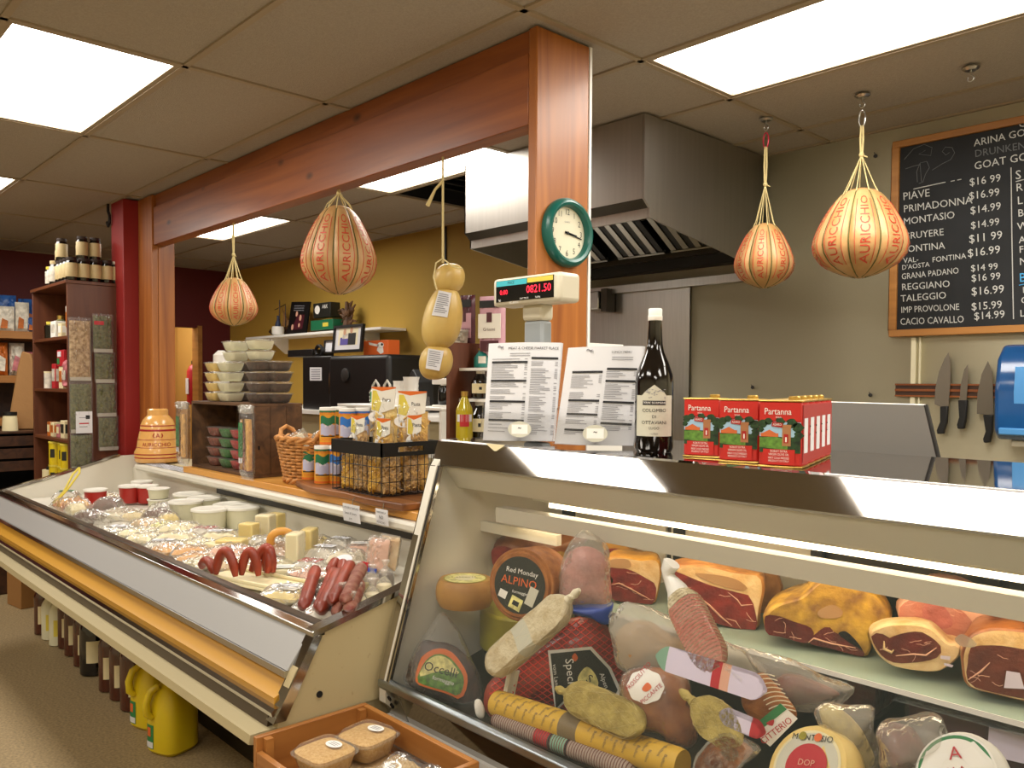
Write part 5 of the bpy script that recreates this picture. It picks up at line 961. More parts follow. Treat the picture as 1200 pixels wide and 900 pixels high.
for i, (u, Y) in enumerate(((277, 1.96), (305, 1.96))):
    X = PX(u, 410, Y=Y).x
    for k in range(2): dup(first['tub_white'], (X, Y, zt+(4+k)*LH), ('lower ', 'upper ')[k]+'white tub at the very top of the crate stacks, '+('left pair', 'right pair')[i])
for i, (m, nm, x) in enumerate((('tub_brownred', 'brownish', -4.46), ('tub_green', 'green', -4.31), ('tub_cherry', 'cherry red', -4.17), ('tub_pink', 'pink', -4.035))):
    for k in range(4):
        l = ('lowest ', 'second lowest ', 'second highest ', 'top ')[k]+f'{nm} tub inside the wooden crate'; loc = (x, 1.95-.012*(i == 3), BZ+.015+k*LH)
        if m not in first: first[m] = tub('plastic_tub', l, m, loc, group='tubs inside the crate', R=.062)
        else: dup(first[m], loc, l)
def breadsticks(label, x, z1, L):
    t = thing('breadstick_bag', label, 'bag', (x, cy0-.04, z1-L)); r7 = random.Random(int(x*100))
    b = MB('breadstick')
    for q in range(11): xx, yy = r7.uniform(-.045, .045), r7.uniform(-.015, .015); b.tube([(xx, yy, .05), (xx*.95+.004, yy, L*.5), (xx*.9, yy, L-.07)], .007, 7)
    b.build('breadsticks', t); MB('label_green').at((-.02, -.024, L*.55)).box(-.022, .022, -.001, .001, -.09, .08).use('paper').box(-.02, .02, -.0015, -.001, -.12, -.095).build('label', t)
    MB('clear').at((0, 0, L/2)).pillow(.13, L, .055, wr=.008, seed=x).build('bag', t); b = MB('clear_haze').at((0, -.005, L-.02)).pillow(.11, .045, .05, wr=.02, seed=3); b.build('gathered_top', t); return t
breadsticks('bag of breadsticks hung at the left front edge of the wooden crate', -4.66, BZ+ch-.005, .36); breadsticks('bag of breadsticks hung at the right front edge of the wooden crate', -3.86, BZ+ch-.005, .37)
# wicker basket
t = thing('wicker_basket', 'woven wicker basket of bagged bread right of the wooden crate', 'basket', (-3.545, 1.97, BZ+.012)); b = MB('wicker'); n = 26
def bo(z): return .115+.055*z/.19, .085+.03*z/.19
for k in range(12):
    z = .012+k*.0155; a, c = bo(z)
    for ph in (0, 1): b.tube([(math.cos(q*2*PI/52)*(a+.006*(1 if (q//2+k+ph) % 2 else -1)), math.sin(q*2*PI/52)*(c+.006*(1 if (q//2+k+ph) % 2 else -1)), z+.004*ph) for q in range(53)], .0062, 5, False)
b.build('weave', t)
b = MB('wicker')
for z in (.006, .2):
    a, c = bo(z)
    for ph in (0, PI): b.tube([(math.cos(q*2*PI/60)*(a+.008*math.cos(q*.9+ph)), math.sin(q*2*PI/60)*(c+.008*math.cos(q*.9+ph)), z+.008*math.sin(q*.9+ph)) for q in range(61)], .009, 6, False)
b.build('braided_rim', t)
for sg in (-1, 1): MB('wicker').tube([(sg*.16, -.05, .19), (sg*.185, -.03, .235), (sg*.19, 0, .25), (sg*.185, .03, .235), (sg*.16, .05, .19)], .011, 8).build('handle', t)
for i, (x, y, rz, lab) in enumerate(((-3.60, 1.95, .2, 'clear bag of pale bread in the left of the wicker basket'), (-3.475, 2.0, -.3, 'clear bag of bread in the right of the wicker basket'))):
    q = thing('bread_bag', lab, 'bag', (x, y, BZ+.15), rz); MB('net_white').at((0, 0, .055), (0, 1.3, 0)).pillow(.075, .15, .06, seed=i, lump=.5).build('bread', q); q.scale = (.72, .72, .8); MB('clear_haze').at((0, 0, .065), (0, 1.25, 0)).pillow(.1, .19, .09, wr=.02, seed=i+5).build('bag', q)
# live edge slab, cans, wire basket with pasta
o = MB('slab').prism([(-3.44, 1.86), (-3.2, 1.80), (-2.95, 1.815), (-2.75, 1.79), (-2.52, 1.80), (-2.5, 2.15), (-2.8, 2.18), (-3.2, 2.18), (-3.45, 2.12)], 'z', BZ, BZ+.028).build('wooden_slab', bevel=.006, seg=3); tag(o, 'rough live-edge wooden slab under the cans and the pasta basket', 'board')
SZ = BZ+.0295
def can(label, u, v, Y, z, m2):
    t = thing('tin_can', label, 'can', (PX(u, v, Y=Y).x, Y, z), group='round yellow cans'); R, H = .036, .168; th = math.atan2(-Y, -PX(u, v, Y=Y).x)
    MB('can_yellow').lathe([(.001, 0), (R, 0), (R, H-.012), (.001, H-.012)], n=28).build('body', t); MB('lid_white').lathe([(R+.001, H-.014), (R+.0015, H-.004), (R, H), (.001, H)], n=28).build('lid', t)
    on = lambda x, zz, e=.0006: (math.cos(th+x/R)*(R+e), math.sin(th+x/R)*(R+e), zz); b = MB(m2); b.lathe([(R+.0004, H-.024), (R+.0004, H-.015)], n=28)
    b.sheet(lambda a, c: on((a-.5)*.075, .09+c*.036+.006*math.sin(a*9)), 12, 2); b.use('can_lilac').sheet(lambda a, c: on((a-.5)*.075, .042+c*.05+.004*math.sin(a*12), .0005), 12, 2); b.use('can_orange').lathe([(R+.0004, .002), (R+.0004, .012)], n=28); b.use('ink').sheet(lambda a, c: on((a-.5)*.07, .036+c*.005, .0008), 8, 1)
    b.use('can_orange').text('ENTONTO', .012, lambda X, Z: on(X, .135+Z, .001)); b.text('TONNO', .012, lambda X, Z: on(X, .018+Z, .001)); b.use('white').text('* *', .02, lambda X, Z: on(X, .07+Z, .0012)); b.build('printed_label', t); return t
g1 = can('green and yellow can, front left of the lower row beside the basket', 363, 540, 1.93, SZ, 'can_green'); g2 = can('blue and yellow can at the right of the lower row', 395, 545, 1.95, SZ, 'can_blue')
X2 = PX(378, 540, Y=1.90).x; dup(g1, (X2, 1.90, SZ), 'green and yellow can, front right of the lower row')
ztop = SZ+.1695
dup(g1, (PX(384, 500, Y=1.945).x, 1.945, ztop), 'green and yellow can stacked on top at the left'); dup(g1, (PX(397, 500, Y=2.03).x, 2.03, ztop), 'green and yellow can behind the two stacked front cans'); dup(g2, (PX(407, 500, Y=1.955).x, 1.955, ztop), 'blue and yellow can stacked on top at the right'); dup(g2, (PX(424, 500, Y=2.03).x, 2.03, ztop), 'blue and yellow can on top, rear right, half hidden by pasta')
dup(g1, (PX(397, 545, Y=2.035).x, 2.035, SZ), 'green and yellow can in the rear of the lower row'); dup(g2, (PX(422, 545, Y=2.035).x, 2.035, SZ), 'blue and yellow can in the rear of the lower row')
wx0, wx1, wy0, wy1 = -3.05, -2.68, 1.815, 2.10; WH = .215
t = thing('wire_basket', 'wire basket with black solid rim full of pasta bags', 'basket', ((wx0+wx1)/2, (wy0+wy1)/2, SZ)); L0 = t.location
b = MB('black')
for x0, x1, y0, y1 in ((wx0, wx1, wy0, wy0+.006), (wx0, wx1, wy1-.006, wy1), (wx0, wx0+.006, wy0, wy1)): b.box(x0, x1, y0, y1, SZ+WH-.055, SZ+WH)
for z0, z1 in ((WH-.055, WH-.038), (WH-.018, WH)): b.box(wx1-.006, wx1, wy0, wy1, SZ+z0, SZ+z1)
b.box(wx1-.006, wx1, wy0, wy0+.08, SZ+WH-.038, SZ+WH-.018).box(wx1-.006, wx1, wy1-.08, wy1, SZ+WH-.038, SZ+WH-.018); b.build('rim', t, off=L0)
b = MB('black'); 
for k in range(12): x = wx0+.006+k*(wx1-wx0-.012)/11; b.tube([(x, wy0+.003, SZ+WH-.05), (x, wy0+.003, SZ+.004), (x, wy1-.003, SZ+.004), (x, wy1-.003, SZ+WH-.05)], .0016, 5)
for k in range(9): y = wy0+.006+k*(wy1-wy0-.012)/8; b.tube([(wx0+.003, y, SZ+WH-.05), (wx0+.003, y, SZ+.006), (wx1-.003, y, SZ+.006), (wx1-.003, y, SZ+WH-.05)], .0016, 5)
for z in (.006, .06, .12): b.tube([(wx0+.002, wy0+.002, SZ+z), (wx1-.002, wy0+.002, SZ+z), (wx1-.002, wy1-.002, SZ+z), (wx0+.002, wy1-.002, SZ+z), (wx0+.002, wy0+.002, SZ+z)], .0016, 5)
b.build('wires', t, off=L0)
def pasta_bag(name, label, P, w, h, d, m, rz, card=True, seed=0):
    t = thing(name, label, 'bag', P, rz, group=None)
    b = MB(m).at((0, 0, h*.42)).pillow(w*.9, h*.84, d*.9, seed=seed, lump=.5, wr=.01); b.T = None; rp = random.Random(seed)
    for k in range(110):
        x, z = rp.uniform(-.42, .42)*w, h*(.05+.72*rp.random()); y = (-1 if k % 3 else 1)*d*.42*max(.1, 1-abs(x/(w*.46))**3); a = rp.uniform(0, PI); l = .013
        b.tube([(x-math.cos(a)*l, y+rp.uniform(-.005, .005), z-math.sin(a)*l), (x, y+(.004 if y > 0 else -.004), z), (x+math.cos(a)*l, y+rp.uniform(-.005, .005), z+math.sin(a)*l)], [.003, .0055, .003], 5)
    b.build('pasta', t)
    MB('clear').at((0, 0, h*.5)).pillow(w, h, d*1.1, seed=seed+3, wr=.012).build('bag', t)
    if card:
        b = MB('card_white'); z0 = h*.80; hh = h*.24; y = -d*.36
        pts = [(-w*.4, z0), (-w*.1, z0-.012), (w*.45, z0+.01), (w*.5, z0+hh), (0, z0+hh-.012), (-w*.38, z0+hh)]
        b.prism(pts, 'y', y-.002, y+.001).use('can_orange').prism([(-w*.38, z0+hh), (0, z0+hh-.012), (w*.5, z0+hh), (w*.5, z0+hh+.006), (-w*.38, z0+hh+.006)], 'y', y-.0025, y+.001)
        b.use('label_yellow').prism([(-w*.38, z0+.004), (-w*.12, z0-.004), (-w*.02, z0+hh*.35), (-w*.2, z0+hh*.9), (-w*.34, z0+hh*.9)], 'y', y-.003, y-.001); b.use('ink').text('Pasta', .016, lambda X, Z: (w*.18+X, y-.0034, z0+hh*.42+Z))
        n = 20; b.use('white').add([(math.cos(2*PI*i/n)*w*.3-w*.2, y-.004, z0-.028+math.sin(2*PI*i/n)*.024) for i in range(n)], [tuple(range(n))]); b.use('ink_grey').text('GRANO', .009, lambda X, Z: (-w*.2+X, y-.0048, z0-.032+Z)); b.build('header_card', t)
    return t
rzv = .28
pasta_bag('pasta_bag', 'tall bag of pale pasta standing at the back left of the wire basket', (PX(444, 540, Y=2.02).x+.03, 2.03, SZ+.01), .148, .40, .05, 'pasta_pale', rzv, seed=1)
pasta_bag('pasta_bag', 'tall bag of yellow curly pasta at the back right of the wire basket', (PX(482, 540, Y=2.02).x, 2.03, SZ+.01), .165, .385, .055, 'pasta', rzv, seed=2)
pasta_bag('pasta_bag', 'low front bag of pasta at the left corner of the wire basket', (PX(420, 545, Y=1.93).x, 1.938, SZ+.012), .11, .28, .04, 'pasta_shell', .05, seed=3)
pasta_bag('pasta_bag', 'low front bag of pasta at the near corner of the wire basket', (PX(446, 545, Y=1.92).x+.01, 1.938, SZ+.012), .10, .275, .04, 'pasta', .05, seed=4)
pasta_bag('pasta_bag', 'half hidden pasta bag with orange card at the right end of the wire basket', (wx1-.035, 1.985, SZ+.012), .08, .29, .035, 'pasta_shell', PI/2, seed=5)
for k, (x, y, lb) in enumerate(((-2.985, 1.862, 'pasta bag without card inside the wire basket, front left'), (-2.885, 1.862, 'pasta bag without card inside the wire basket, front middle'), (-2.785, 1.862, 'pasta bag without card inside the wire basket, front right'), (-2.715, 1.885, 'pasta bag without card inside the wire basket, right side'))):
    pasta_bag('pasta_bag', lb, (x, y, SZ+.01), .088, .17, .04, 'pasta_shell' if k % 2 else 'pasta', 0 if k < 3 else PI/2, card=False, seed=k+11)
for i, (u, v, lab, w_, h_) in enumerate(((403, 589, 'larger white price card hanging from the shelf below the pasta basket', .125, .072), (441.5, 595, 'smaller white price card hanging beside the larger one on the shelf', .083, .062))):
    p = PX(u, v, Y=1.788); t = thing('price_card', lab, 'card', (p.x+w_/2, 1.788, p.z-h_)); b = MB('paper').sheet(lambda a, c: (-w_/2+a*w_, -.006*math.sin(c*2), h_*c), 3, 4); b.build('card', t); b = MB('ink')
    f = lambda s, sz, z: b.text(s, sz, lambda X, Z: (X, -.0085, z+Z)); (f('IL POVERO TARTUFO', .0088, h_*.74), f('Sweet & Savory', .010, h_*.44), f('3.99', .009, h_*.14)) if i == 0 else (f('MORTADELLA', .007, h_*.74), f('NO', .013, h_*.4), f('PISTACHIO', .008, h_*.12)); b.build('lettering', t)
    MB('steel').tube([(0, 0, h_-.01), (0, .004, h_+.02), (0, .014, h_+.025)], .002, 5).build('clip', t)
# ---------------------------------------------------------------- coffee counter along the yellow wall
o = MB('case_cream').box(-7.6, -3.65, 3.25, 3.95, 0, 1.30).use('white').box(-7.62, -3.6, 3.22, 3.95, 1.30, 1.33).build('back_counter'); tag(o, 'cream counter along the yellow wall under the black coffee machine', 'counter')
px = lambda u, v, Y: PX(u, v, Y=Y)
a, c, m_ = px(353, 418, 3.28), px(458, 416, 3.28), px(387, 418, 3.28); t = thing('coffee_machine', 'big black coffee machine box with small white notice below the wall shelf', 'coffee machine', ((a.x+c.x)/2, 3.5, 1.331)); L0 = t.location; zt = a.z
lc = MB('black').box(a.x, m_.x, 3.29, 3.72, 1.331, zt-.0).build('left_cabinet', t, off=L0, bevel=.01); rc = MB('black').box(m_.x+.006, c.x, 3.26, 3.75, 1.331, zt-.005).build('right_cabinet', t, off=L0, bevel=.03, seg=3)
q = [px(*p, 3.287) for p in ((363, 446), (377, 446), (377, 430.5), (363, 430.5))]; b = MB('paper').quad(*q); b.use('ink')
for i, s in enumerate(('THIS MACHINE', 'IS FOR', 'STAFF ONLY')): pass
b.use('ink_grey')
for k in range(5): b.sheet(lambda u, v: (q[0].x+(q[1].x-q[0].x)*(.12+.76*u), 3.2862, q[0].z+(q[2].z-q[0].z)*(.12+.17*k+.07*v)), 5, 1)
b.build('notice', lc, off=L0); b = MB('darkgrey').at((m_.x+.25, 3.258, 1.6), (PI/2, 0, 0)).lathe([(.05, 0), (.05, .008), (.042, .012), (.001, .012)], n=24); b.build('dial', rc, off=L0)
b = MB('chrome').box(m_.x-.02, m_.x-.01, 3.28, 3.289, 1.45, 1.62); b.build('handle', lc, off=L0)
def bx(name, label, cat, u0, u1, v0, v1, Y, dep, m, bev=.004, extra=None):
    p, r = px(u0, v1, Y), px(u1, v0, Y); t = thing(name, label, cat, ((p.x+r.x)/2, Y+dep/2, p.z)); MB(m).box(p.x, r.x, Y, Y+dep, p.z, r.z).build('body', t, bevel=bev, off=t.location)
    if extra: b = MB(); extra(b, p, r, Y-.001); b.build('front', t, off=t.location)
    return t
tt = bx('coffee_grinder_lid', 'flat black lid with raised knob on top of the coffee machine, left', 'lid', 337, 366, 409, 418.5, 3.4, .2, 'black'); 
def mid(p, r, x, z): return p.x+(r.x-p.x)*x, p.z+(r.z-p.z)*z
p = px(374, 418, 3.4); t = thing('ring_stand', 'black ring shaped stand on top of the coffee machine', 'stand', p); MB('black').tube([(math.cos(a)*.05-.0, 0, .045+math.sin(a)*.042) for a in [PI*1.25-2*PI*.75*i/20*1.0 for i in range(21)]], .014, 8).box(-.06, .06, -.03, .03, 0, .014).build('ring', t)
def photo_frame(label, u0, u1, v0, v1, Y, fm, people):
    p, r = px(u0, v1, Y), px(u1, v0, Y); w_, h_ = r.x-p.x, r.z-p.z; t = thing('photo_frame', label, 'frame', ((p.x+r.x)/2, Y, p.z), rot=(-.1, 0, .0)); f = .09*h_; b = MB(fm)
    for x0, x1, z0, z1 in ((-w_/2, w_/2, 0, f), (-w_/2, w_/2, h_-f, h_), (-w_/2, -w_/2+f, f, h_-f), (w_/2-f, w_/2, f, h_-f)): b.box(x0, x1, -.012, .012, z0, z1)
    b.build('frame', t); b = MB('paper').box(-w_/2+f, w_/2-f, .0, .01, f, h_-f)
    if people:
        q = lambda m, x0, x1, z0, z1, e: b.use(m).quad((w_*x0, -e, h_*z0), (w_*x1, -e, h_*z0), (w_*x1, -e, h_*z1), (w_*x0, -e, h_*z1))
        q('cream_paint', -.34, .33, .26, .88, .0005); q('purple', -.27, .05, .27, .55, .001); q('darkgrey', -.0, .26, .27, .7, .0012); q('bag_white', -.2, 0, .5, .68, .0014)
        for x, z in ((-.13, .75), (.1, .8)): b.use('skin').add([(w_*x+math.cos(a)*.02, -.0016, h_*z+math.sin(a)*.024) for a in [2*PI*i/12 for i in range(12)]], [tuple(range(12))])
    b.build('photograph', t); MB(fm).box(-.02, .02, .012, .016, .01, h_*.7).build('easel', t); return t
photo_frame('black framed photo of two people standing on the coffee machine', 390, 424, 379, 413.5, 3.33, 'black', True); photo_frame('small plain frame behind the black photo frame', 380, 393, 398, 414, 3.45, 'darkgrey', False)
o = bx('toucan_box', 'orange box with a white bird picture on the coffee machine', 'box', 426, 455, 398, 416.5, 3.42, .1, 'orange', .002, lambda b, p, r, y: (b.use('white').add([(mid(p, r, x, z)[0], y, mid(p, r, x, z)[1]) for x, z in ((.22, .9), (.45, .78), (.62, .72), (.62, .55), (.5, .6), (.24, .72))], [tuple(range(6))]), b.add([(mid(p, r, .7+math.cos(a)*.13, .66+math.sin(a)*.2)[0], y, mid(p, r, .7, .66+math.sin(a)*.2)[1]) for a in [2*PI*i/14 for i in range(14)]], [tuple(range(14))]), b.add([(mid(p, r, x, z)[0], y, mid(p, r, x, z)[1]) for x, z in ((.58, .5), (.8, .5), (.82, .15), (.7, .05), (.55, .3))], [tuple(range(5))]), b.use('ink').add([(mid(p, r, .76+math.cos(a)*.05, .7)[0], y-.001, mid(p, r, .7, .7+math.sin(a)*.09)[1]) for a in [2*PI*i/10 for i in range(10)]], [tuple(range(10))])))
o['category'] = 'box'; o.name = 'cardboard_box'
# wall shelf and what stands on it
s0, s1 = px(293, 397, 3.72), px(446, 386, 3.72); t = thing('wall_shelf', 'long white wall shelf on the yellow wall above the coffee machine', 'shelf', ((s0.x+s1.x)/2, 3.85, 1.965)); MB('white').box(s0.x-.1, s1.x, 3.72, YB-.001, 1.965, 1.988).build('board', t, off=t.location, bevel=.003)
for x in (s0.x+.3, s1.x-.4): MB('white').prism([(YB-.001, 1.964), (YB-.001, 1.82), (YB-.03, 1.82), (3.78, 1.95), (3.78, 1.964)], 'x', x, x+.02).build('bracket', t, off=t.location)
SZ2 = 1.989
p = px(320, 388, 3.82); t = thing('model_ship', 'old brown model sailing ship on the wall shelf behind the hung cheese', 'model ship', (p.x, 3.9, SZ2)); b = MB('darkwood').prism([(-.19, .05), (-.12, .02), (.12, .02), (.2, .07), (.15, .09), (-.15, .08)], 'y', -.04, .04); b.build('hull', t, bevel=.01)
MB('darkwood').tube([(-.02, 0, .07), (-.02, 0, .36)], .006, 6).tube([(.1, 0, .07), (.1, 0, .3)], .005, 6).tube([(-.12, 0, .27), (.1, 0, .31)], .004, 6).tube([(.18, 0, .07), (.3, 0, .12)], .004, 6).build('mast', t); MB('kraft').sheet(lambda a, c: (.02+a*.15, .02*math.sin(c*3), .1+c*.19*(1-a*.8)), 6, 6).build('sail', t); MB('darkwood').box(-.1, .1, -.03, .03, 0, .02).build('stand', t)
p = px(323, 388, 3.76); t = thing('bottle_bowl', 'dark bottle rising from a small white bowl with yellow lemon print', 'bottle', (p.x, 3.785, SZ2)); MB('white').lathe([(.03, 0), (.055, .01), (.06, .05), (.055, .085), (.05, .085), (.001, .03)], n=24).build('bowl', t); MB('inkblue').lathe([(.026, .035), (.028, .1), (.022, .125), (.011, .15), (.011, .19), (.001, .19)], n=18).build('bottle', t); MB('label_yellow').at((-.028, -.05, .045), (PI/2, 0, -.4)).lathe([(.02, 0), (.02, .002), (.001, .002)], n=14).build('lemon_print', t)
p, r = px(335, 387, 3.75), px(357, 345, 3.75); t = thing('dark_poster', 'dark tilted poster board leaning on the wall shelf', 'poster', ((p.x+r.x)/2, 3.76, SZ2), rot=(-.12, .06, 0)); w_, h_ = (r.x-p.x)*.97, r.z-p.z-.01; MB('black').box(-w_/2, w_/2, 0, .015, 0, h_).build('board', t)
b = MB('maroon').quad((-w_*.3, -.001, .03), (w_*.3, -.001, .05), (w_*.32, -.001, h_*.6), (-w_*.05, -.001, h_*.6)); b.use('fat_pink')
for x, z, s in ((-.1, .62, .02), (.12, .5, .022), (-.25, .2, .022), (.1, .27, .016)): b.add([(w_*x+math.cos(a)*s, -.002, h_*z+math.sin(a)*s*1.3) for a in [2*PI*i/10 for i in range(10)]], [tuple(range(10))])
b.use('ink_grey')
for k in range(3): b.sheet(lambda a, c: (-w_*.3+a*w_*.55, -.002, h_*(.72+.07*k)+c*.006), 4, 1)
b.build('print', t)
bx('tea_box', 'dark green box with white oval label on the wall shelf', 'box', 367, 387, 353.5, 373, 3.78, .1, 'label_dark', .003, lambda b, p, r, y: (b.use('white').add([(mid(p, r, .25+math.cos(a)*.15, .5)[0], y, mid(p, r, .5, .55+math.sin(a)*.3)[1]) for a in [2*PI*i/16 for i in range(16)]], [tuple(range(16))]), b.text('A&K', .035, lambda X, Z: (mid(p, r, .7, .6)[0]+X, y, mid(p, r, .7, .6)[1]+Z)))).location.z += .0
bx('tea_box', 'dark green box under the oval label box on the wall shelf', 'box', 364, 390, 373.5, 387.5, 3.76, .14, 'can_green', .003, lambda b, p, r, y: b.use('label_yellow').quad((mid(p, r, .55, .5)[0], y, mid(p, r, 0, .3)[1]), (mid(p, r, .8, .5)[0], y, mid(p, r, 0, .3)[1]), (mid(p, r, .8, .5)[0], y, mid(p, r, 0, .7)[1]), (mid(p, r, .55, .5)[0], y, mid(p, r, 0, .7)[1])))
p = px(397, 386, 3.8); t = thing('driftwood_ornament', 'gnarled brown dried wood ornament on the wall shelf under the big provolone', 'ornament', (p.x+.07, 3.84, SZ2)); b = MB('winebox'); r8 = random.Random(8)
for k in range(26):
    a, h = r8.uniform(0, 2*PI), r8.uniform(.04, .24); l = r8.uniform(.05, .13); b.tube([(0, 0, h*.5), (math.cos(a)*l*.5, math.sin(a)*.03, h), (math.cos(a)*l, math.sin(a)*.05, h+r8.uniform(-.03, .05))], [.02, .016, .006], 6)
b.tube([(0, 0, 0), (.01, 0, .12), (-.01, 0, .25)], [.05, .03, .012], 8); b.build('branches', t)
# cups, bag, appliance on a low shelf near the pole
t = thing('low_shelf', 'white two tier shelf behind the pasta bags', 'shelf', (-3.75, 2.75, 0)); 
MB('white').box(-4.3, -3.3, 2.6, 2.95, 1.405, 1.42).build('board', t, off=t.location, bevel=.002); MB('white').box(-4.3, -3.3, 2.6, 2.95, 1.16, 1.18).build('board', t, off=t.location)
for x in (-4.3, -3.32): MB('white').box(x, x+.02, 2.6, 2.95, 0, 1.404).build('upright', t, off=t.location)
z0 = 1.421
def stack(label, u, Y, n, top):
    x = PX(u, 475, Y=Y).x; t = thing('paper_cups', label, 'cups', (x, Y, z0))
    for k in range(n): zz = k*.022; MB('white').lathe([(.034, zz), (.045, zz+.09), (.047, zz+.092), (.043, zz+.09), (.001, zz+.012)], n=20).build('cup', t)
stack('stack of upturned white paper cups behind the pasta bags', 470, 2.72, 3, 0); stack('second stack of white paper cups, right one', 482, 2.68, 4, 0)
p = PX(494, 475, Y=2.75); t = thing('knife_block', 'black pointed box shape standing left of the white appliance', 'box', (p.x, 2.75, z0)); MB('black').prism([(-.045, 0), (.045, 0), (.045, .13), (-.015, .2), (-.045, .17)], 'y', -.05, .05).build('block', t, bevel=.004)
p = PX(514, 475, Y=2.68); t = thing('coffee_maker', 'white small coffee maker with black jug under the hung cheese', 'appliance', (p.x, 2.74, z0)); b = MB('white').box(-.06, .065, .0, .1, 0, .15).box(-.06, .065, -.06, .1, .118, .15).box(-.06, .065, -.06, .0, 0, .01); b.build('body', t, bevel=.004); MB('black_gloss').lathe([(.035, .012), (.042, .03), (.042, .085), (.036, .098), (.036, .112), (.001, .112)], c=(.008, -.02, 0), n=20).build('jug', t)
p = PX(447, 474, Y=2.8); t = thing('plastic_bag', 'thin clear shopping bag with green printed block behind the pasta', 'bag', (p.x, 2.8, z0)); b = MB('clear_milky')
for sg in (-.06, .06): b.tube([(sg-.035, 0, .05), (sg-.03, 0, .11), (sg, 0, .14), (sg+.03, 0, .11), (sg+.035, 0, .05)], [.012, .008, .006, .008, .012], 8)
b.at((0, 0, .04)).pillow(.22, .1, .08, wr=.02).build('bag', t); MB('label_green').at((-.05, -.045, .01)).box(0, .1, -.002, 0, 0, .06).use('white').text('BIO', .02, lambda X, Z: (.04+X, -.0025, .02+Z)).build('print', t)
o = MB('label_green').at((-3.74, 2.14, BZ+.0905)).box(-.03, .03, -.02, .02, -.09, .085).build('green_carton'); o.location = (0, 0, 0); tag(o, 'small green carton behind the wicker basket', 'carton')
# product rack beside the pole
t = thing('product_rack', 'white product rack with brown side board near the post', 'rack', (-2.5, 2.4, 0)); L0 = t.location; p = PX(536, 415, Y=2.25)
MB('shelf_brown').box(p.x-.012, p.x+.012, 2.2, 2.5, 0, 1.72).build('side_board', t, off=L0)
for z in (1.30, 1.47, 1.60): MB('white').box(p.x+.013, -2.06, 2.16 if z < 1.4 else 2.25, 2.5, z, z+.012).build('shelf', t, off=L0)
MB('white').box(-2.06, -2.045, 2.25, 2.5, 0, 1.7).build('side_post', t, off=L0)
def bottle(name, label, P, R, H, m, capm, labs=(), neck=.3, sh=.62, cat='bottle', group=None, sq=0, taper=.7):
    t = thing(name, label, cat, P, group=group); MB(m).lathe([(R*.8, 0), (R, .006), (R, H*sh), (R*.92, H*(sh+.06)), (R*neck*1.15, H*(sh+.06+(.94-sh-.06)*taper)), (R*neck, H*.9), (R*neck, H*.93), (.001, H*.93)], n=24, sq=sq).build('glass', t)
    MB(capm).lathe([(R*neck*1.15, H*.9), (R*neck*1.2, H), (.001, H)], n=16).build('cap', t); th = math.atan2(-P[1], -P[0])
    if labs:
        b = MB()
        for z0, z1, m2, wid in labs: b.use(m2).sheet(lambda a, c: (math.cos(th+(a-.5)*wid)*(R+.001)*(1 if not sq else 1.02), math.sin(th+(a-.5)*wid)*(R+.001)*(1 if not sq else 1.02), z0+(z1-z0)*c), 10, 2)
        b.build('label', t)
    return t
zr = 1.313
p = PX(544, 500, Y=2.205); bottle('oil_bottle', 'yellow green oil bottle with red label right of the brown rack board', (p.x, 2.206, zr), .036, .20, 'oil_yellow', 'gold', [(.055, .105, 'label_red', 1.1), (.075, .105, 'paper', 1.9)], neck=.35, sh=.6)
d1 = None
for i, (u, Y, z, lb) in enumerate(((562, 2.30, zr, 'dark vinegar bottle with cream label on the lowest rack shelf'), (563, 2.30, 1.4825, 'dark vinegar bottle with cream label on the middle rack shelf'))):
    x = PX(u, 470, Y=Y).x
    if d1 is None: d1 = bottle('vinegar_bottle', lb, (x, Y, z), .04, .155, 'dark_glass', 'white', [(.03, .085, 'paper_cream', 2.2), (.05, .066, 'ink', .3)], neck=.4, sh=.6)
    else: d1b = dup(d1, (x, Y, z), lb); d1b.scale = (1, 1, .75)
x = PX(548, 420, Y=2.33).x; t = thing('dark_tin', 'dark red tin with cream band on the middle rack shelf', 'tin', (x, 2.34, 1.4825)); MB('maroon').lathe([(.001, 0), (.032, 0), (.032, .1), (.001, .1)], n=20).build('tin', t); MB('paper_cream').lathe([(.0325, .02), (.0325, .055)], n=20).build('band', t)
x = PX(563, 410, Y=2.33).x; bottle('green_flask', 'teal bottle on the top rack shelf below the pink bags', (x, 2.34, 1.6125), .036, .085, 'teal', 'gold', [(.02, .05, 'bag_white', .9)], neck=.4, sh=.5)
def snack(label, u, v0, v1, w_, Y, mt, mb_):
    p, r = PX(u, v1, Y=Y), PX(u, v0, Y=Y); h = r.z-p.z; t = thing('snack_bag', label, 'bag', (p.x, Y, p.z), .35); MB(mb_).at((0, 0, h/2)).pillow(w_, h, .05, seed=u).build('bag', t)
    b = MB('black').box(-w_*.4, w_*.4, -.027, -.024, h*.8, h*.92).use(mt).box(-w_*.43, w_*.43, -.03, -.027, h*.3, h*.7).use('maroon').box(-w_*.1, w_*.1, -.0315, -.03, h*.56, h*.72).box(-w_*.35, w_*.35, -.03, -.027, h*.08, h*.26); b.use('maroon').text('Grissini', .014, lambda X, Z: (X, -.0318, h*.42+Z)); b.build('print', t)
snack('narrow pink and dark snack bag, left one above the rack', 548, 346, 418, .075, 2.36, 'pink_pack', 'maroon'); snack('wide pink and white snack bag just left of the scale pole', 577, 347, 418, .125, 2.36, 'card_white', 'pink_pack')
t = thing('packaged_bread', 'small crinkled white printed packet beside the brown rack board', 'packet', PX(530, 402, Y=2.17)); MB('bag_white').at((0, 0, .02), (0, .1, .5)).pillow(.12, .09, .04, wr=.02).build('packet', t); t.location.z = 1.721; t.location.x = p.x+.01 if 0 else PX(533, 402, Y=2.3).x; t.location.y = 2.3
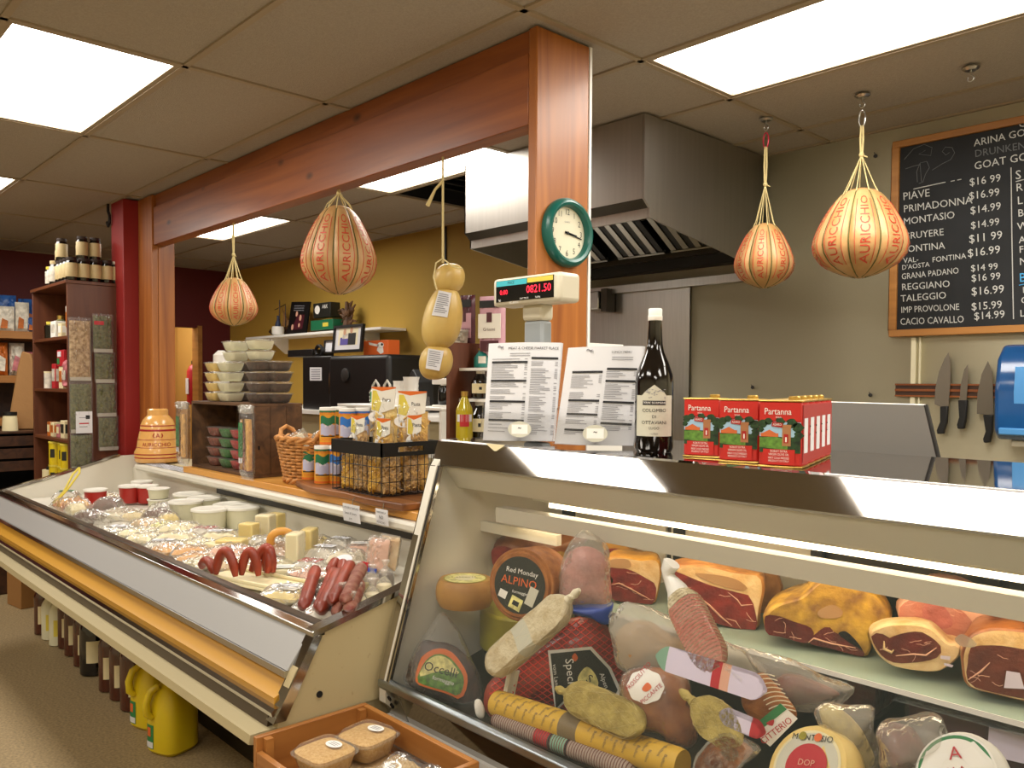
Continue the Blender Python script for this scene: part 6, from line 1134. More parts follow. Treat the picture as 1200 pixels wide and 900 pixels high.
# ---------------------------------------------------------------- packages in the open chilled case
PACKQ = []; OBST = [(*(PX(124, 615, Z=.872)+Vector((-.05, .07, 0))).xy, .1)]
WZ = .842                                     # floor of the well
def W(u, v, z=WZ+.03): p = PX(u, v, Z=z); return Vector((p.x, min(1.77, max(1.215, p.y)), WZ+.001))
def lidtub(label, u, v, R, H, m, lid, group='lidded tubs in the chilled case', zz=0, cat='tub'):
    P = W(u, v); P.z += zz; OBST.append((P.x, P.y, R)); t = thing('lidded_tub', label, cat, P, group=group)
    MB(m).lathe([(.001, 0), (R*.82, 0), (R*.86, .004), (R*.96, H*.86), (.001, H*.86)], n=26).build('tub', t); MB(lid).lathe([(R*.97, H*.84), (R*1.04, H*.86), (R*1.04, H*.95), (R*.98, H*.97), (R*.9, H*.94), (.001, H*.94)], n=26).build('lid', t); return t
r1 = lidtub('red sauce tub with white lid, nearest to the far left end of the chilled case', 112, 588, .06, .105, 'tub_red', 'tub_lid')
for u, v, lb in ((152, 583, 'red sauce tub with white lid, second along the back left of the chilled case'), (173, 583, 'red sauce tub with white lid, third along the back left of the chilled case'), (196, 575, 'red sauce tub at the very back left under the white shelf')): dup(r1, W(u, v), lb); OBST.append((*W(u, v).xy, .08))
s1 = lidtub('small white tub topping a stack of two in the chilled case', 186, 590, .058, .058, 'tub_white', 'tub_lid', zz=.059); dup(s1, W(186, 590), 'small white tub at the bottom of the stack of two in the chilled case')
b1 = lidtub('large white ricotta tub, leftmost of the big tubs in the chilled case', 218, 603, .083, .105, 'tub_white', 'tub_lid')
for u, v, lb in ((246, 613, 'large white ricotta tub in front, second of the big tubs'), (271, 607, 'large white ricotta tub, third of the big tubs'), (262, 596, 'large white ricotta tub at the back, behind the second big tub'), (297, 609, 'large white ricotta tub, rightmost of the big tubs'), (236, 592, 'large white ricotta tub at the back left of the big tubs')): dup(b1, W(u, v), lb); OBST.append((*W(u, v).xy, .08))
def block(label, u, v, w_, d_, h_, rz, m='cheese_yellow', lab=None, tilt=(0, 0), zz=0, name='cheese_block', wedge=0):
    P = W(u, v); P.z += zz; OBST.append((P.x, P.y, .05)); t = thing(name, label, 'cheese', P, rot=(0, 0, rz)); b = MB(m)
    if wedge: b.prism([(-w_/2, -d_/2), (w_/2, -d_*.15), (w_/2, d_*.15), (-w_/2, d_/2)], 'z', 0, h_)
    else: b.box(-w_/2, w_/2, -d_/2, d_/2, 0, h_)
    b.build('cheese', t, bevel=.006); f = MB('clear'); e = .004; f.box(-w_/2-e, w_/2+e, -d_/2-e, d_/2+e, .0005, h_+e) if not wedge else f.prism([(-w_/2-e, -d_/2-e), (w_/2+e, -d_*.2), (w_/2+e, d_*.2), (-w_/2-e, d_/2+e)], 'z', .0005, h_+e); f.build('wrap', t, bevel=.01)
    if lab: b = MB(lab).box(-w_*.3, w_*.3, -d_*.3, d_*.3, h_+e+.0005, h_+e+.0015).use('ink_grey').box(-w_*.2, w_*.2, -.003, .003, h_+e+.0016, h_+e+.002); b.build('label', t)
    return t
block('upright yellow cheese block at the back middle of the chilled case', 292, 632, .07, .06, .10, .5, 'cheese_yellow', None, (.3, .2)); block('pale cheese block leaning right of the big white tubs', 311, 627, .07, .06, .12, .6, 'cheese_pale', None, (.2, .3)); block('pale yellow cheese block behind the yellow ring sausage', 323, 622, .07, .06, .11, .4, 'cheese_yellow', None, (-.1, .3))
block('yellow cheese block in front of the big white tubs', 272, 640, .11, .08, .06, .7, 'cheese_yellow', None, (.1, .1)); block('pale cheese piece left of the upright yellow block', 255, 640, .09, .07, .045, .2, 'cheese_pale', None, (.1, -.1))
block('tall pale cheese slab leaning at the back right of the ring sausage', 346, 655, .05, .08, .13, .7, 'cheese_pale', None, (.15, .3)); block('second pale cheese slab leaning behind the first one', 362, 646, .05, .09, .12, .7, 'cheese_yellow', None, (.1, .25))
block('flat cheese wedge with oval white label below the ring sausage', 333, 667, .12, .09, .035, .9, 'cheese_pale', 'white', (.1, .1), wedge=1)
def ring(label, u, v, R, r, m, z=.06):
    P = W(u, v); t = thing('ring_sausage', label, 'sausage', P, .8); MB(m).tube([(math.cos(a)*R, .01*math.sin(a*2), .02+R+math.sin(a)*R) for a in [-.5+(PI+1.)*i/18 for i in range(19)]], [r*(.5 if i in (0, 18) else 1) for i in range(19)], 10).build('sausage', t); return t
ring('yellow ring shaped sausage standing among the cheese blocks', 330, 646, .045, .016, 'cheese_orange')
def pack(label, u, v, w_, h_, th, m, rz, lab=None, cat='package', **k): P = W(u, v); w_ *= .9; h_ *= .9; PACKQ.append([P.x, P.y, (label, w_, h_, th, m, rz, lab, cat), k])
def flush():
    for p in PACKQ: p.append(.5*math.sqrt(p[2][1]*p[2][2])); p.append((abs(math.cos(p[2][5]))*p[2][2]+abs(math.sin(p[2][5]))*p[2][1])*.5)
    for it in range(240):
        for i, a in enumerate(PACKQ):
            for q in PACKQ[i+1:]+[[x, y, None, None, r] for x, y, r in OBST]:
                dx, dy = a[0]-q[0], a[1]-q[1]; d = math.hypot(dx, dy) or .001; g = a[4]+q[4]-d
                if g > 0:
                    f = .5 if q[2] else 1; a[0] += dx/d*g*.4*f; a[1] += dy/d*g*.4*f
                    if q[2]: q[0] -= dx/d*g*.2; q[1] -= dy/d*g*.2
            a[0] = min(-2.1, max(-5.5, a[0])); a[1] = min(1.87-a[5], max(1.195+a[5], a[1]))
    for x, y, sp, k, r, hd in PACKQ: pack_build(Vector((x, y, WZ+.001)), *sp, **k)
def pack_build(P, label, w_, h_, th, m, rz, lab=None, cat='package', name='wrapped_package', tilt=0, film_='clear_haze', zz=0, lump=.6, stripes=0):
    t = thing(name, label, cat, P, rot=(tilt, 0, rz)); R = (-PI/2, 0, 0); sd = P.x*3.7+P.y*11
    MB(m).at((0, 0, th/2+.002), R).pillow(w_*.88, h_*.86, th*.9, seed=sd, lump=lump, wr=.006).build('contents', t); MB(film_).at((0, 0, th/2+.003), R).pillow(w_, h_, th*1.15, seed=sd+2, wr=.014).build('wrapper', t)
    if lab or stripes:
        b = MB(lab or 'paper'); 
        if lab: b.at((0, 0, th*1.08+.004)).box(-w_*.28, w_*.28, -h_*.16, h_*.16, 0, .001).use('ink_grey').box(-w_*.2, w_*.2, -.002, .002, .001, .0016).box(-w_*.2, w_*.1, -.012, -.009, .001, .0016)
        for k in range(stripes): b.use('label_red').at((0, 0, th*1.02+.004)).box(-w_*.3, w_*.3, -h_*.3+k*h_*.6/stripes, -h_*.3+k*h_*.6/stripes+.005, 0, .001)
        b.build('label', t)
    for o in t.children:
        for v_ in o.data.vertices: v_.co.z = max(v_.co.z, .0006)
    return t
for a in [('dull orange and yellow frozen vegetable bag with yellow straps, far left of the case', 72, 595, .2, .16, .07, 'frozen_veg', .3, None, 'bag'), ('white and green printed packet behind the vegetable bag', 78, 583, .15, .12, .06, 'bag_white', 1.0, 'label_green'), ('white round cheese in film beside the vegetable bag', 88, 597, .1, .1, .06, 'cheese_pale', .2),
 ('dark dried sausage pack at the front left of the chilled case', 103, 605, .17, .10, .05, 'sausage_dark', .5, None, 'sausage'), ('pack of dark thin sausages behind the clear box', 127, 596, .16, .13, .08, 'sausage_dark', .9, None, 'sausage'), ('pack of dark thin sausages in front of the small tub stack', 187, 608, .16, .12, .07, 'sausage_dark', .4, None, 'sausage'),
 ('round lemon yellow cheese in film below the small tub stack', 190, 618, .13, .11, .05, 'label_lemon', .4, None, 'cheese'), ('yellow cheese cut in film left of the dark sausages', 171, 612, .1, .1, .06, 'cheese_yellow', .2, None, 'cheese'),
 ('beige shredded cheese bag at the front of the case', 160, 624, .2, .14, .04, 'cheese_pale', .6, None, 'cheese'), ('flat pale cheese pack with white label at front left', 163, 640, .17, .12, .035, 'bag_white', .9, 'paper', 'cheese'), ('orange cheddar slices pack near the front rail', 178, 650, .13, .12, .04, 'cheese_orange', .3, None, 'cheese'),
 ('pale cheese pack in the middle left of the case', 205, 632, .19, .13, .045, 'cheese_pale', .8, None, 'cheese'), ('golden cheese sticks pack near the front rail', 207, 655, .17, .12, .04, 'cheese_orange', 1.1, None, 'cheese'), ('pale cheese pack under the red striped one', 232, 642, .18, .14, .04, 'cheese_pale', .1, None, 'cheese'),
 ('pale cheese pack at the front rail right of the golden sticks', 228, 668, .17, .12, .04, 'fat_pink', .7, None, 'cheese'), ('clear tray pack with pink meat left of the red sausages', 246, 655, .2, .15, .05, 'fat_pink', .5, None, 'meat'), ('wide pale clear pack behind the red sausage loops', 277, 655, .24, .18, .05, 'stuffed', .4, None, 'package'),
 ('flat white cheese pack at the front rail below the red loops', 262, 696, .17, .13, .035, 'cheese_pale', .9, 'paper', 'cheese'), ('pale cheese pack with printed label right of the front white pack', 288, 700, .16, .12, .035, 'cheese_yellow', .5, 'bag_white', 'cheese'), ('brown print pack at the front rail under the salami', 302, 712, .15, .12, .03, 'bag_white', .7, 'label_dark'), ('dark meat slices pack with white rim left of the salami bunch', 338, 690, .14, .11, .03, 'meat_brown', .6, None, 'meat'),
 ('pale cheese pack behind the dark slices pack', 352, 672, .16, .12, .04, 'cheese_pale', .3, None, 'cheese'), ('flat pink ham pack at the front rail left of the salami', 322, 715, .15, .1, .03, 'fat_pink', .9, 'paper', 'meat'), ('white label pack at the near front corner of the case', 366, 728, .16, .1, .03, 'bag_white', .6, 'paper'),
 ('clear bag with white label behind the red salami bunch', 388, 652, .16, .15, .06, 'bag_white', .5, 'paper', 'bag'), ('clear crinkled bag with round white label at the back right', 420, 648, .17, .15, .07, 'fat_pink', .9, 'white', 'bag'), ('white wrinkled bag beside the round label bag', 433, 662, .16, .14, .07, 'net_white', .4, None, 'bag')]: pack(*a)
pack('white pack with red stripes in the middle of the chilled case', 226, 628, .17, .12, .05, 'bag_white', .7, None, 'package', stripes=4); pack('white pack with red stripes behind the salami bunch', 372, 664, .15, .12, .04, 'bag_white', .5, None, 'package', stripes=4)
for a in [('thin white pack between the clear box and the rail', 118, 617, .16, .12, .03, 'bag_white', .4, 'paper'), ('pale pack behind the clear box near the dark sausages', 142, 602, .18, .13, .05, 'cheese_pale', .6, None, 'cheese'), ('cream pack right of the clear box', 150, 612, .16, .13, .05, 'fat', .2, None, 'cheese'), ('yellow pack left of the lemon cheese', 158, 604, .14, .11, .05, 'cheese_yellow', .8, None, 'cheese'), ('pale cheese pack lying before the back red tubs', 135, 583, .18, .14, .05, 'cheese_pale', .4, None, 'cheese'), ('white crumpled pack left of the leftmost big tub', 203, 596, .16, .14, .06, 'bag_white', .3, None), ('pale pack between the lemon cheese and the big tubs', 212, 622, .2, .15, .06, 'cheese_pale', .5, None, 'cheese'), ('cream pack before the second big tub', 243, 632, .2, .14, .05, 'cheese_pale', .9, 'paper', 'cheese'),
 ('pale pack between the cheese blocks and the red loops', 300, 646, .2, .15, .05, 'bag_white', .3, None), ('flat pale pack between the ring sausage and the tray', 312, 658, .2, .14, .04, 'cheese_pale', .7, None, 'cheese'), ('pink sliced pack right of the sausage tray', 335, 678, .17, .13, .035, 'fat_pink', .2, None, 'meat'), ('yellow cheese pack behind the leaning slabs', 375, 640, .16, .15, .06, 'cheese_yellow', .6, None, 'cheese'), ('clear pack at the back wall behind the second slab', 392, 640, .15, .12, .06, 'bag_white', .4, 'paper'),
 ('orange edged pack before the golden cheese sticks', 190, 660, .16, .12, .035, 'cheese_orange', .8, None, 'cheese'), ('pale pack at the front rail beside the clear box', 143, 633, .17, .12, .04, 'cheese_pale', .5, None, 'cheese'), ('tan pack at the front rail between golden sticks and white pack', 245, 682, .18, .13, .035, 'fat', .6, None, 'cheese'), ('pale pack left of the first red sausage loop', 236, 660, .16, .12, .035, 'cheese_pale', .2, None, 'cheese')]: pack(*a)
t = thing('bag_strap', 'yellow looped plastic strap rising from the vegetable bag at far left', 'strap', W(62, 592)); MB('label_yellow').tube([(0, 0, .04), (.02, .05, .10), (.0, .1, .19), (-.03, .14, .22)], .006, 6).tube([(.03, 0, .04), (.06, .06, .12), (.05, .12, .2), (-.02, .14, .22)], .006, 6).build('strap', t)
t = thing('clear_box', 'clear plastic clamshell box at the front left rail of the chilled case', 'box', W(124, 615)+Vector((-.05, .07, 0)), .3); MB('clear_haze').prism([(-.09, 0), (.09, 0), (.075, .08), (-.05, .085)], 'y', -.08, .08).build('box', t, bevel=.012); MB('bag_white').box(-.07, .07, -.06, .06, .002, .015).build('liner', t)
# red sausage loops on a white tray
P = W(285, 676); OBST += [(P.x+d, P.y+d*.44, .1) for d in (-.15, 0, .16)]; t = thing('sausage_tray', 'cream tray holding the red sausage loops', 'tray', (P.x, 1.305, P.z), .25); MB('cheese_pale').box(-.2, .22, -.06, .075, 0, .012).box(-.2, .22, -.06, -.052, .0125, .025).box(-.2, .22, .067, .075, .0125, .025).build('tray', t, bevel=.003)
def arch(label, u0, v0, u1, v1, hgt, r=.0165, m='sausage_red', lean=0, name='sausage_loop'):
    a, c = W(u0, v0, WZ+.02), W(u1, v1, WZ+.02); z = WZ+.0135+r; t = thing(name, label, 'sausage', ((a.x+c.x)/2, (a.y+c.y)/2, WZ+.0135), group=None); b = MB(m); pts = []
    for i in range(15): q = i/14; e = math.sin(PI*q)**.6; pts.append(Vector((a.x+(c.x-a.x)*q, a.y+(c.y-a.y)*q+lean*e, z+hgt*e)))
    b.tube(pts, [r*(.55 if i in (0, 14) else 1) for i in range(15)], 12); b.build('sausage', t, off=t.location); return t
arch('red sausage loop, first on the left of the cream tray', 228, 670, 242, 676, .035); arch('red sausage loop standing tall, second on the tray', 252, 676, 276, 679, .085); arch('red sausage loop third on the tray, in the middle', 283, 677, 303, 678, .085); arch('red sausage loop fourth on the tray', 294, 673, 313, 675, .085, lean=.03); arch('red sausage loop last on the right of the tray', 311, 672, 320, 674, .08)
# salami bunch at the near end
def link(label, u0, v0, u1, v1, r, m, z0=.0, z1=.0): 
    p0, p1 = PX(u0, v0, Z=WZ+.03+z0), PX(u1, v1, Z=WZ+.03+z1); dy_ = max(0, 1.222-p0.y); p0.y += dy_; p1.y += dy_; OBST.append((*((p0+p1)/2).xy, .07)); return salami('salami_link', label, 'salami', p0, p1, r, m, taper=(.7, .5), nseg=16, wob=.002, group=None)
link('smooth red salami, leftmost of the bunch', 340, 716, 357, 668, .021, 'sausage_red', .0, .05); link('smooth red salami, second of the bunch', 352, 722, 377, 672, .021, 'sausage_red', .01, .06); link('dusty salami in the middle front of the bunch', 362, 728, 380, 690, .021, 'sausage_dusty', .04, .07); link('red salami behind the dusty front one', 372, 716, 392, 668, .02, 'sausage_red', .0, .05)
link('smooth red salami on top, between the second and the dusty one', 360, 712, 386, 664, .02, 'sausage_red', .05, .09); link('dusty salami lying on top near the right of the bunch', 372, 712, 397, 668, .02, 'sausage_dusty', .065, .10)
link('dusty salami on the right of the bunch', 378, 724, 402, 680, .021, 'sausage_dusty', .02, .06); link('short red salami at the back left of the bunch', 386, 672, 395, 655, .019, 'sausage_red', .03, .06); link('short red salami at the back middle of the bunch', 400, 675, 402, 657, .018, 'sausage_red', .03, .06); link('dusty pointed salami at the back right of the bunch', 405, 690, 416, 664, .02, 'sausage_dusty', .03, .07)
o = MB('paper').at(tuple(PX(402, 656, Z=.93)), (.4, 0, .6)).lathe([(.001, 0), (.032, 0), (.032, .001), (.001, .001)], n=20).build('round_label'); tag(o, 'oval white label lying on top of the salami bunch', 'label')
# small wrapped cheeses in rows
first_c = None
for i, (u, v, m) in enumerate(((402, 712, 'maroon'), (412, 696, 'olive_salami'), (420, 712, 'cheese_pale'), (424, 694, 'olive_salami'), (436, 706, 'cheese_pale'), (436, 688, 'net_grey'), (450, 695, 'cheese_pale'), (452, 682, 'tub_dark'), (420, 684, 'net_grey'), (412, 724, 'cheese_yellow'))):
    P = W(u, v, .885); OBST.append((P.x, P.y, .035)); t = thing('small_cheese', ('%s small cheese in wrap, %s') % ({'maroon': 'maroon banded', 'olive_salami': 'green tinted', 'cheese_pale': 'cream', 'net_grey': 'grey dusty', 'tub_dark': 'dark ash', 'cheese_yellow': 'yellow'}[m], ('leftmost by the salami', 'beside the dusty salami', 'front row second by the corner', 'middle row by the clear bag', 'front row third by the corner', 'back row by the crinkled bag', 'front row nearest the deli case', 'back row nearest the deli case', 'back row left by the salami', 'lowest in the near corner')[i]), 'cheese', P, .5+.2*(i % 3))
    MB(m).lathe([(.001, 0), (.024, 0), (.027, .02), (.027, .055), (.022, .07), (.001, .072)], n=16).build('cheese', t); MB('clear_haze').lathe([(.001, -.0), (.029, 0), (.030, .03), (.030, .06), (.02, .08), (.006, .095), (.014, .115), (.001, .11)], n=16).build('wrap', t)
for i, (u, v, lb) in enumerate(((449, 668, 'orange tinted bread bag with red and blue print at the back right, left one'), (466, 664, 'orange tinted bread bag beside the deli case, right one'))):
    P = W(u, v, .86); P.y -= .02; OBST.append((P.x, P.y, .08)); t = thing('printed_bag', lb, 'bag', P, .1); MB('fat_pink' if i == 0 else 'fat').at((0, 0, .075), (-.2, 0, 0)).pillow(.10, .12, .05, seed=i+3, lump=.4).build('contents', t); MB('clear_haze').at((0, -.004, .078), (-.2, 0, 0)).pillow(.11, .13, .06, seed=i, wr=.012).build('bag', t)
    b = MB('label_red').at((0, 0, .075), (-.2, 0, 0)).box(-.045, -.005, -.04, -.036, -.06, -.03).use('label_blue').box(0, .045, -.04, -.036, -.062, -.045); b.build('print', t)

flush()
# ---------------------------------------------------------------- brown shelf unit beside the pillar, far shelves
UX0, UX1, UY0, UY1, UZ = -6.78, -6.08+.18, 1.565, 1.905, 2.2
t = thing('shelf_unit', 'tall brown wooden shelf unit with jars on top, left of the red pillar', 'shelf', ((UX0+UX1)/2, 1.735, 0)); L0 = t.location
MB('shelf_brown').box(UX1-.022, UX1, UY0, UY1, 0, UZ-.022).build('side_panel', t, off=L0, bevel=.002); MB('shelf_brown').box(UX0, UX0+.022, UY0, UY1, 0, UZ-.022).build('side_panel', t, off=L0, bevel=.002); MB('shelf_brown_x').box(UX0-.01, UX1+.004, UY0-.01, UY1, UZ-.021, UZ).build('top_board', t, off=L0, bevel=.002); MB('shelf_brown_x').box(UX0+.023, UX1-.023, UY1-.012, UY1, 0, UZ-.022).build('back_board', t, off=L0)
SHZ = (1.84, 1.49, 1.155, .8, .42)
for z in SHZ: MB('shelf_brown_x').box(UX0+.023, UX1-.023, UY0+.004, UY1-.013, z-.02, z).build('shelf_board', t, off=L0)
# jars on top: front row along the right end, second tier behind
def jar(label, loc, R=.036, H=.15, body='jar_cream', capm='cork_dark', name='jar', group='jars on the brown shelf'):
    t = thing(name, label, 'jar', loc, group=group); MB('dark_glass').lathe([(.001, 0), (R*.95, 0), (R, .006), (R, H*.78), (R*.8, H*.86), (R*.8, H*.9), (.001, H*.9)], n=20).build('glass', t); MB(body).lathe([(R+.0006, H*.16), (R+.0012, H*.17), (R+.0012, H*.75), (R+.0006, H*.76)], n=20).build('label', t); MB(capm).lathe([(R*.84, H*.86), (R*.88, H*.88), (R*.88, H), (.001, H)], n=18).build('lid', t); return t
J = None; od = ('first', 'second', 'third', 'fourth', 'fifth')
for k in range(5):
    y = 1.605+k*.073; lb = f'cream jar on the brown shelf top, {od[k]} from the front along the right edge' if k < 4 else 'cream jar with pale lid on the brown shelf top, next to the red pillar'
    if k == 4: jar(lb, (UX1-.045, y-.012, UZ+.001), capm='bag_white')
    elif J is None: J = jar(lb, (UX1-.045, y, UZ+.001))
    else: dup(J, (UX1-.045, y, UZ+.001), lb)
for k in range(3): dup(J, (UX1-.125-k*.08, 1.605, UZ+.001), ('cream jar on the front edge of the shelf top, nearest the corner jar', 'cream jar on the front edge of the shelf top, second from the corner', 'cream jar on the front edge of the shelf top, third from the corner')[k])
B2 = None
for k, (x, y, lb) in enumerate(((-6.0, 1.685, 'jar stacked on the second tier, front one beside the black hanger'), (-6.0, 1.765, 'jar stacked on the second tier, rear one below the black hanger'))):
    dup(J, (x, y, UZ+.001), ('hidden lower jar carrying the front second tier jar', 'hidden lower jar carrying the rear second tier jar')[k]); dup(J, (x, y, UZ+.153), lb)
dup(J, (-6.185, 1.61, UZ+.153), 'tall cream jar stacked at the left on the shelf top'); dup(J, (-6.27, 1.62, UZ+.153), 'smaller looking stacked jar left of the tall stacked one', sc=(.8, .8, .7))
jar('small white jar at the left end of the shelf top, second from the end', (-6.36, 1.61, UZ+.001), .034, .17, 'bag_white', 'jar_cream'); jar('yellow capped white jar at the far left end of the shelf top', (-6.47, 1.615, UZ+.001), .036, .14, 'bag_white', 'label_yellow')
t = thing('ceiling_hanger', 'small black ceiling hanger above the jars at the upper left', 'hook', (-6.0, 1.85, CEIL-.005)); MB('black').tube([(0, 0, 0), (0, 0, -.05), (.03, 0, -.08), (.03, 0, -.13), (0, 0, -.15), (-.02, 0, -.12)], .01, 6).build('hook', t)
# shelf contents
def stuff_row(items):
    for name, label, cat, x, y, z, kind, dims, m, m2 in items:
        t = thing(name, label, cat, (x, y, z+.001))
        if kind == 'can': R, H = dims; MB(m).lathe([(.001, 0), (R, 0), (R, H-.01), (.001, H-.01)], n=18).build('body', t); MB(m2).lathe([(R+.001, H-.012), (R+.001, H), (.001, H)], n=18).build('lid', t)
        elif kind == 'jar': R, H = dims; MB(m).lathe([(.001, 0), (R, 0), (R, H*.75), (R*.6, H*.85), (.001, H*.85)], n=18).build('body', t); MB(m2).lathe([(R*.64, H*.82), (R*.66, H), (.001, H)], n=14).build('lid', t)
        elif kind == 'box': w_, d_, h_ = dims; MB(m).box(-w_/2, w_/2, -d_/2, d_/2, 0, h_).build('carton', t, bevel=.003); MB(m2).box(-w_*.38, w_*.38, -d_/2-.0015, -d_/2, h_*.3, h_*.8).box(w_/2, w_/2+.0015, -d_*.38, d_*.38, h_*.3, h_*.8).build('label', t)
        elif kind == 'bag': w_, d_, h_ = dims; MB(m).at((0, 0, h_/2)).pillow(w_, h_, d_, seed=x*7, lump=.5, wr=.015).build('bag', t); MB(m2).box(-w_*.3, w_*.3, -d_*.55, -d_*.5, h_*.3, h_*.62).build('label', t)
z1, z2, z3, z4 = SHZ[:4]
stuff_row([('glass_jar', 'yellow lidded small jar at the left front of the upper brown shelf', 'jar', -6.52, 1.62, z1, 'jar', (.04, .12), 'dark_glass', 'label_yellow'), ('glass_jar', 'second jar from the left on the upper brown shelf', 'jar', -6.42, 1.66, z1, 'jar', (.034, .16), 'herb_green', 'gold'), ('glass_jar', 'tall olive jar at the back of the upper brown shelf', 'jar', -6.25, 1.78, z1, 'jar', (.04, .2), 'herb_green', 'gold'), ('glass_jar', 'second tall olive jar at the back of the upper brown shelf', 'jar', -6.12, 1.8, z1, 'jar', (.04, .22), 'herb_green', 'gold'),
 ('carton', 'white carton at the front of the upper brown shelf', 'box', -6.28, 1.62, z1, 'box', (.12, .09, .11), 'white', 'bag_white'), ('carton', 'narrow white carton with orange edge by the side panel', 'box', -6.02, 1.64, z1, 'box', (.07, .09, .2), 'bag_white', 'bag_orange'), ('carton', 'small cream carton between white cartons on the upper brown shelf', 'box', -6.14, 1.61, z1, 'box', (.08, .06, .09), 'paper_cream', 'white'),
 ('can', 'small white can at the left of the middle brown shelf', 'can', -6.53, 1.61, z2, 'can', (.032, .12), 'bag_white', 'paper_cream'), ('carton', 'red carton standing on the middle brown shelf', 'box', -6.36, 1.62, z2, 'box', (.085, .05, .17), 'label_red', 'bag_white'), ('carton', 'cream pasta carton under the red and green one', 'box', -6.2, 1.64, z2, 'box', (.1, .08, .15), 'paper_cream', 'bag_orange'), ('snack_bag', 'brown snack bag leaning on the middle brown shelf', 'bag', -6.07, 1.62, z2, 'bag', (.13, .07, .2), 'bag_pink', 'bag_white'),
 ('bottle', 'dark bottle at the back of the lower brown shelf', 'bottle', -6.4, 1.76, z3, 'jar', (.04, .26), 'dark_glass', 'maroon'), ('bottle', 'second dark bottle at the back of the lower brown shelf', 'bottle', -6.25, 1.8, z3, 'jar', (.04, .27), 'dark_glass', 'maroon'), ('bottle', 'third dark bottle at the back by the side panel', 'bottle', -6.1, 1.8, z3, 'jar', (.04, .28), 'dark_glass', 'bag_white'), ('carton', 'orange carton at left of the lower brown shelf', 'box', -6.46, 1.61, z3, 'box', (.07, .05, .1), 'bag_orange', 'paper_cream'), ('carton', 'second orange carton on the lower brown shelf', 'box', -6.37, 1.61, z3, 'box', (.07, .05, .1), 'paper_cream', 'bag_orange'), ('carton', 'brown carton third from left on the lower brown shelf', 'box', -6.27, 1.62, z3, 'box', (.07, .05, .09), 'bag_pink', 'paper_cream'), ('carton', 'cream carton with dark picture on the lower brown shelf', 'box', -6.14, 1.62, z3, 'box', (.09, .06, .12), 'paper_cream', 'label_dark'), ('carton', 'white and dark carton against the side panel on the lower brown shelf', 'box', -6.03, 1.64, z3, 'box', (.08, .06, .17), 'bag_white', 'ink')])
t = thing('stacked_carton', 'red and green carton stacked on the cream pasta carton', 'box', (-6.19, 1.64, z2+.153)); MB('label_red').box(-.08, .08, -.045, .045, 0, .11).build('carton', t, bevel=.003); MB('label_green').box(-.07, -.015, -.047, -.045, .015, .055).use('paper').box(-.06, .02, -.047, -.045, .065, .1).build('print', t)
Yc = None
for k, (x, y) in enumerate(((-6.36, 1.61), (-6.22, 1.63), (-6.08, 1.61))):
    for q in range(2):
        lb = ('lower ', 'upper ')[q]+'yellow tin '+('at the left', 'in the middle', 'at the right by the side panel')[k]+' of the bottom visible brown shelf'
        if Yc is None:
            Yc = thing('yellow_tin', lb, 'tin', (x, y, z4+.001), group='yellow tins on the brown shelf'); MB('jug_yellow').lathe([(.001, 0), (.048, 0), (.048, .15), (.001, .15)], n=20).build('body', Yc); MB('label_yellow').lathe([(.049, .148), (.051, .15), (.051, .161), (.001, .161)], n=20).build('lid', Yc); MB('label_dark').at((0, 0, .05)).sheet(lambda a, c: (math.cos(-1.2+a*.7)*.0488, math.sin(-1.2+a*.7)*.0488, c*.06), 6, 2).build('print', Yc)
        else: dup(Yc, (x, y, z4+.001+.162*q), lb)
t = thing('cream_canister', 'cream canister with dark lid left of the yellow tins', 'canister', (-6.55, 1.62, z4+.001)); MB('paper_cream').lathe([(.001, 0), (.055, 0), (.055, .11), (.001, .11)], n=20).build('body', t); MB('black').lathe([(.03, .11), (.03, .13), (.001, .13)], n=16).build('lid', t)
# long herb bags hanging on the side panel
def herb_strip(label, u0, v0, u1, v1, w0, segs, lean):
    top, bot = PX(u0, v0, X=UX1+.03), PX(u1, v1, X=UX1+.03); t = thing('herb_bag', label, 'bag', (UX1+.03, top.y, bot.z), group=None); n = len(segs); y = 0
    for k, (m, fr_) in enumerate(segs):
        a = sum(s[1] for s in segs[:k]); c = top.lerp(bot, a+fr_/2); h = (top.z-bot.z)*fr_
        MB(m).at(tuple(c-t.location), (0, .0, PI/2)).pillow(w0*.9, h*.9, .035, seed=k+u0, lump=.7, wr=.012).build('herbs', t); MB('clear').at(tuple(c-t.location+Vector((.004, 0, 0))), (0, 0, PI/2)).pillow(w0, h, .04, seed=k+3, wr=.02).build('pouch', t)
        b = MB('clear_milky').at(tuple(c-t.location+Vector((.012, 0, -h*.46)))).box(-.002, .002, -w0*.45, w0*.45, -.012, .012); b.build('seal', t)
    MB('steel').tube([top-t.location+Vector((-.026, 0, .0)), top-t.location+Vector((-.005, 0, .004)), top-t.location+Vector((0, 0, -.02))], .002, 5).build('hook', t); return t
h1 = herb_strip('left strip of clear bags with dried mushrooms and herbs on the brown side panel', 93, 372, 96, 550, .14, [('herb_brown', .42), ('herb_green', .34), ('herb_green', .24)], 0); h2 = herb_strip('right strip of clear bags with green dried herbs on the brown side panel', 119, 368, 128, 527, .13, [('herb_green', .28), ('herb_green', .22), ('herb_green', .25), ('herb_green', .25)], 0)
p, q = PX(89, 508, X=UX1+.055), PX(108, 482, X=UX1+.055); o = MB('paper').box(p.x, p.x+.002, p.y, q.y, p.z, q.z).use('label_red').box(p.x+.002, p.x+.003, p.y+.02, q.y-.02, p.z+.06, p.z+.068).use('ink_grey').box(p.x+.002, p.x+.003, p.y+.02, q.y-.03, p.z+.04, p.z+.045).box(p.x+.002, p.x+.003, p.y+.02, q.y-.02, p.z+.1, p.z+.104).use('ink').box(p.x+.002, p.x+.003, q.y-.04, q.y-.015, q.z-.05, q.z-.025).build('label', h1, off=h1.location)
